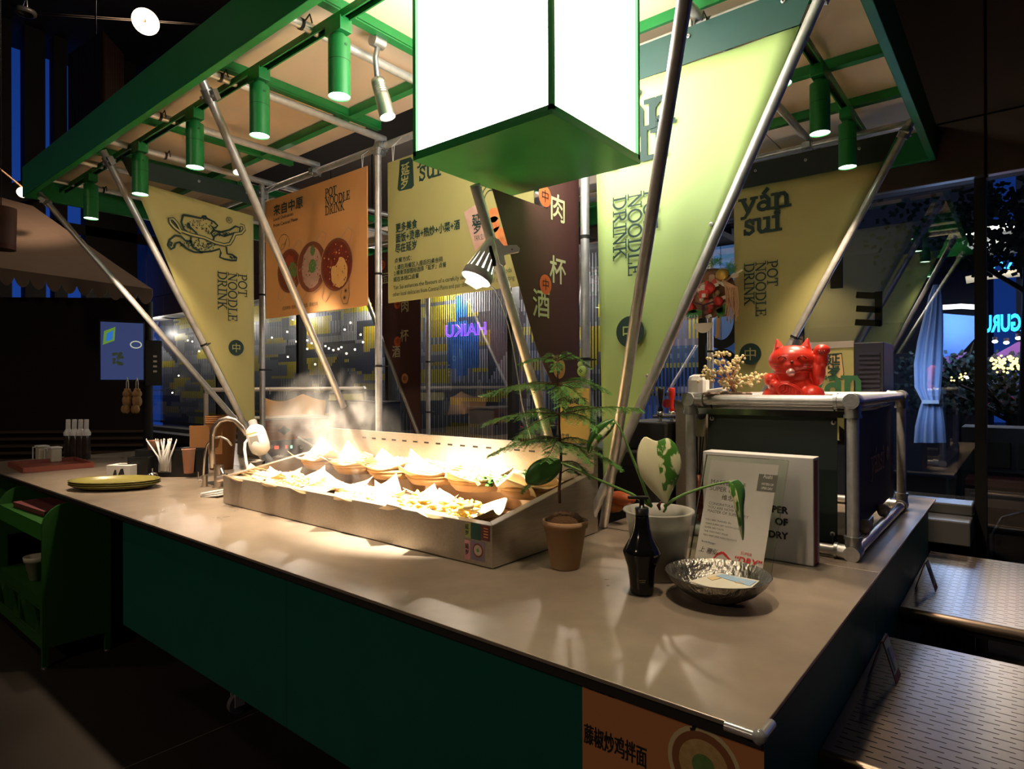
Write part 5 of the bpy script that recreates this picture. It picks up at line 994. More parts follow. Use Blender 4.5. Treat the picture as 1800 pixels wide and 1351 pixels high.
# ------------------------------------------------------------- red beckoning cat (plain round-faced lucky cat)
ZS = CZ1-.027
cc = V((-.905, 3.34, ZS)); t = T('lucky_cat', 'plain red beckoning lucky cat figurine on top of the pipe cage', 'figurine', cc)
fr_ = V((.24, -.97, 0)).normalized(); rr_ = V((-fr_.y, fr_.x, 0))
rt_ = V((fr_.y*-1, fr_.x, 0)); rt_ = -V((fr_.y, -fr_.x, 0)); 
def cp(u, v, z): return cc+rt_*u+fr_*v+Z_*z
rot = Matrix((( rt_.x, fr_.x, 0), (rt_.y, fr_.y, 0), (0, 0, 1)))
mCat = M('satin_red_vinyl', (.66, .035, .018), .36, nz=.04, coat=.2)
b = MB()
B_ = lambda u, v, z, rx, ry, rz: b.ball(cp(u, v, z), (rx, ry, rz), 22, 14, rot=rot)
B_(0, -.01, .085, .105, .088, .092); B_(0, .01, .15, .082, .068, .07); B_(-.085, .045, .045, .055, .062, .046); B_(.09, .045, .048, .058, .066, .050)
B_(0, .0, .222, .112, .085, .078); B_(0, .045, .196, .060, .045, .036)
B_(.118, .015, .165, .034, .036, .070); B_(.130, .02, .225, .033, .034, .055); B_(.134, .024, .270, .038, .036, .030)
B_(-.098, .055, .125, .032, .04, .036); B_(-.075, .085, .095, .030, .035, .030)
for s_ in (-1, 1):                       # upright pointed ears
    e0 = cp(s_*.058, 0, .282); b.cyl(e0-Z_*.02, e0+Z_*.055+rt_*s_*.014, .036, .004, n=16)
o = b.build('cat_body', mCat, t); m = o.modifiers.new('r', 'REMESH'); m.mode = 'VOXEL'; m.voxel_size = .0045; m.use_smooth_shade = True; m = o.modifiers.new('s', 'SMOOTH'); m.iterations = 8; m.factor = .6
mEye = M('dark_red_line', (.16, .01, .008), .4)
for s_ in (-1, 1):
    MB().tube([cp(s_*.045+dx, .088-.2*abs(dx)-.004, .232+dz) for dx, dz in ((-.02, -.004), (-.01, .006), (0, .009), (.01, .006), (.02, -.004))], .0028, 6).build('closed_eye', mEye, t)
    for k in range(3): MB().tube([cp(s_*.055, .082, .200-.008*k), cp(s_*.088, .062, .204-.012*k)], .0015, 5).build('whisker', mEye, t)
    e0 = cp(s_*.058, .030, .290); MB().plate([e0-rt_*.016, e0+rt_*.016, e0+Z_*.032+rt_*s_*.006-fr_*.012], fr_*.004).build('inner_ear', M('light_red_inner_ear', (.75, .10, .07), .4), t)
MB().ball(cp(0, .094, .212), (.009, .008, .007), 10, 7).build('nose', mEye, t)
MB().tube([cp(.078*math.cos(a), .0+.083*math.sin(a)*.85, .162+.006*math.sin(a*2)) for a in [i*6.283/28 for i in range(29)]], .009, 8).build('collar', mCat, t)
MB().ball(cp(-.005, .098, .160), .021, 16, 10).build('neck_bell', M('pink_silver_bell', (.80, .42, .38), .25, .6), t)
pl_ = MB(); cq = cp(-.005, .125, .062); uq = (rt_*.86-Z_*.5).normalized(); vq = uq.cross(fr_).normalized(); 
pl_.add([cq+uq*.072*math.cos(a)+vq*.043*math.sin(a)+fr_*z_ for z_ in (0, .012) for a in [i*6.283/26 for i in range(26)]], [tuple(range(26))[::-1], tuple(range(26, 52))]+[(i, (i+1) % 26, 26+(i+1) % 26, 26+i) for i in range(26)]); pl_.build('coin_plate', mCat, t, bevel=.003)
lr = MB(); lr.tube([cq+uq*.060*math.cos(a)+vq*.033*math.sin(a)+fr_*.014 for a in [i*6.283/26 for i in range(27)]], .003, 6)
for k in range(7): x_ = -.045+.015*k; lr.tube([cq+uq*x_+vq*(-.022)+fr_*.013, cq+uq*(x_+.012)+vq*(0)+fr_*.014, cq+uq*x_+vq*.022+fr_*.013], .0022, 5)
lr.build('coin_relief', mCat, t)
for k in range(3): MB().tube([cp(.122+.011*k, .058, .268), cp(.122+.011*k, .062, .250)], .0025, 5).build('paw_line', mEye, t); MB().tube([cp(-.092+.013*k, .108, .106), cp(-.090+.013*k, .118, .09)], .0025, 5).build('paw_line', mEye, t)
# ------------------------------------------------------------- cream bonsai
bp = V((-1.13, 3.26, ZS)); t = T('cream_bonsai', 'cream bonsai tree ornament on a driftwood slab left of the red cat', 'ornament', bp); DB = 3.16
random.seed(12); mb = MB()
for i in range(9): mb.ball(P(1243+i*9, 691+random.uniform(-1, 2), d=DB), (.022, .03, .010), 8, 5)
mb.build('driftwood_slab', M('driftwood', (.40, .30, .24), .8, nz=.4, ns=30), t)
mTw = M('coral_branch', (.62, .30, .18), .6)
hubs = [(1268, 622), (1262, 636), (1300, 632), (1252, 652), (1288, 645), (1246, 661), (1276, 654), (1270, 671), (1300, 662), (1318, 664), (1334, 660), (1305, 674), (1290, 680)]
for x, y in hubs: MB().tube([P(1290, 688, d=DB), P(1284, 675, d=DB), P((1284+x)/2, (668+y)/2, d=DB), P(x, y, d=DB)], [.009, .007, .004, .002], 6).build('branch', mTw, t)
mBlm = M('cream_blossom', (.86, .72, .42), .7, nz=.15, ns=60)
for x, y in hubs:
    mb = MB()
    for i in range(16): mb.ball(P(x+random.gauss(0, 9), y+random.gauss(0, 3.4), d=DB+random.uniform(-.04, .04)), random.uniform(.006, .0105), 6, 4)
    o = mb.build('blossom_cluster', mBlm, t)
# ------------------------------------------------------------- beer tower, taps, white dispenser
t = T('steel_cabinet', 'tall stainless cabinet left of the pipe cage', 'cabinet', (-1.62, 3.7, ZG)); x0, x1 = P(1187, 720, y=3.5).x, P(1241, 720, y=3.5).x
MB().box(x0, x1, 3.5, 3.9, ZG+.0, 1.57).build('cabinet_body', mTray, t, bevel=.004); MB().box(x0-.004, x1+.004, 3.49, 3.91, 1.571, 1.582).build('top_lip', mChrome, t); MB().cyl(P(1232, 728, y=3.49), P(1232, 728, y=3.46), .03, n=16).build('round_port', mChrome, t)
t = T('white_dispenser', 'rounded white dispenser standing on the steel cabinet', 'dispenser', (x0+.08, 3.62, 1.582)); c = P(1226, 700, y=3.58); MB().box(c.x-.055, c.x+.055, 3.54, 3.66, 1.583, 1.735).build('dispenser_body', mWhite, t, bevel=.035)
t = T('paper_pack', 'white folded paper pack behind the bonsai', 'pack', P(1258, 690, y=3.62)); a = P(1247, 692, y=3.62); b2 = P(1277, 680, y=3.62); MB().obox((a+b2)/2+Z_*.0, X_*.05+Z_*.008, Y_*.05, Z_*.012).build('pack_body', mWhite, t, bevel=.006); MB().box(x1+.01, CX0+.2, 3.55, 3.68, 1.575, 1.588).build('pack_support', mTray, t)
t = T('beer_taps', 'chrome tap arm with a black and a red tap handle', 'tap', P(1170, 735, y=3.65)); 
a, b2 = P(1150, 731, y=3.6), P(1190, 730, y=3.56); MB().cyl(a, b2, .014, n=12).build('tap_arm', mChrome, t)
for px, mt, nm, hx in ((1161, mBlk, 'black_tap_handle', 683), (1181, M('red_handle', (.75, .03, .01), .35), 'red_tap_handle', 681)):
    p0, p1 = P(px, 722, y=3.58), P(px, hx, y=3.58); MB().lathe(p0, [(.016, 0), (.018, .004), (.010, .03), (.018, .10), (.020, .135), (.015, .142), (0, .143)], 16).build(nm, mt, t); MB().ball(p0-Z_*.018, .022, 12, 8).cyl(p0-Z_*.03, p0-Z_*.09, .010, n=10).build('tap_body', mChrome, t)
MB().disc(P(1172, 709, y=3.62), .028, -Y_, 20).build('round_badge', mRedP, t); MB().cyl(P(1165, 760, y=3.6), P(1165, 778, y=3.6), .022, n=12).build('drip_nozzle', mWhite, t)
t = T('black_cooler', 'black drinks cooler behind the steamer end', 'cooler', (-2.1, 3.6, ZG)); MB().box(-2.55, x0-.03, 3.3, 3.9, ZG, 1.28).build('cooler_body', mBlkM, t, bevel=.01); MB().box(x0-.32, x0-.03, 3.42, 3.8, 1.282, 1.45).build('drip_housing', mBlkM, t, bevel=.01); MB().box(-2.4, -1.7, 3.296, 3.299, .95, 1.2).build('door_panel', mBlk, t)
for i, (px, py, lab) in enumerate(((1072, 900, 'orange snack packet on the steel shelf behind the steamer end'), (1092, 888, 'dark orange snack packet behind the clear nursery pot'))):
    c = P(px, py, y=3.1); t = T('snack_packet', lab, 'packet', c); c.z = max(c.z, .9); MB().ball(c+Z_*.04, (.09, .05, .04), 14, 8).build('packet_foil', M('orange_foil', (.45+.0*i, .15-.05*i, .03), .35, nz=.4, ns=12), t)
t = T('work_shelf', 'steel shelf on the inner side of the counter behind the steamer end', 'shelf', (-1.6, 3.1, .88)); MB().box(-1.80, -1.37, 2.96, 3.28, .885, .9).build('shelf_plate', mTop, t)
# reed diffuser
c = P(1213, 932, z=.9)+V((.03, .02, 0)); c.x = max(c.x, -1.34); t = T('reed_diffuser', 'amber bottle with black reed sticks behind the variegated plant', 'diffuser', c)
MB().lathe(c, [(0, .002), (.03, .002), (.033, .01), (.033, .17), (.028, .20), (.024, .22)], 18).build('amber_bottle', M('amber_glass', (.10, .015, .008), .15, coat=.5), t); MB().lathe(c, [(.026, .22), (.030, .222), (.030, .30), (.0, .30)], 18).build('copper_collar', M('copper_band', (.5, .2, .12), .4, .5), t)
for i in range(9): a = 6.283*i/9; MB().cyl(c+V((.012*math.cos(a), .012*math.sin(a), .30)), c+V((.032*math.cos(a), .02*math.sin(a), .50)), .0028, n=6).build('reed_stick', mBlkM, t)
# sign on the pole and green charm
t = T('pole_sign', 'small yellow sign with green characters tied to the pole behind the pine', 'sign', P(1010, 760, y=2.835)); a, b2 = P(984, 772, y=2.835), P(1036, 682, y=2.835)
MB().box(a.x, b2.x, 2.833, 2.837, 1.36, b2.z).build('sign_sheet', M('yellow_paper', (.62, .42, .12), .6), t)
text('吃串喝酒', (a.x+.012, 2.833, b2.z-.085), X_, Z_, .042, mDk, t, lift=.001, fat=.0012, sx=.95); text('立等可取', (a.x+.012, 2.833, b2.z-.135), X_, Z_, .042, mDk, t, lift=.001, fat=.0012, sx=.95); text('在线', (a.x+.012, 2.833, b2.z-.27), X_, Z_, .026, mDk, t, lift=.001, fat=.0008)
for i in range(5): MB().ribbon([(a.x+.02+.03*i, 2.8325, b2.z-.17-.01*(i % 2)), (a.x+.03+.03*i, 2.8325, b2.z-.17-.01*(i % 2))], .012, -Y_).build('orange_mark', mOrgL, t)
c = P(1023, 652, y=2.82); t = T('green_charm', 'small round green flower charm hanging on the pole above the pine', 'charm', c); mCh = M('lime_felt', (.40, .58, .16), .7)
MB().ball(c, (.030, .014, .030), 14, 9).ball(c+V((-.012, 0, .035)), (.016, .010, .018), 10, 7).build('charm_body', mCh, t)
for k in range(4): a = k*1.57; MB().ball(c+V((.007*math.cos(a), -.014, .007*math.sin(a))), .004, 6, 4).build('dark_petal', mDk, t)
# ------------------------------------------------------------- festive rake ornament on the back pole
oc = P(1250, 528, y=4.70); t = T('festive_ornament', 'colourful festive rake ornament hung on the back pole', 'ornament', oc); fan = MB()
mStraw = M('rice_straw', (.62, .36, .20), .7, nz=.2); mRd = M('lacquer_red', (.55, .03, .025), .4, nz=.2); mGo = M('gold_leaf', (.75, .45, .10), .35, .6); mIv = M('ivory_fan', (.72, .62, .48), .6); mPu = M('dark_cord', (.06, .015, .03), .7); mPine = M('plastic_pine', (.04, .20, .03), .6); mBr = M('bamboo_rod', (.48, .30, .16), .5)
def op(px, py, d=0.): return P(px, py, y=4.66-d)
MB().lathe(op(1250, 515), [(0, .02), (.16, .015), (.19, .0), (.17, -.02), (0, -.03)], 26, ax=-Y_).build('basket_back', M('woven_brown', (.20, .10, .05), .8, nz=.4, ns=40), t)
random.seed(21)
for i in range(46):
    a = random.uniform(0, 6.283); r = random.uniform(.04, .20); c = op(1250, 520)+X_*r*math.cos(a)+Z_*r*math.sin(a)*.85-Y_*random.uniform(.01, .07)
    mt = random.choice([mRd, mRd, mGo, mIv, mBr, mRd, M('brown_lacquer%d' % (i % 2), (.12, .05, .03), .5) if i < 2 else mBr]); k = i % 3
    if k == 0: MB().ball(c, (.020, .014, .020), 8, 6).build('bead', mt, t)
    elif k == 1: MB().obox(c, X_*.022+Z_*.006, Y_*.004, Z_*.012-X_*.004).build('wooden_tag', mt, t)
    else: MB().disc(c, .022, -Y_+X_*.3, 12).build('round_disc', mt, t)
MB().plate([op(1236, 557, .1)+X_*.075*math.cos(a)*(1)+Z_*(-.045+.075*math.sin(a)) for a in [math.pi+i*math.pi/12 for i in range(13)]]+[op(1263, 545, .1), op(1229, 530, .1), op(1200, 0, .1)][:0], (0, .006, 0)).build('ivory_fan', mIv, t)
MB().tube([op(1236, 537, .12), op(1236, 560, .12)], [.012, .008], 8).tube([op(1220, 531, .12), op(1236, 536, .12), op(1254, 530, .12)], .006, 6).build('tassel', mPu, t)
for s_, cx in ((-1, 1218), (1, 1260)):
    for k in range(9): a = math.radians(200+k*18 if s_ < 0 else -20-k*0+(-60+k*15)); c = op(cx, 545, .08); MB().ribbon([c, c+X_*.09*math.cos(a)+Z_*.06*math.sin(a)], .014, -Y_).build('pine_sprig', mPine, t)
for c, mt, r in ((op(1247, 507, .1), mRd, .045), (op(1262, 529, .1), mRd, .04), (op(1271, 545, .05), mRd, .05), (op(1212, 541, .05), mRd, .045), (op(1269, 483, .08), mGo, .05)): MB().lathe(c, [(0, .02), (r*.6, .016), (r, 0), (r*.6, -.01), (0, -.01)], 14, ax=-Y_).build('rosette', mt, t)
MB().obox(op(1237, 517, .12), X_*.035, Y_*.004, Z_*.028).build('red_mask_plate', mRd, t); MB().obox(op(1237, 519, .13), X_*.014, Y_*.004, Z_*.014).build('white_mask', mIv, t)
for px in range(1275, 1297, 3): MB().tube([op(1270, 492, .1), op(px, 505, .09), op(px+2, 530+(px % 7)*3, .08), op(px, 552+(px % 5)*4, .08)], .005, 5).build('straw_rope', mStraw, t)
MB().tube([op(1268, 500, .05), op(1285, 486, .05), op(1305, 474, .05)], .007, 6).build('white_twig', mIv, t); MB().ball(op(1291, 484, .06), (.03, .02, .018), 8, 6).build('paper_crane', mIv, t)
for cx, cy in ((1253, 462), (1243, 466), (1284, 468), (1289, 474), (1282, 478), (1262, 458)):
    mb = MB()
    for i in range(40): a = random.uniform(0, 6.28); e = random.uniform(-1, 1.4); c = op(cx, cy, .05)+V((random.gauss(0, .012), random.gauss(0, .01), random.gauss(0, .012))); mb.ribbon([c, c+V((.03*math.cos(a), -.01, .03*math.sin(a)))], .003, -Y_)
    tag(mb.build('green_tuft', mPine, t), kind='stuff')
MB().plate([op(1259, 555, .03), op(1267, 553, .03), op(1265, 594, .03), op(1257, 594, .03)], (0, .006, 0)).build('wooden_handle', mBr, t)
# ------------------------------------------------------------- machine with yellow sign at the far right end
t = T('vent_machine', 'dark louvred machine with a yellow name sign behind the red cat', 'machine', (-.9, 4.75, .9)); ym = 4.60
ax0, ax1, bx_ = P(1420, 650, y=ym).x, P(1501, 650, y=ym).x, P(1553, 650, y=ym).x; z1, zb_ = P(1460, 612, y=ym).z, 1.0
MB().box(ax0-.02, bx_, ym+.01, 5.0, .903, z1+.03).build('machine_body', M('dark_navy_metal', (.012, .015, .03), .5), t, bevel=.004)
MB().box(ax0, ax1, ym-.004, ym+.006, 1.3, z1).build('sign_board', mYelB, t); MB().box(ax0-.02, ax1, ym-.006, ym+.008, z1+.001, z1+.045).build('sign_rail', M('beige_rail', (.35, .31, .27), .5), t)
for i in range(12): MB().box(ax1+.03, bx_-.02, ym+.002, ym+.012, z1-.05-.03*i, z1-.035-.03*i).build('louvre', M('louvre_blue_black', (.02, .024, .045), .4), t)
bd = [P(x, y, y=ym-.006) for x, y in ((1452, 622), (1480, 620), (1484, 656), (1482, 666), (1450, 664), (1448, 656))]; cen = sum(bd, V((0, 0, 0)))/6
MB().add([p for p in bd], [tuple(range(6))]).build('name_badge', mDk, t); MB().add([cen+(p-cen)*.92-Y_*.001 for p in bd], [tuple(range(6))]).build('badge_face', M('peach_badge', (.55, .36, .16), .6), t)
ch('延', 1465, 640, .085, dict(y=ym-.008), X_, mDk, t); ch('岁', 1465, 661, .085, dict(y=ym-.008), X_, mDk, t); p = P(1418, 693, y=ym-.006); slab(['yán'], p, X_*1.0, Z_, .17, M('green_print', (.03, .13, .05), .6), t, th=.2)
# ------------------------------------------------------------- perforated tables on the right
mPerf = M('perforated_bench_steel', (.22, .165, .125), .30, .75, nz=.1, ns=5)
def perf_table(y0, y1, xr, label):
    t = T('perforated_table', label, 'table', (.2, (y0+y1)/2, ZG)); x0, z = -.497, .53; mb = MB()
    # sheet pierced by staggered slots: only the slots are cut, as a real grid of strips
    ry = .034; n = int((y1-y0-.06)/ry); L_ = .058; G = .028; 
    yv = y0+.03
    for i in range(n):
        ys = yv+i*ry; mb.box(x0+.03, xr, ys, ys+ry-.0055, z-.0015, z)
        off_ = (i % 2)*(L_+G)/2; x = x0+.03-off_
        while x < xr:
            a, b = max(x+L_, x0+.03), min(x+L_+G, xr)
            if b > a: mb.box(a, b, ys+ry-.0055, ys+ry, z-.0015, z)
            x += L_+G
    mb.box(x0, x0+.03, y0+.03, y1-.03, z-.0015, z); mb.box(x0, xr, yv+n*ry, y1-.0, z-.0015, z)
    tag(mb.build('pierced_top', mPerf, t), kind='stuff')
    MB().cyl((x0, y0+.02, z-.028), (xr, y0+.02, z-.028), .030, n=24).build('rolled_edge', mPerf, t); MB().cyl((x0, y1-.0, z-.028), (xr, y1-.0, z-.028), .028, n=20).build('rolled_edge', mPerf, t)
    MB().box(x0, xr, y0+.05, y0+.07, z-.09, z-.055).build('cross_beam', mBlkM, t); MB().box(x0, xr, y1-.08, y1-.06, z-.09, z-.04).build('cross_beam', mBlkM, t)
    MB().box(x0+.03, xr, y0+.06, y1-.03, z-.034, z-.030).build('under_tray', mBlkM, t)
    for x in (x0+.15, xr-.1):
        for y in (y0+.1, y1-.1): MB().box(x-.02, x+.02, y-.02, y+.02, ZG, z-.092).build('leg', mBlkM, t)
    return t
perf_table(2.12, 3.27, .95, 'nearer perforated steel table beside the teal counter')
perf_table(3.74, 5.12, 1.1, 'farther perforated steel table beside the teal counter')
def tent(px, py, s, label, f1, f2):
    p = P(px, py, z=.531); t = T('menu_card', label, 'menu card', p)
    a, b, c = P(*f1[0], d=f1[3]), P(*f1[1], d=f1[3]+.05), P(*f1[2], d=f1[3]-.03)
    return t
mRedCard = M('dark_red_card', (.10, .018, .015), .5)
for (x, y, s, lab) in ((-.43, 2.82, 1.0, 'small tent menu card standing on the nearer perforated table'), (-.43, 4.18, 1.0, 'small tent menu card standing on the farther perforated table')):
    t = T('menu_card', lab, 'menu card', (x, y, .532)); hh = .15; w2 = .052
    MB().plate([(x-.045, y-w2, .533), (x-.045, y+w2, .533), (x, y+w2, .533+hh), (x, y-w2, .533+hh)], (.003, 0, 0)).build('card_back', mRedCard, t)
    MB().plate([(x+.05, y-w2, .533), (x+.05, y+w2, .533), (x+.004, y+w2, .533+hh), (x+.004, y-w2, .533+hh)], (.003, 0, 0)).build('card_front', mRedCard, t)
    f_ = lambda u, v, l=.0045: V((x+.05+l-.046*v, y-w2+2*w2*u, .533+hh*v)); MB().add([f_(.03, .2), f_(.97, .2), f_(.97, .97), f_(.03, .97)], [(0, 1, 2, 3)]).build('printed_face', M('menu_print', (.35, .42, .40), .5), t)
    MB().add([f_(.1, .25, .0055), f_(.45, .25, .0055), f_(.45, .8, .0055), f_(.1, .8, .0055)], [(0, 1, 2, 3)]).build('printed_patch', M('teal_patch', (.02, .10, .15), .5), t); MB().add([f_(.55, .45, .0055), f_(.85, .45, .0055), f_(.85, .75, .0055), f_(.55, .75, .0055)], [(0, 1, 2, 3)]).build('printed_patch', M('violet_patch', (.22, .2, .55), .5), t)
# ------------------------------------------------------------- green shelf cabinet at the left
t = T('shelf_cabinet', 'green metal shelf cabinet with rounded sides left of the teal counter', 'cabinet', (-6.4, 1.5, ZG)); cxa, cxb, cy0, cy1 = -7.7, -5.36, 1.31, 1.74
def sidep(x): 
    pts = [(x, cy0, ZG+.14), (x, cy1, ZG+.14), (x, cy1, .835)]+[(x, cy0+.16-.16*math.sin(a), .675+.16*math.cos(a)) for a in [i*math.pi/2/8 for i in range(9)]]; return pts
MB().plate(sidep(cxb), (-.02, 0, 0)).build('side_panel', mGreenD, t); MB().plate(sidep(cxa+.02), (-.02, 0, 0)).build('side_panel', mGreenD, t); MB().plate(sidep(-6.56), (-.02, 0, 0)).build('side_panel', mGreenD, t)
for x in (cxa+.02, cxb-.02):
    for y in (cy0+.02, cy1-.02): MB().box(x-.018, x+.018, y-.018, y+.018, ZG+.012, ZG+.139).build('leg', mGreenD, t); MB().cyl((x, y, ZG), (x, y, ZG+.011), .022, n=10).build('foot_pad', mCast, t)
for z0_, z1_, nm in ((.69, .70, 'top_shelf'), (.17, .18, 'middle_shelf'), (-.17, -.16, 'bottom_shelf')): MB().box(cxa+.02, cxb-.021, cy0+.004, cy1, z0_, z1_).build(nm, mGreenD, t)
MB().box(cxa+.02, cxb-.021, cy0, cy0+.003, .585, .705).build('front_rail', M('green_rail_paint', (.03, .17, .02), .4), t)
MB().box(cxa+.02, cxb-.021, cy0, cy0+.003, .11, .182).build('front_rail', mGreenD, t); MB().box(cxa+.02, cxb-.021, cy0, cy0+.003, -.18, -.11).build('front_rail', mGreenD, t); MB().box(cxa+.02, cxb-.021, cy1-.002, cy1, -.16, .835).build('back_panel', mGreenD, t)
def wire_door(x0, x1):
    z0_, z1_ = -.105, .105; f_ = MB().box(x0, x0+.02, cy0, cy0+.004, z0_, z1_).box(x1-.02, x1, cy0, cy0+.004, z0_, z1_).box(x0+.02, x1-.02, cy0, cy0+.004, z0_, z0_+.015).box(x0+.02, x1-.02, cy0, cy0+.004, z1_-.015, z1_); o = f_.build('mesh_door', mGreenD, t)
    m_ = MB(); k = 0; x = x0
    while x < x1:
        for s_ in (1, -1):
            a = (x, cy0+.002, z0_+.01); b = (x+s_*.19, cy0+.002, z1_-.01)
            xa, xb_ = x, x+s_*.19
            if x0 < xb_ < x1: m_.bar(a, b, .0018, .0018)
        x += .012
    o2 = m_.build('wire_mesh', mGreenD, o); o2['kind'] = 'stuff'
for x0, x1 in ((-7.68, -7.15), (-7.14, -6.6), (-6.55, -5.96), (-5.95, -5.385)): wire_door(x0, x1)
for i in range(4): c = V((-6.05+.02*i, 1.52-.006*i, .705+.012*i)); tag(MB().obox(c, (.34, .02, 0), (-.01, .13, 0), (0, 0, .005)).build('menu_folder', M('red_menu_cover%d' % i, (.20-.02*i, .04, .04), .5), loc=c, bevel=.002), ['bottom', 'second', 'third', 'topmost'][i]+' red menu folder of the stack on the green cabinet', 'menu', 'red menu folders on the green cabinet')
t = T('storage_crate', 'grey plastic crate on the middle shelf of the green cabinet', 'crate', (-6.9, 1.5, .182)); mCr = M('grey_crate', (.12, .12, .12), .6)
cx_, cy_ = -6.88, 1.52
MB().box(cx_-.32, cx_+.32, cy_-.15, cy_+.15, .183, .19).build('crate_base', mCr, t)
for a in ((cx_-.32, cx_+.32, cy_-.15, cy_-.142), (cx_-.32, cx_+.32, cy_+.142, cy_+.15), (cx_-.32, cx_-.312, cy_-.142, cy_+.142), (cx_+.312, cx_+.32, cy_-.142, cy_+.142)): MB().box(*a, .19, .44).build('crate_wall', mCr, t)
for x in (-.25, 0, .25): MB().box(cx_+x-.01, cx_+x+.01, cy_-.158, cy_-.151, .19, .43).build('crate_rib', mCr, t)
mb = MB(); random.seed(4)
for i in range(40): mb.ball((cx_+random.uniform(-.27, .27), cy_+random.uniform(-.11, .11), .43+random.uniform(-.02, .05)), random.uniform(.02, .04), 7, 5)
tag(mb.build('wrapped_packets', M('clear_wrapped_food', (.22, .21, .15), .3, nz=.5, ns=20), loc=(cx_, cy_, .4)), 'heap of small wrapped packets filling the grey crate', 'packets', kind='stuff')
for i, (px, lab) in enumerate(((67, 'lower white cup of the stack on the middle shelf of the green cabinet'), (67, 'upper white cup of the stack on the middle shelf of the green cabinet'))):
    c = V((-5.93, 1.42, .183+.055*i)); k_ = 1+.22*i; o = MB().lathe(c, [(0, 0), (.050*k_, 0), (.062*k_, .085), (.070*k_, .088), (.074*k_, .125), (.068*k_, .125), (.056*k_, .02), (0, .02)], 22).build('white_cup', M('cup_white', (.45, .45, .33), .5), loc=c); tag(o, lab, 'cup', 'white cups in the green cabinet')
t = T('clear_bags', 'clear bags of supplies on the bottom shelf of the green cabinet', 'bags', (-6.9, 1.5, -.158)); mb = MB()
for i in range(8): mb.ball((-7.3+.14*i, 1.52, -.06+.02*(i % 2)), (.09, .1, .09), 9, 6)
tag(mb.build('bag_heap', M('clear_bag', (.20, .20, .14), .25, nz=.5, ns=15, c2=(.35, .18, .06)), t), kind='stuff')
# ------------------------------------------------------------- left hall: awning stall, TV, lanterns
t = T('awning_stall', 'beige awning with scalloped edge over the dark stall at the far left', 'awning', (-9.8, 2.0, 2.6)); mAw = M('beige_canvas', (.26, .18, .125), .75, nz=.1, bump=.1, bs=20)
e0, e1 = P(-60, 462, d=8.6), P(268, 508, d=9.0); r0, r1 = P(-60, 330, d=10.6), P(58, 362, d=10.6); rm = P(150, 420, d=9.9)
MB().add([e0, e1, P(200, 462, d=9.4), r1, r0], [(0, 1, 2, 3, 4)], 0).build('canvas_roof', mAw, t).modifiers.new('t', 'SOLIDIFY').thickness = .01
n = 12; mb = MB(); dn = (e1-e0)/n
for i in range(n):
    a = e0+dn*i; b = e0+dn*(i+1); pts = [a, b]; m_ = 10
    for j in range(m_+1): s = 1-j/m_; dz = .10+.13*math.sin(math.pi*s)**.7 if 0 < s < 1 else .10; pts.append(a+(b-a)*s-Z_*dz)
    MB().plate(pts, FW*.006).build('scallop', mAw, t)
wl_ = T('dark_stall_wall', 'dark closed shutter wall under the beige awning', 'wall', (-9.8, 2.0, ZG)); a, b = P(-80, 600, d=8.9), P(262, 600, d=9.1)
MB().plate([V((a.x, a.y, ZG)), V((b.x, b.y, ZG)), V((b.x, b.y, 2.95)), V((a.x, a.y, 2.95))], FW*.05).build('shutter', M('dark_brown_shutter', (.014, .007, .005), .8), wl_)
for i in range(7):
    z = 1.02-.10*i; p0, p1 = V((a.x, a.y, z))-FW*.03, V((b.x, b.y, z))-FW*.03; MB().bar(p0, p1, .02, .035).build('wall_batten', M('brown_batten', (.09, .055, .035), .6), wl_)
MB().cyl(V((b.x, b.y, ZG)), V((b.x, b.y, 2.9)), .05, n=10).build('stall_post', mBlkM, wl_)
spot(P(50, 300, d=8.6)+Z_*.6, P(60, 395, d=10.0), 75, color=(1, .7, .5), deg=70, blend=1, size=.1)
t = T('television', 'wall television with a blue picture beside the dark stall', 'television', P(215, 610, d=7.6)); c = [P(180, 565, d=7.45), P(252, 556, d=7.7), P(252, 668, d=7.7), P(177, 667, d=7.45)]
q0, q1 = V((c[3].x, c[3].y, 0)), V((c[1].x, c[1].y, 0)); zt1, zt0 = c[0].z, c[3].z; dq = (q1-q0).normalized(); nq = dq.cross(Z_).normalized()
def tv(u, v, l): return q0+(q1-q0)*u+Z_*(zt0+(zt1-zt0)*v)+nq*l
MB().plate([tv(-.03, -.03, 0), tv(1.03, -.03, 0), tv(1.03, 1.03, 0), tv(-.03, 1.03, 0)], -nq*.05).build('housing', mBlk, t, bevel=.004)
MB().add([tv(0, 0, .002), tv(1, 0, .002), tv(1, 1, .002), tv(0, 1, .002)], [(0, 1, 2, 3)]).build('lit_screen', E('blue_screen', (.020, .030, .085), 1.0), t)
mSG = E('screen_green', (.12, .25, .03), .6); mSB = E('screen_blue', (.02, .12, .4), .8); mSW = E('screen_white', (.5, .55, .4), .6); mSD = E('screen_dark', (.03, .04, .02), .5)
MB().add([tv(*p, .003) for p in ((.05, .60), (.32, .68), (.34, .92), (.08, .84))], [(0, 1, 2, 3)]).build('screen_frame', mSG, t); MB().add([tv(*p, .004) for p in ((.12, .66), (.27, .70), (.29, .86), (.14, .80))], [(0, 1, 2, 3)]).build('screen_patch', mSB, t)
MB().ribbon([tv(.82+.13*a, .62+.06*b, .004) for a, b in arc(0, 0, 1, 1, 0, 360, 16)], .012, nq).build('screen_ring', mSW, t)
random.seed(5); mb = MB()
for i in range(14): u, v = .3+random.uniform(0, .2), .25+random.uniform(0, .22); mb.disc(tv(u, v, .004), .02, nq, 7)
mb.build('screen_food', mSD, t); MB().obox(tv(.5, .5, -.12), nq*.07, dq*.04, Z_*.1).bar(tv(.5, .5, -.15), tv(1.1, .5, -.2), .04, .08).build('wall_arm', mBlkM, t)
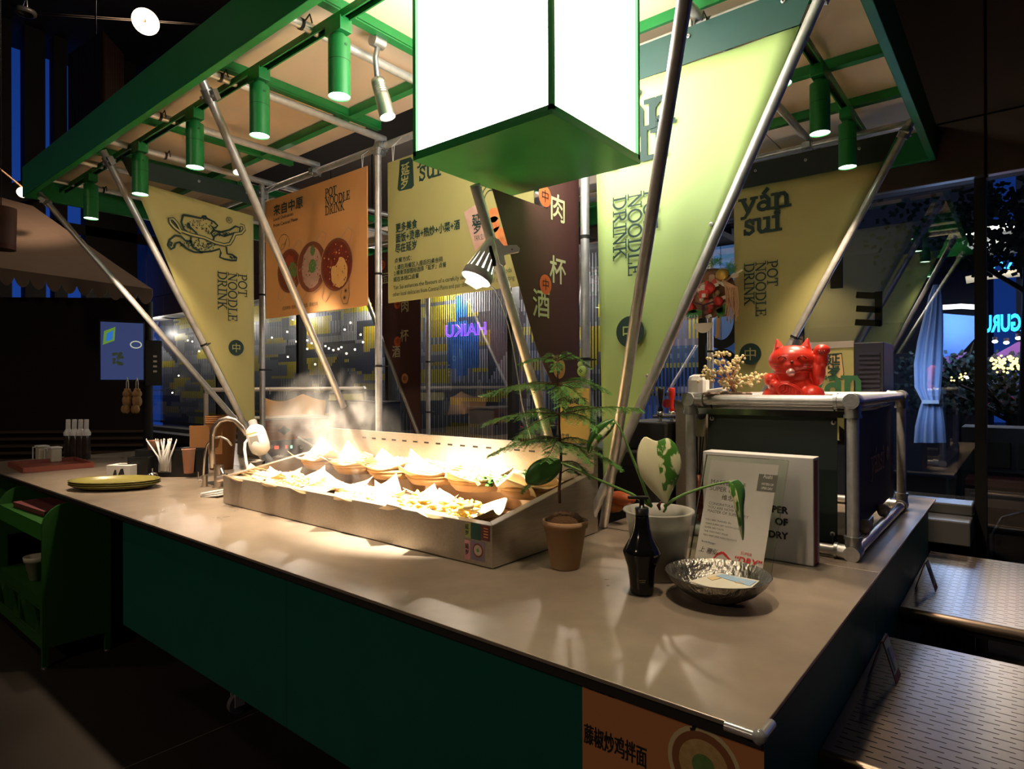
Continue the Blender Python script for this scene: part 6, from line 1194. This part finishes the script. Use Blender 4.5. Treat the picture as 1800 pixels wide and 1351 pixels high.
for i in range(4): MB().obox(tv(1.28, .42-.09*i, .0), dq*.02, nq*.01, Z_*.012).build('indicator', mWhite, t)
MB().obox(tv(1.25, .3, -.02), dq*.09, nq*.015, Z_*.28).build('switch_box', mBlk, t)
MB().cyl(V((tv(1.12, 0, -.12).x, tv(1.12, 0, -.12).y, ZG)), tv(1.12, .95, -.12), .05, n=12).build('stand_pole', mBlkM, t)
for i, (px, lab) in enumerate(((224, 'left tan plush toy hanging from a white strap under the television'), (241, 'right tan plush toy hanging from a white strap under the television'))):
    c = P(px, 705, d=7.2); t = T('plush_toy', lab, 'soft toy', c); mPl = M('tan_plush', (.42, .26, .11), .9, nz=.2, ns=30)
    b = MB(); b.ball(c, (.06, .05, .075), 12, 8).ball(c+Z_*.085, (.055, .05, .05), 12, 8)
    for s_ in (-1, 1): b.ball(c+V((s_*.04, 0, .13)), .022, 8, 6).ball(c+V((s_*.06, -.01, .01)), (.025, .025, .05), 8, 6).ball(c+V((s_*.04, -.02, -.09)), (.03, .035, .05), 8, 6)
    b.build('toy_body', mPl, t); MB().tube([c+V((-.035, 0, .13)), c+V((-.03, 0, .22)), c+V((0, 0, .27)), c+V((.03, 0, .22)), c+V((.035, 0, .13))], .005, 5).build('strap', mWhite, t)
t = T('wood_lantern', 'large dark slatted wooden pendant lantern at the upper left', 'lantern', P(168, 160, d=7.4)); mLW = M('dark_walnut', (.12, .05, .028), .6, nz=.3, ns=4, sc=(6, 6, .5))
A = [P(119, 100, d=7.3), P(158, 82, d=7.8), P(218, 104, d=7.3), P(170, 112, d=6.95)]; A[3] = A[0]+A[2]-A[1]; zt_ = A[0].z; zb_ = P(119, 232, d=7.3).z
for i in range(4):
    a, b = V((*A[i].xy, 0)), V((*A[(i+1) % 4].xy, 0)); n = 9
    for k in range(n):
        p, q_ = a+(b-a)*(k+.06)/n, a+(b-a)*(k+.94)/n; o_ = (b-a).cross(Z_).normalized()*.02; MB().plate([p+Z_*zb_, q_+Z_*zb_, q_+Z_*zt_, p+Z_*zt_], o_).build('slat', mLW, t)
cA = (A[0]+A[2])/2; MB().plate([V((*p.xy, zt_+.004)) for p in A], Z_*.02).build('lid', mLW, t); MB().cyl(V((*cA.xy, zt_+.02)), V((*cA.xy, 8.6)), .008, n=6).build('hanging_cord', mBlkM, t)
MB().plate([V((*p.xy, zb_-.03)) for p in A], Z_*.02).build('bottom_band', M('red_lantern_band', (.09, .012, .006), .5), t)
t = T('wood_lantern', 'dark cylindrical wooden lantern cut by the left edge of the view', 'lantern', P(8, 400, d=7.8)); c = P(2, 430, d=7.8); MB().cyl(c, c+Z_*.46, .15, .16, n=20).build('lantern_body', mLW, t); MB().cyl(c-Z_*.06, c-Z_*.001, .15, n=20).build('bottom_band', M('brown_lantern_band', (.10, .025, .01), .5), t); MB().cyl(c+Z_*.46, V((c.x, c.y, 8.6)), .006, n=6).build('hanging_cord', mBlkM, t)
t = T('globe_lamp', 'glowing round disc lamp strung on wires at the upper left', 'lamp', P(256, 38, d=9)); c = P(256, 38, d=9); ax = (-FW*.7+RT*.55+UP*-.2).normalized()
MB().lathe(c, [(0, .05), (.12, .045), (.17, .02), (.178, 0), (.17, -.02), (.12, -.045), (0, -.05)], 30, ax=ax).build('glowing_disc', E('warm_disc', (1, .80, .55), 3.2), t); MB().ball(c+ax*.052-RT*.03, .03, 10, 7).build('hub', M('brown_hub', (.2, .1, .05), .5), t)
lamp(c-FW*.4, 60, (1, .8, .6), .15)
for i, (a, b) in enumerate((((-20, 16), (380, 44)), ((-20, 20), (380, 46)))): tag(MB().tube([P(*a, d=9.1), P(*b, d=9.1)], .006, 5).build('hanging_wire', M('dull_wire', (.12, .09, .07), .6), loc=tuple(P(*a, d=9.1))), ['upper', 'lower'][i]+' of the two wires carrying the glowing disc lamp', 'wire')
t = T('cage_pendant', 'unlit metal pendant lamp strung on wires at the top left corner', 'lamp', P(45, 25, d=9)); c = P(44, 25, d=9); MB().lathe(c, [(.10, 0), (.135, .01), (.14, .05), (.11, .06), (0, .06)], 22).build('pendant_ring', M('pendant_steel', (.12, .11, .1), .4, .6), t); MB().tube([c+V((-.12, 0, .05)), c+V((-.1, 0, .16)), c+V((0, 0, .20)), c+V((.1, 0, .16)), c+V((.12, 0, .05))], .006, 5).build('pendant_bail', mGalv, t)
t = T('shop_lamp', 'glowing round lamp half hidden behind the left canopy corner', 'lamp', P(38, 338, d=9)); c = P(40, 338, d=9.2); MB().ball(c, .075, 14, 9).build('glowing_globe', E('warm_globe', (1, .8, .55), 4), t); MB().cyl(c+Z_*.07, c+Z_*.4-RT*.4, .012, n=6).build('arm', mBr, t)
# ------------------------------------------------------------- slatted mural screen behind the glass
mSl = [M('slat_white', (.30, .30, .32), .6), M('slat_yellow', (.52, .43, .02), .5), M('slat_grey', (.13, .14, .16), .6), M('slat_dark', (.012, .014, .02), .6), M('slat_blue', (.02, .12, .42), .5), M('slat_deep_yellow', (.40, .30, .01), .5)]
t = T('mural_screen', 'vertical slat screen painted with yellow, grey and black shapes behind the glass', 'screen', (-7, 6.2, 0)); random.seed(77)
def tri(x, z, T3):
    (a, b), (c, d), (e, f) = T3; s1 = (c-a)*(z-b)-(d-b)*(x-a); s2 = (e-c)*(z-d)-(f-d)*(x-c); s3 = (a-e)*(z-f)-(b-f)*(x-e); return (s1 >= 0) == (s2 >= 0) == (s3 >= 0)
SY = 6.2; pxz = lambda px, py: (P(px, py, y=SY).x, P(px, py, y=SY).z)
tris = [([pxz(865, 480), pxz(925, 560), pxz(858, 668)], 3), ([pxz(800, 560), pxz(870, 545), pxz(870, 580)], 3), ([pxz(270, 590), pxz(300, 515), pxz(312, 640)], 3), ([pxz(560, 680), pxz(600, 615), pxz(625, 690)], 3), ([pxz(600, 640), pxz(680, 600), pxz(650, 660)], 3), ([pxz(855, 470), pxz(935, 520), pxz(870, 540)], 3), ([pxz(500, 700), pxz(540, 640), pxz(560, 720)], 3)]
blks = []
for i in range(300):
    x = random.uniform(-16.5, -2.4); z = random.uniform(.85, 3.15); wv = random.uniform(.3, 1.5); hv = random.choice([.08, .14, .2, .3]); blks.append((x, x+wv, z, z+hv, random.choice([1, 1, 1, 2, 2, 0, 3, 5, 2, 0])))
bz_ = [(*sorted((pxz(785, 600)[0], pxz(840, 600)[0])), pxz(810, 645)[1], pxz(810, 565)[1], 4), (*sorted((pxz(800, 600)[0], pxz(822, 600)[0])), pxz(810, 660)[1], pxz(810, 520)[1], 4), (*sorted((pxz(638, 600)[0], pxz(664, 600)[0])), pxz(650, 655)[1], pxz(650, 575)[1], 5)]
x = -16.6; mb = MB(); k = 0
while x < -2.5:
    z = .85
    while z < 3.15:
        h = .05; xm, zm_ = x+.01, z+.025; m_ = 2 if (k % 2) else 0
        for b in blks:
            if b[0] < xm < b[1] and b[2] < zm_ < b[3]: m_ = b[4]
        for b in bz_:
            if b[0] < xm < b[1] and b[2] < zm_ < b[3]: m_ = b[4]
        for T3, mm_ in tris:
            if tri(xm, zm_, T3): m_ = mm_
        mb.add([(x, SY, z), (x+.024, SY, z), (x+.024, SY, z+h), (x, SY, z+h)], [(0, 1, 2, 3)], m_)
        z += h
    x += .042; k += 1
o = mb.build('painted_slats', mSl, t); o['kind'] = 'stuff'
for x in (-11.4, -8.95, -7.3, -5.2, -3.9): MB().box(x, x+.12, SY+.03, SY+.1, ZG, 3.2).build('screen_post', mBlkM, t)
MB().box(-16.6, -2.5, SY+.02, SY+.06, .80, .85).box(-16.6, -2.5, SY+.02, SY+.06, 1.55, 1.58).box(-16.6, -2.5, SY+.02, SY+.06, 2.35, 2.38).build('screen_rail', mBlkM, t)
MB().box(-17.5, -2.5, 6.9, 7.0, ZG, 3.4).build('dusky_backing', M('dusky_wall', (.025, .035, .07), .8, nz=.5, ns=2), t)
for x in (-15.5, -13.6, -12, -9.8, -7.8, -6.0, -4.4, -3.0): lamp((x, 6.0, 2.9), 42, (1, .88, .72), .05)  # unseen warm lamps without fittings, added to brighten the slats
for x in (-8.5, -5.0): lamp((x, 6.55, 2.2), 4, (.3, .45, 1), .2)  # weak blue fill added between the slats and the dusky backing
# string bulbs seen through the slats
random.seed(31); b0 = None
blist = [(478, 593), (505, 583), (523, 583), (534, 595), (540, 598), (521, 600), (557, 597), (606, 579), (616, 567), (634, 588), (572, 608), (586, 615), (595, 613), (600, 610), (624, 614), (609, 621), (540, 613), (506, 627), (536, 612), (578, 612), (523, 560), (638, 601), (330, 598), (338, 600), (350, 617), (314, 660), (303, 690), (515, 562), (554, 640), (548, 603)]
for i, (px, py) in enumerate(blist):
    p = P(px, py, y=6.12); r = random.uniform(.011, .022)
    if b0 is None:
        b0 = T('string_bulb', 'small warm bulb glowing among the slats between the hanging signs', 'bulb', p, 'small warm bulbs behind the slat screen'); MB().ball(p, .016, 8, 6).build('glowing_glass', mBulb, b0); MB().cyl(p+Z_*.015, p+Z_*.035, .006, n=6).build('socket', mBlkM, b0); MB().cyl(p+Z_*.036, p+Z_*1.0, .0015, n=4).build('cord', mBlkM, b0)
    else:
        q_ = copy_tree(b0, p)
    for ch_ in (b0 if i == 0 else q_).children:
        if ch_.name.startswith('cord'): ch_.scale.z = 3.2-p.z
# neon signs outside, facing the street (seen from behind)
def neon(s, pl_, pr_, y, size, col, es, label, parent_name='neon_sign'):
    a, b = P(*pl_, y=y), P(*pr_, y=y); t = T(parent_name, label, 'neon sign', a); c = bpy.data.curves.new('neon', 'FONT'); c.body = s; c.size = size; c.bevel_depth = .006 if y < 7 else .010; c.fill_mode = 'NONE'; c.resolution_u = 3; c.bevel_resolution = 0
    o = bpy.data.objects.new('neon', c); COL.objects.link(o); bpy.context.view_layer.update(); w0 = o.bound_box[4][0]; me = bpy.data.meshes.new_from_object(o.evaluated_get(bpy.context.evaluated_depsgraph_get())); bpy.data.objects.remove(o)
    k = (b.x-a.x)/w0; n_ = MB(); 
    me.transform(Matrix(((-k, 0, 0, b.x-a.x), (0, 0, 1, 0), (0, 1, 0, 0), (0, 0, 0, 1)))); me.materials.clear(); me.materials.append(E('neon_'+s, col, es)); me.name = 'neon_tubing'
    o = bpy.data.objects.new('neon_tubing', me); COL.objects.link(o); o.parent = t; OFF[o.name] = OFF[t.name]
    MB().cyl(a+Z_*.1, V((a.x, a.y, 3.2 if y < 7 else 4.2)), .004, n=5).build('hanging_wire', mBlkM, t); MB().cyl(b+Z_*.1, V((b.x, b.y, 3.2 if y < 7 else 4.2)), .004, n=5).build('hanging_wire', mBlkM, t); return t
neon('HAIKU', (783, 592), (856, 592), 5.95, .22, (.22, .06, .85), 2.6, 'violet neon sign reading HAIKU, seen from behind')
neon('KGURU', (1727, 583), (1812, 579), 9, .26, (.02, .32, 1.0), 5.0, 'bright blue neon sign reading GURU, seen from behind outside')
t = T('neon_strokes', 'blue slanted neon strokes above the blue neon sign outside', 'neon sign', P(1750, 470, y=9)); mN2 = E('neon_pale_blue', (.05, .4, 1), 4)
for pts in ([(1746, 472), (1754, 450), (1766, 472)], [(1772, 472), (1782, 450), (1788, 462)]): MB().tube([P(x, y, y=9) for x, y in pts], .014, 6).build('neon_tube', mN2, t)
# black letters stuck on the glass
t = T('window_lettering', 'big black letters stuck on the inside of the right window', 'lettering', (-1.2, 5.75, 1.5)); yv_ = 5.755
def bl_(pts, w_): MB().ribbon([(P(x, y, y=yv_)) for x, y in pts], w_, -Y_).build('black_letter', mInk, t)
bl_([(1505, 518), (1549, 520)], .05); bl_([(1505, 542), (1549, 544)], .05); bl_([(1503, 566), (1549, 568)], .05); bl_([(1544, 512), (1544, 572)], .05); bl_([(1470, 452), (1470, 506)], .09)
for cy in (560, 665):
    c = P(1268, cy, y=yv_); MB().ribbon([c+X_*.16*a+Z_*.24*b for a, b in arc(0, 0, 1, 1, 0, 360, 28)], .085, -Y_).build('black_letter', mInk, t)
# blue lit wall behind the glass
ob_ = T('blue_lit_wall', 'blue lit panelled wall outside behind the beer taps', 'wall', (-2.9, 6.6, ZG)); xa, xb = P(1095, 650, y=6.6).x, P(1300, 650, y=6.6).x
for i in range(7): MB().box(xa+(xb-xa)*i/7+.004, xa+(xb-xa)*(i+1)/7-.004, 6.6, 6.64, ZG, 3.15).build('wall_panel', M('blue_lit_plaster', (.07, .20, .50), .8, nz=.45, ns=3), ob_)  # the blue light on the wall is mixed into the panel colour
spot(((xa+xb)/2, 6.25, .2), ((xa+xb)/2, 6.62, 1.4), 60, color=(.15, .38, 1), deg=130, blend=1, size=.2)
# curtain
t = T('sheer_curtain', 'pale gathered sheer curtain tied at the waist outside the glass', 'curtain', P(1640, 770, y=6.4)); vs = []; n = 28
edge_ = [(500, 1652, 1640), (520, 1656, 1632), (560, 1658, 1622), (600, 1658, 1612), (640, 1657, 1606), (680, 1654, 1607), (705, 1652, 1620), (720, 1657, 1615), (750, 1661, 1608), (778, 1663, 1606)]
for (py, xr_, xl_) in edge_:
    for i in range(n+1): u = i/n; p = P(xl_+(xr_-xl_)*u, py, y=6.4); vs.append(p+Y_*(.012*math.sin(u*24+py*.003)+.010*math.sin(u*9)))
MB().add(vs, [(a*(n+1)+b, a*(n+1)+b+1, (a+1)*(n+1)+b+1, (a+1)*(n+1)+b) for a in range(len(edge_)-1) for b in range(n)], 0, True).build('curtain_cloth', M('sheer_white_cloth', (.45, .52, .68), .8), t)
MB().obox(P(1636, 706, y=6.36), X_*.06, Y_*.03, Z_*.015).build('tie_band', mWhite, t)
lamp((-.75, 6.0, 1.7), 7, (.35, .55, 1), .1)  # unseen blue lamp added to light up the curtain
# ------------------------------------------------------------- street outside
mB1 = M('dark_building', (.02, .028, .06), .8, nz=.5, ns=.6)
for i, (pxa, pxb, y, zt_, lab) in enumerate(((1290, 1737, 16, 12, 'dark office building outside behind the curtain'), (1786, 1900, 15, 12, 'dark building at the right edge outside the glass'), (900, 1290, 18, 12, 'dark building outside behind the beer taps'))):
    a, b = P(pxa, 500, y=y).x, P(pxb, 500, y=y).x; t = T('city_building', lab, 'building', ((a+b)/2, y, ZG)); MB().box(a, b, y, y+3, ZG, zt_).build('facade', mB1, t)
    for k in range(5): MB().box(a+.1, b-.1, y-.03, y-.001, 3.0+k*1.6, 3.06+k*1.6).build('ledge', M('ledge_grey', (.03, .035, .07), .7), t)
t = T('lit_eaves', 'bright zigzag string of lights on a roof edge outside at the right', 'lights', P(1760, 400, y=12)); mZig = E('cool_white_lamp', (1, .95, .75), 3)
for i in range(15):
    px = 1694+i*7.6; py = 412-i*1.3-(6 if i > 2 else 0); MB().tube([P(px, py, y=12), P(px+3, py+9, y=12), P(px+6, py-1, y=12)], .022, 5).build('light_string', mZig, t)
t = T('curved_roof', 'pale curved tube roof outside at the right', 'roof', P(1740, 440, y=13)); mRf = M('pale_metal_roof', (.35, .36, .36), .4, .3)
MB().tube([P(x, y, y=13) for x, y in ((1686, 438), (1720, 428), (1760, 424), (1830, 418))], .22, 14).build('roof_tube', mRf, t); MB().tube([P(x, y, y=12.5) for x, y in ((1698, 492), (1740, 484), (1830, 476))], .06, 10).build('roof_rail', E('warm_roof_glow', (.5, .42, .3), 1.0), t)
lamp(P(1760, 400, y=11.5), 140, (1, .92, .75), .2)
t = T('blue_canopy', 'pale blue lit round canopy outside behind the curtain', 'canopy', P(1690, 560, y=11)); MB().tube([P(x, y, y=11) for x, y in ((1640, 541), (1690, 538), (1722, 540), (1730, 550))], .035, 8).build('canopy_rim', E('white_rim_light', (1, .95, .85), 2.2), t); MB().add([P(x, y, y=11.05) for x, y in ((1625, 548), (1722, 556), (1722, 585), (1690, 620), (1640, 632), (1620, 590))], [tuple(range(6))]).build('canopy_fabric', M('blue_fabric', (.10, .2, .45), .7), t); lamp(P(1670, 560, y=10.5), 60, (.4, .6, 1), .2)
for i, (pts, lab) in enumerate((([(1742, 627), (1790, 600), (1830, 604), (1830, 634)], 'purple-lit fabric awning outside at the right'), ([(1655, 655), (1660, 628), (1700, 618), (1690, 628)], 'small purple-lit awning outside behind the curtain'))): t = T('street_awning', lab, 'awning', P(*pts[0], y=11)); MB().plate([P(x, y, y=11) for x, y in pts], Y_*.05).build('awning_cloth', M('purple_cloth%d' % i, (.25, .10, .25), .8), t)
lamp(P(1780, 615, y=10.4), 18, (1, .6, .8), .15)
dl = None
for i, (px, py) in enumerate(((1749, 600), (1769, 602), (1790, 594), (1699, 663), (1713, 674))):
    p = P(px, py, y=10.5)
    if not dl: dl = T('street_downlight', 'small white downlight outside at the right', 'lamp', p, 'small white lamps outside the right window'); MB().ball(p, (.032, .032, .022), 10, 7).build('glowing_lens', E('cool_white_glow', (1, .98, .9), 8), dl); MB().cyl(p+Z_*.02, p+Z_*.06, .03, n=10).build('lamp_can', mBlkM, dl)
    else: copy_tree(dl, p)
mb = MB(); random.seed(19)
for i in range(70): mb.ball(P(random.uniform(1742, 1815), 628+random.uniform(0, 24)+random.gauss(0, 3), y=9.6), random.uniform(.010, .02), 6, 4)
for i in range(10): mb.ball(P(random.uniform(1672, 1700), 655+random.uniform(0, 14), y=9.6), .011, 6, 4)
tag(mb.build('fairy_lights', E('yellow_fairy_light', (1, .72, .15), 5), loc=tuple(P(1770, 640, y=9.6))), 'cluster of yellow fairy lights wrapped on a tree outside', 'fairy lights', kind='stuff')
for px, py, w_, h_, col, lab in ((1750, 680, 14, 12, (.25, .28, .6), 'faint lilac shopfront glow outside left'), (1790, 672, 9, 22, (.12, .18, .6), 'faint blue shopfront glow outside right'), (1768, 705, 22, 8, (.35, .03, .08), 'dim crimson parasol outside the glass')):
    c = P(px, py, y=14); t = T('shop_glow' if 'glow' in lab else 'crimson_parasol', lab, 'shopfront' if 'glow' in lab else 'parasol', c); s_ = .0127*.8; MB().obox(c, X_*w_*s_*1.2, Y_*.05, Z_*h_*s_).build('lit_front', E('glow_'+lab[6:10].strip(), col, .45), t)
MB_s = MB().obox(P(1762, 681, y=11.9), X_*.05, Y_*.02, Z_*.025); tag(MB_s.build('green_exit_light', E('green_sign_glow', (.1, .9, .5), 3), loc=tuple(P(1762, 681, y=11.9))), 'tiny glowing green light outside the right window', 'light')
def tree(px, py0, py1, y, label, seed, spread, nleaf, lit=0):
    base = P(px, 700, y=y); t = T('street_tree', label, 'tree', (base.x, y, ZG)); random.seed(seed); zc = P(px, py0, y=y).z; zl = P(px, py1, y=y).z
    MB().tube([(base.x, y, ZG), (base.x+.05, y, zl), (base.x-.1, y, zc)], [.09, .06, .02], 8).build('trunk', M('night_bark', (.02, .016, .014), .9), t)
    for i in range(7): a = random.uniform(0, 6.28); z = random.uniform(zl, zc); MB().tube([(base.x, y, z-.3), (base.x+spread*.6*math.cos(a), y+.4*math.sin(a), z), (base.x+spread*math.cos(a), y+.5*math.sin(a), z+.2)], [.03, .018, .006], 6).build('bough', M('night_bark2', (.02, .016, .014), .9), t)
    mb = MB()
    for i in range(nleaf*2): c = V((base.x+random.gauss(0, spread*.6), y+random.gauss(0, .3), random.uniform(zl, zc))); a = random.uniform(0, 6.28); mb.ribbon([c, c+V((.055*math.cos(a), .02, .055*math.sin(a)))], .038, (random.uniform(-.4, .4), -1, random.uniform(-.4, .4)))
    o = mb.build('leaf_mass', M('night_leaf', (.012, .03, .02), .8), t); o['kind'] = 'stuff'
tree(1800, 325, 470, 8.5, 'dark tree silhouetted against the blue sky at the right edge', 3, .9, 800); tree(1690, 620, 720, 11, 'dark low tree outside left of the right mullion', 8, .8, 500); tree(1770, 640, 730, 10.4, 'dark low tree outside under the fairy lights', 9, .9, 500)
t = T('street_planter', 'pale boxed planter with window-like panels outside at the right', 'planter', P(1760, 800, y=7.4)); yy = 7.3; a, z1_, z0_ = P(1690, 750, y=yy).x, P(1750, 752, y=yy).z, P(1750, 830, y=yy).z
MB().box(a, 2.2, yy, yy+.5, z0_, z1_).build('planter_box', M('dim_concrete', (.09, .09, .08), .8), t)
for i in range(6): MB().box(a+.08+.34*i, a+.36+.34*i, yy-.02, yy-.001, z0_+.05, z1_-.13).build('recessed_panel', M('dim_olive_panel', (.05, .055, .03), .8), t)
MB().box(a, 2.2, yy+.02, yy+.5, ZG, z0_-.001).build('planter_foot', mBlkM, t)
t = T('red_bench', 'long dark red bench outside below the planter', 'bench', (.6, 6.9, ZG)); z = P(1760, 845, y=6.8).z; MB().box(-.4, 2.2, 6.75, 7.15, z-.05, z).build('bench_seat', M('dark_red_wood', (.12, .03, .02), .4), t); MB().box(-.4, 2.2, 6.7, 6.74, z-.22, z-.08).build('bench_rail', M('bench_gold_rail', (.22, .15, .08), .4), t)
for x in (-.3, .9, 2.1): MB().box(x-.03, x+.03, 6.8, 7.1, ZG, z-.051).build('bench_leg', mBlkM, t)
t = T('round_back_chair', 'black round-backed chair beyond the farther perforated table', 'chair', (.35, 6.5, ZG)); c = P(1790, 925, y=6.5); MB().tube([c+V((-.16, 0, -.32)), c+V((-.17, 0, -.1)), c+V((-.1, 0, .06)), c+V((.02, 0, .12)), c+V((.18, 0, .12)), c+V((.3, 0, .03)), c+V((.34, 0, -.32))], .014, 8).build('back_hoop', M('chair_black_metal', (.05, .05, .045), .3, .4), t); sz_ = c.z-.32; MB().cyl((c.x+.08, 6.47, sz_-.03), (c.x+.08, 6.47, sz_), .22, n=20).build('seat', mBlk, t)
for dx, dy in ((-.12, -.13), (.28, -.13), (-.12, .14), (.28, .14)): MB().cyl((c.x+dx, 6.47+dy, ZG), (c.x+dx*.9, 6.47+dy*.9, sz_-.031), .011, n=6).build('leg', mBlk, t)
# added lamps out of view, standing in for the hall's other lighting
for i, (x, y, z) in enumerate(((-2.6, -4.6, 4.6), (-8.5, -1.6, 6.6), (3.2, 1.0, 6.0))):
    t = T('added_hall_lamp', ['ceiling lamp of the hall above the front aisle', 'ceiling lamp of the hall at the far left', 'ceiling lamp of the hall at the right'][i], 'lamp', (x, y, z)); MB().lathe((x, y, z), [(0, .14), (.05, .13), (.22, .0), (.21, .0), (.045, .12)], 20).build('shade', mBlkM, t); MB().disc((x, y, z+.03), .15, (0, 0, -1)).build('lit_disc', E('added_hall_glow', (1, .8, .6), 6), t); MB().cyl((x, y, z+.13), (x, y, 8.6), .008, n=6).build('cord', mBlkM, t)
    spot((x, y, z-.02), (x, y+(4 if i == 0 else .6), 0), (240, 120, 30)[i], color=(1, .76, .55), deg=120, blend=.8, size=.2)
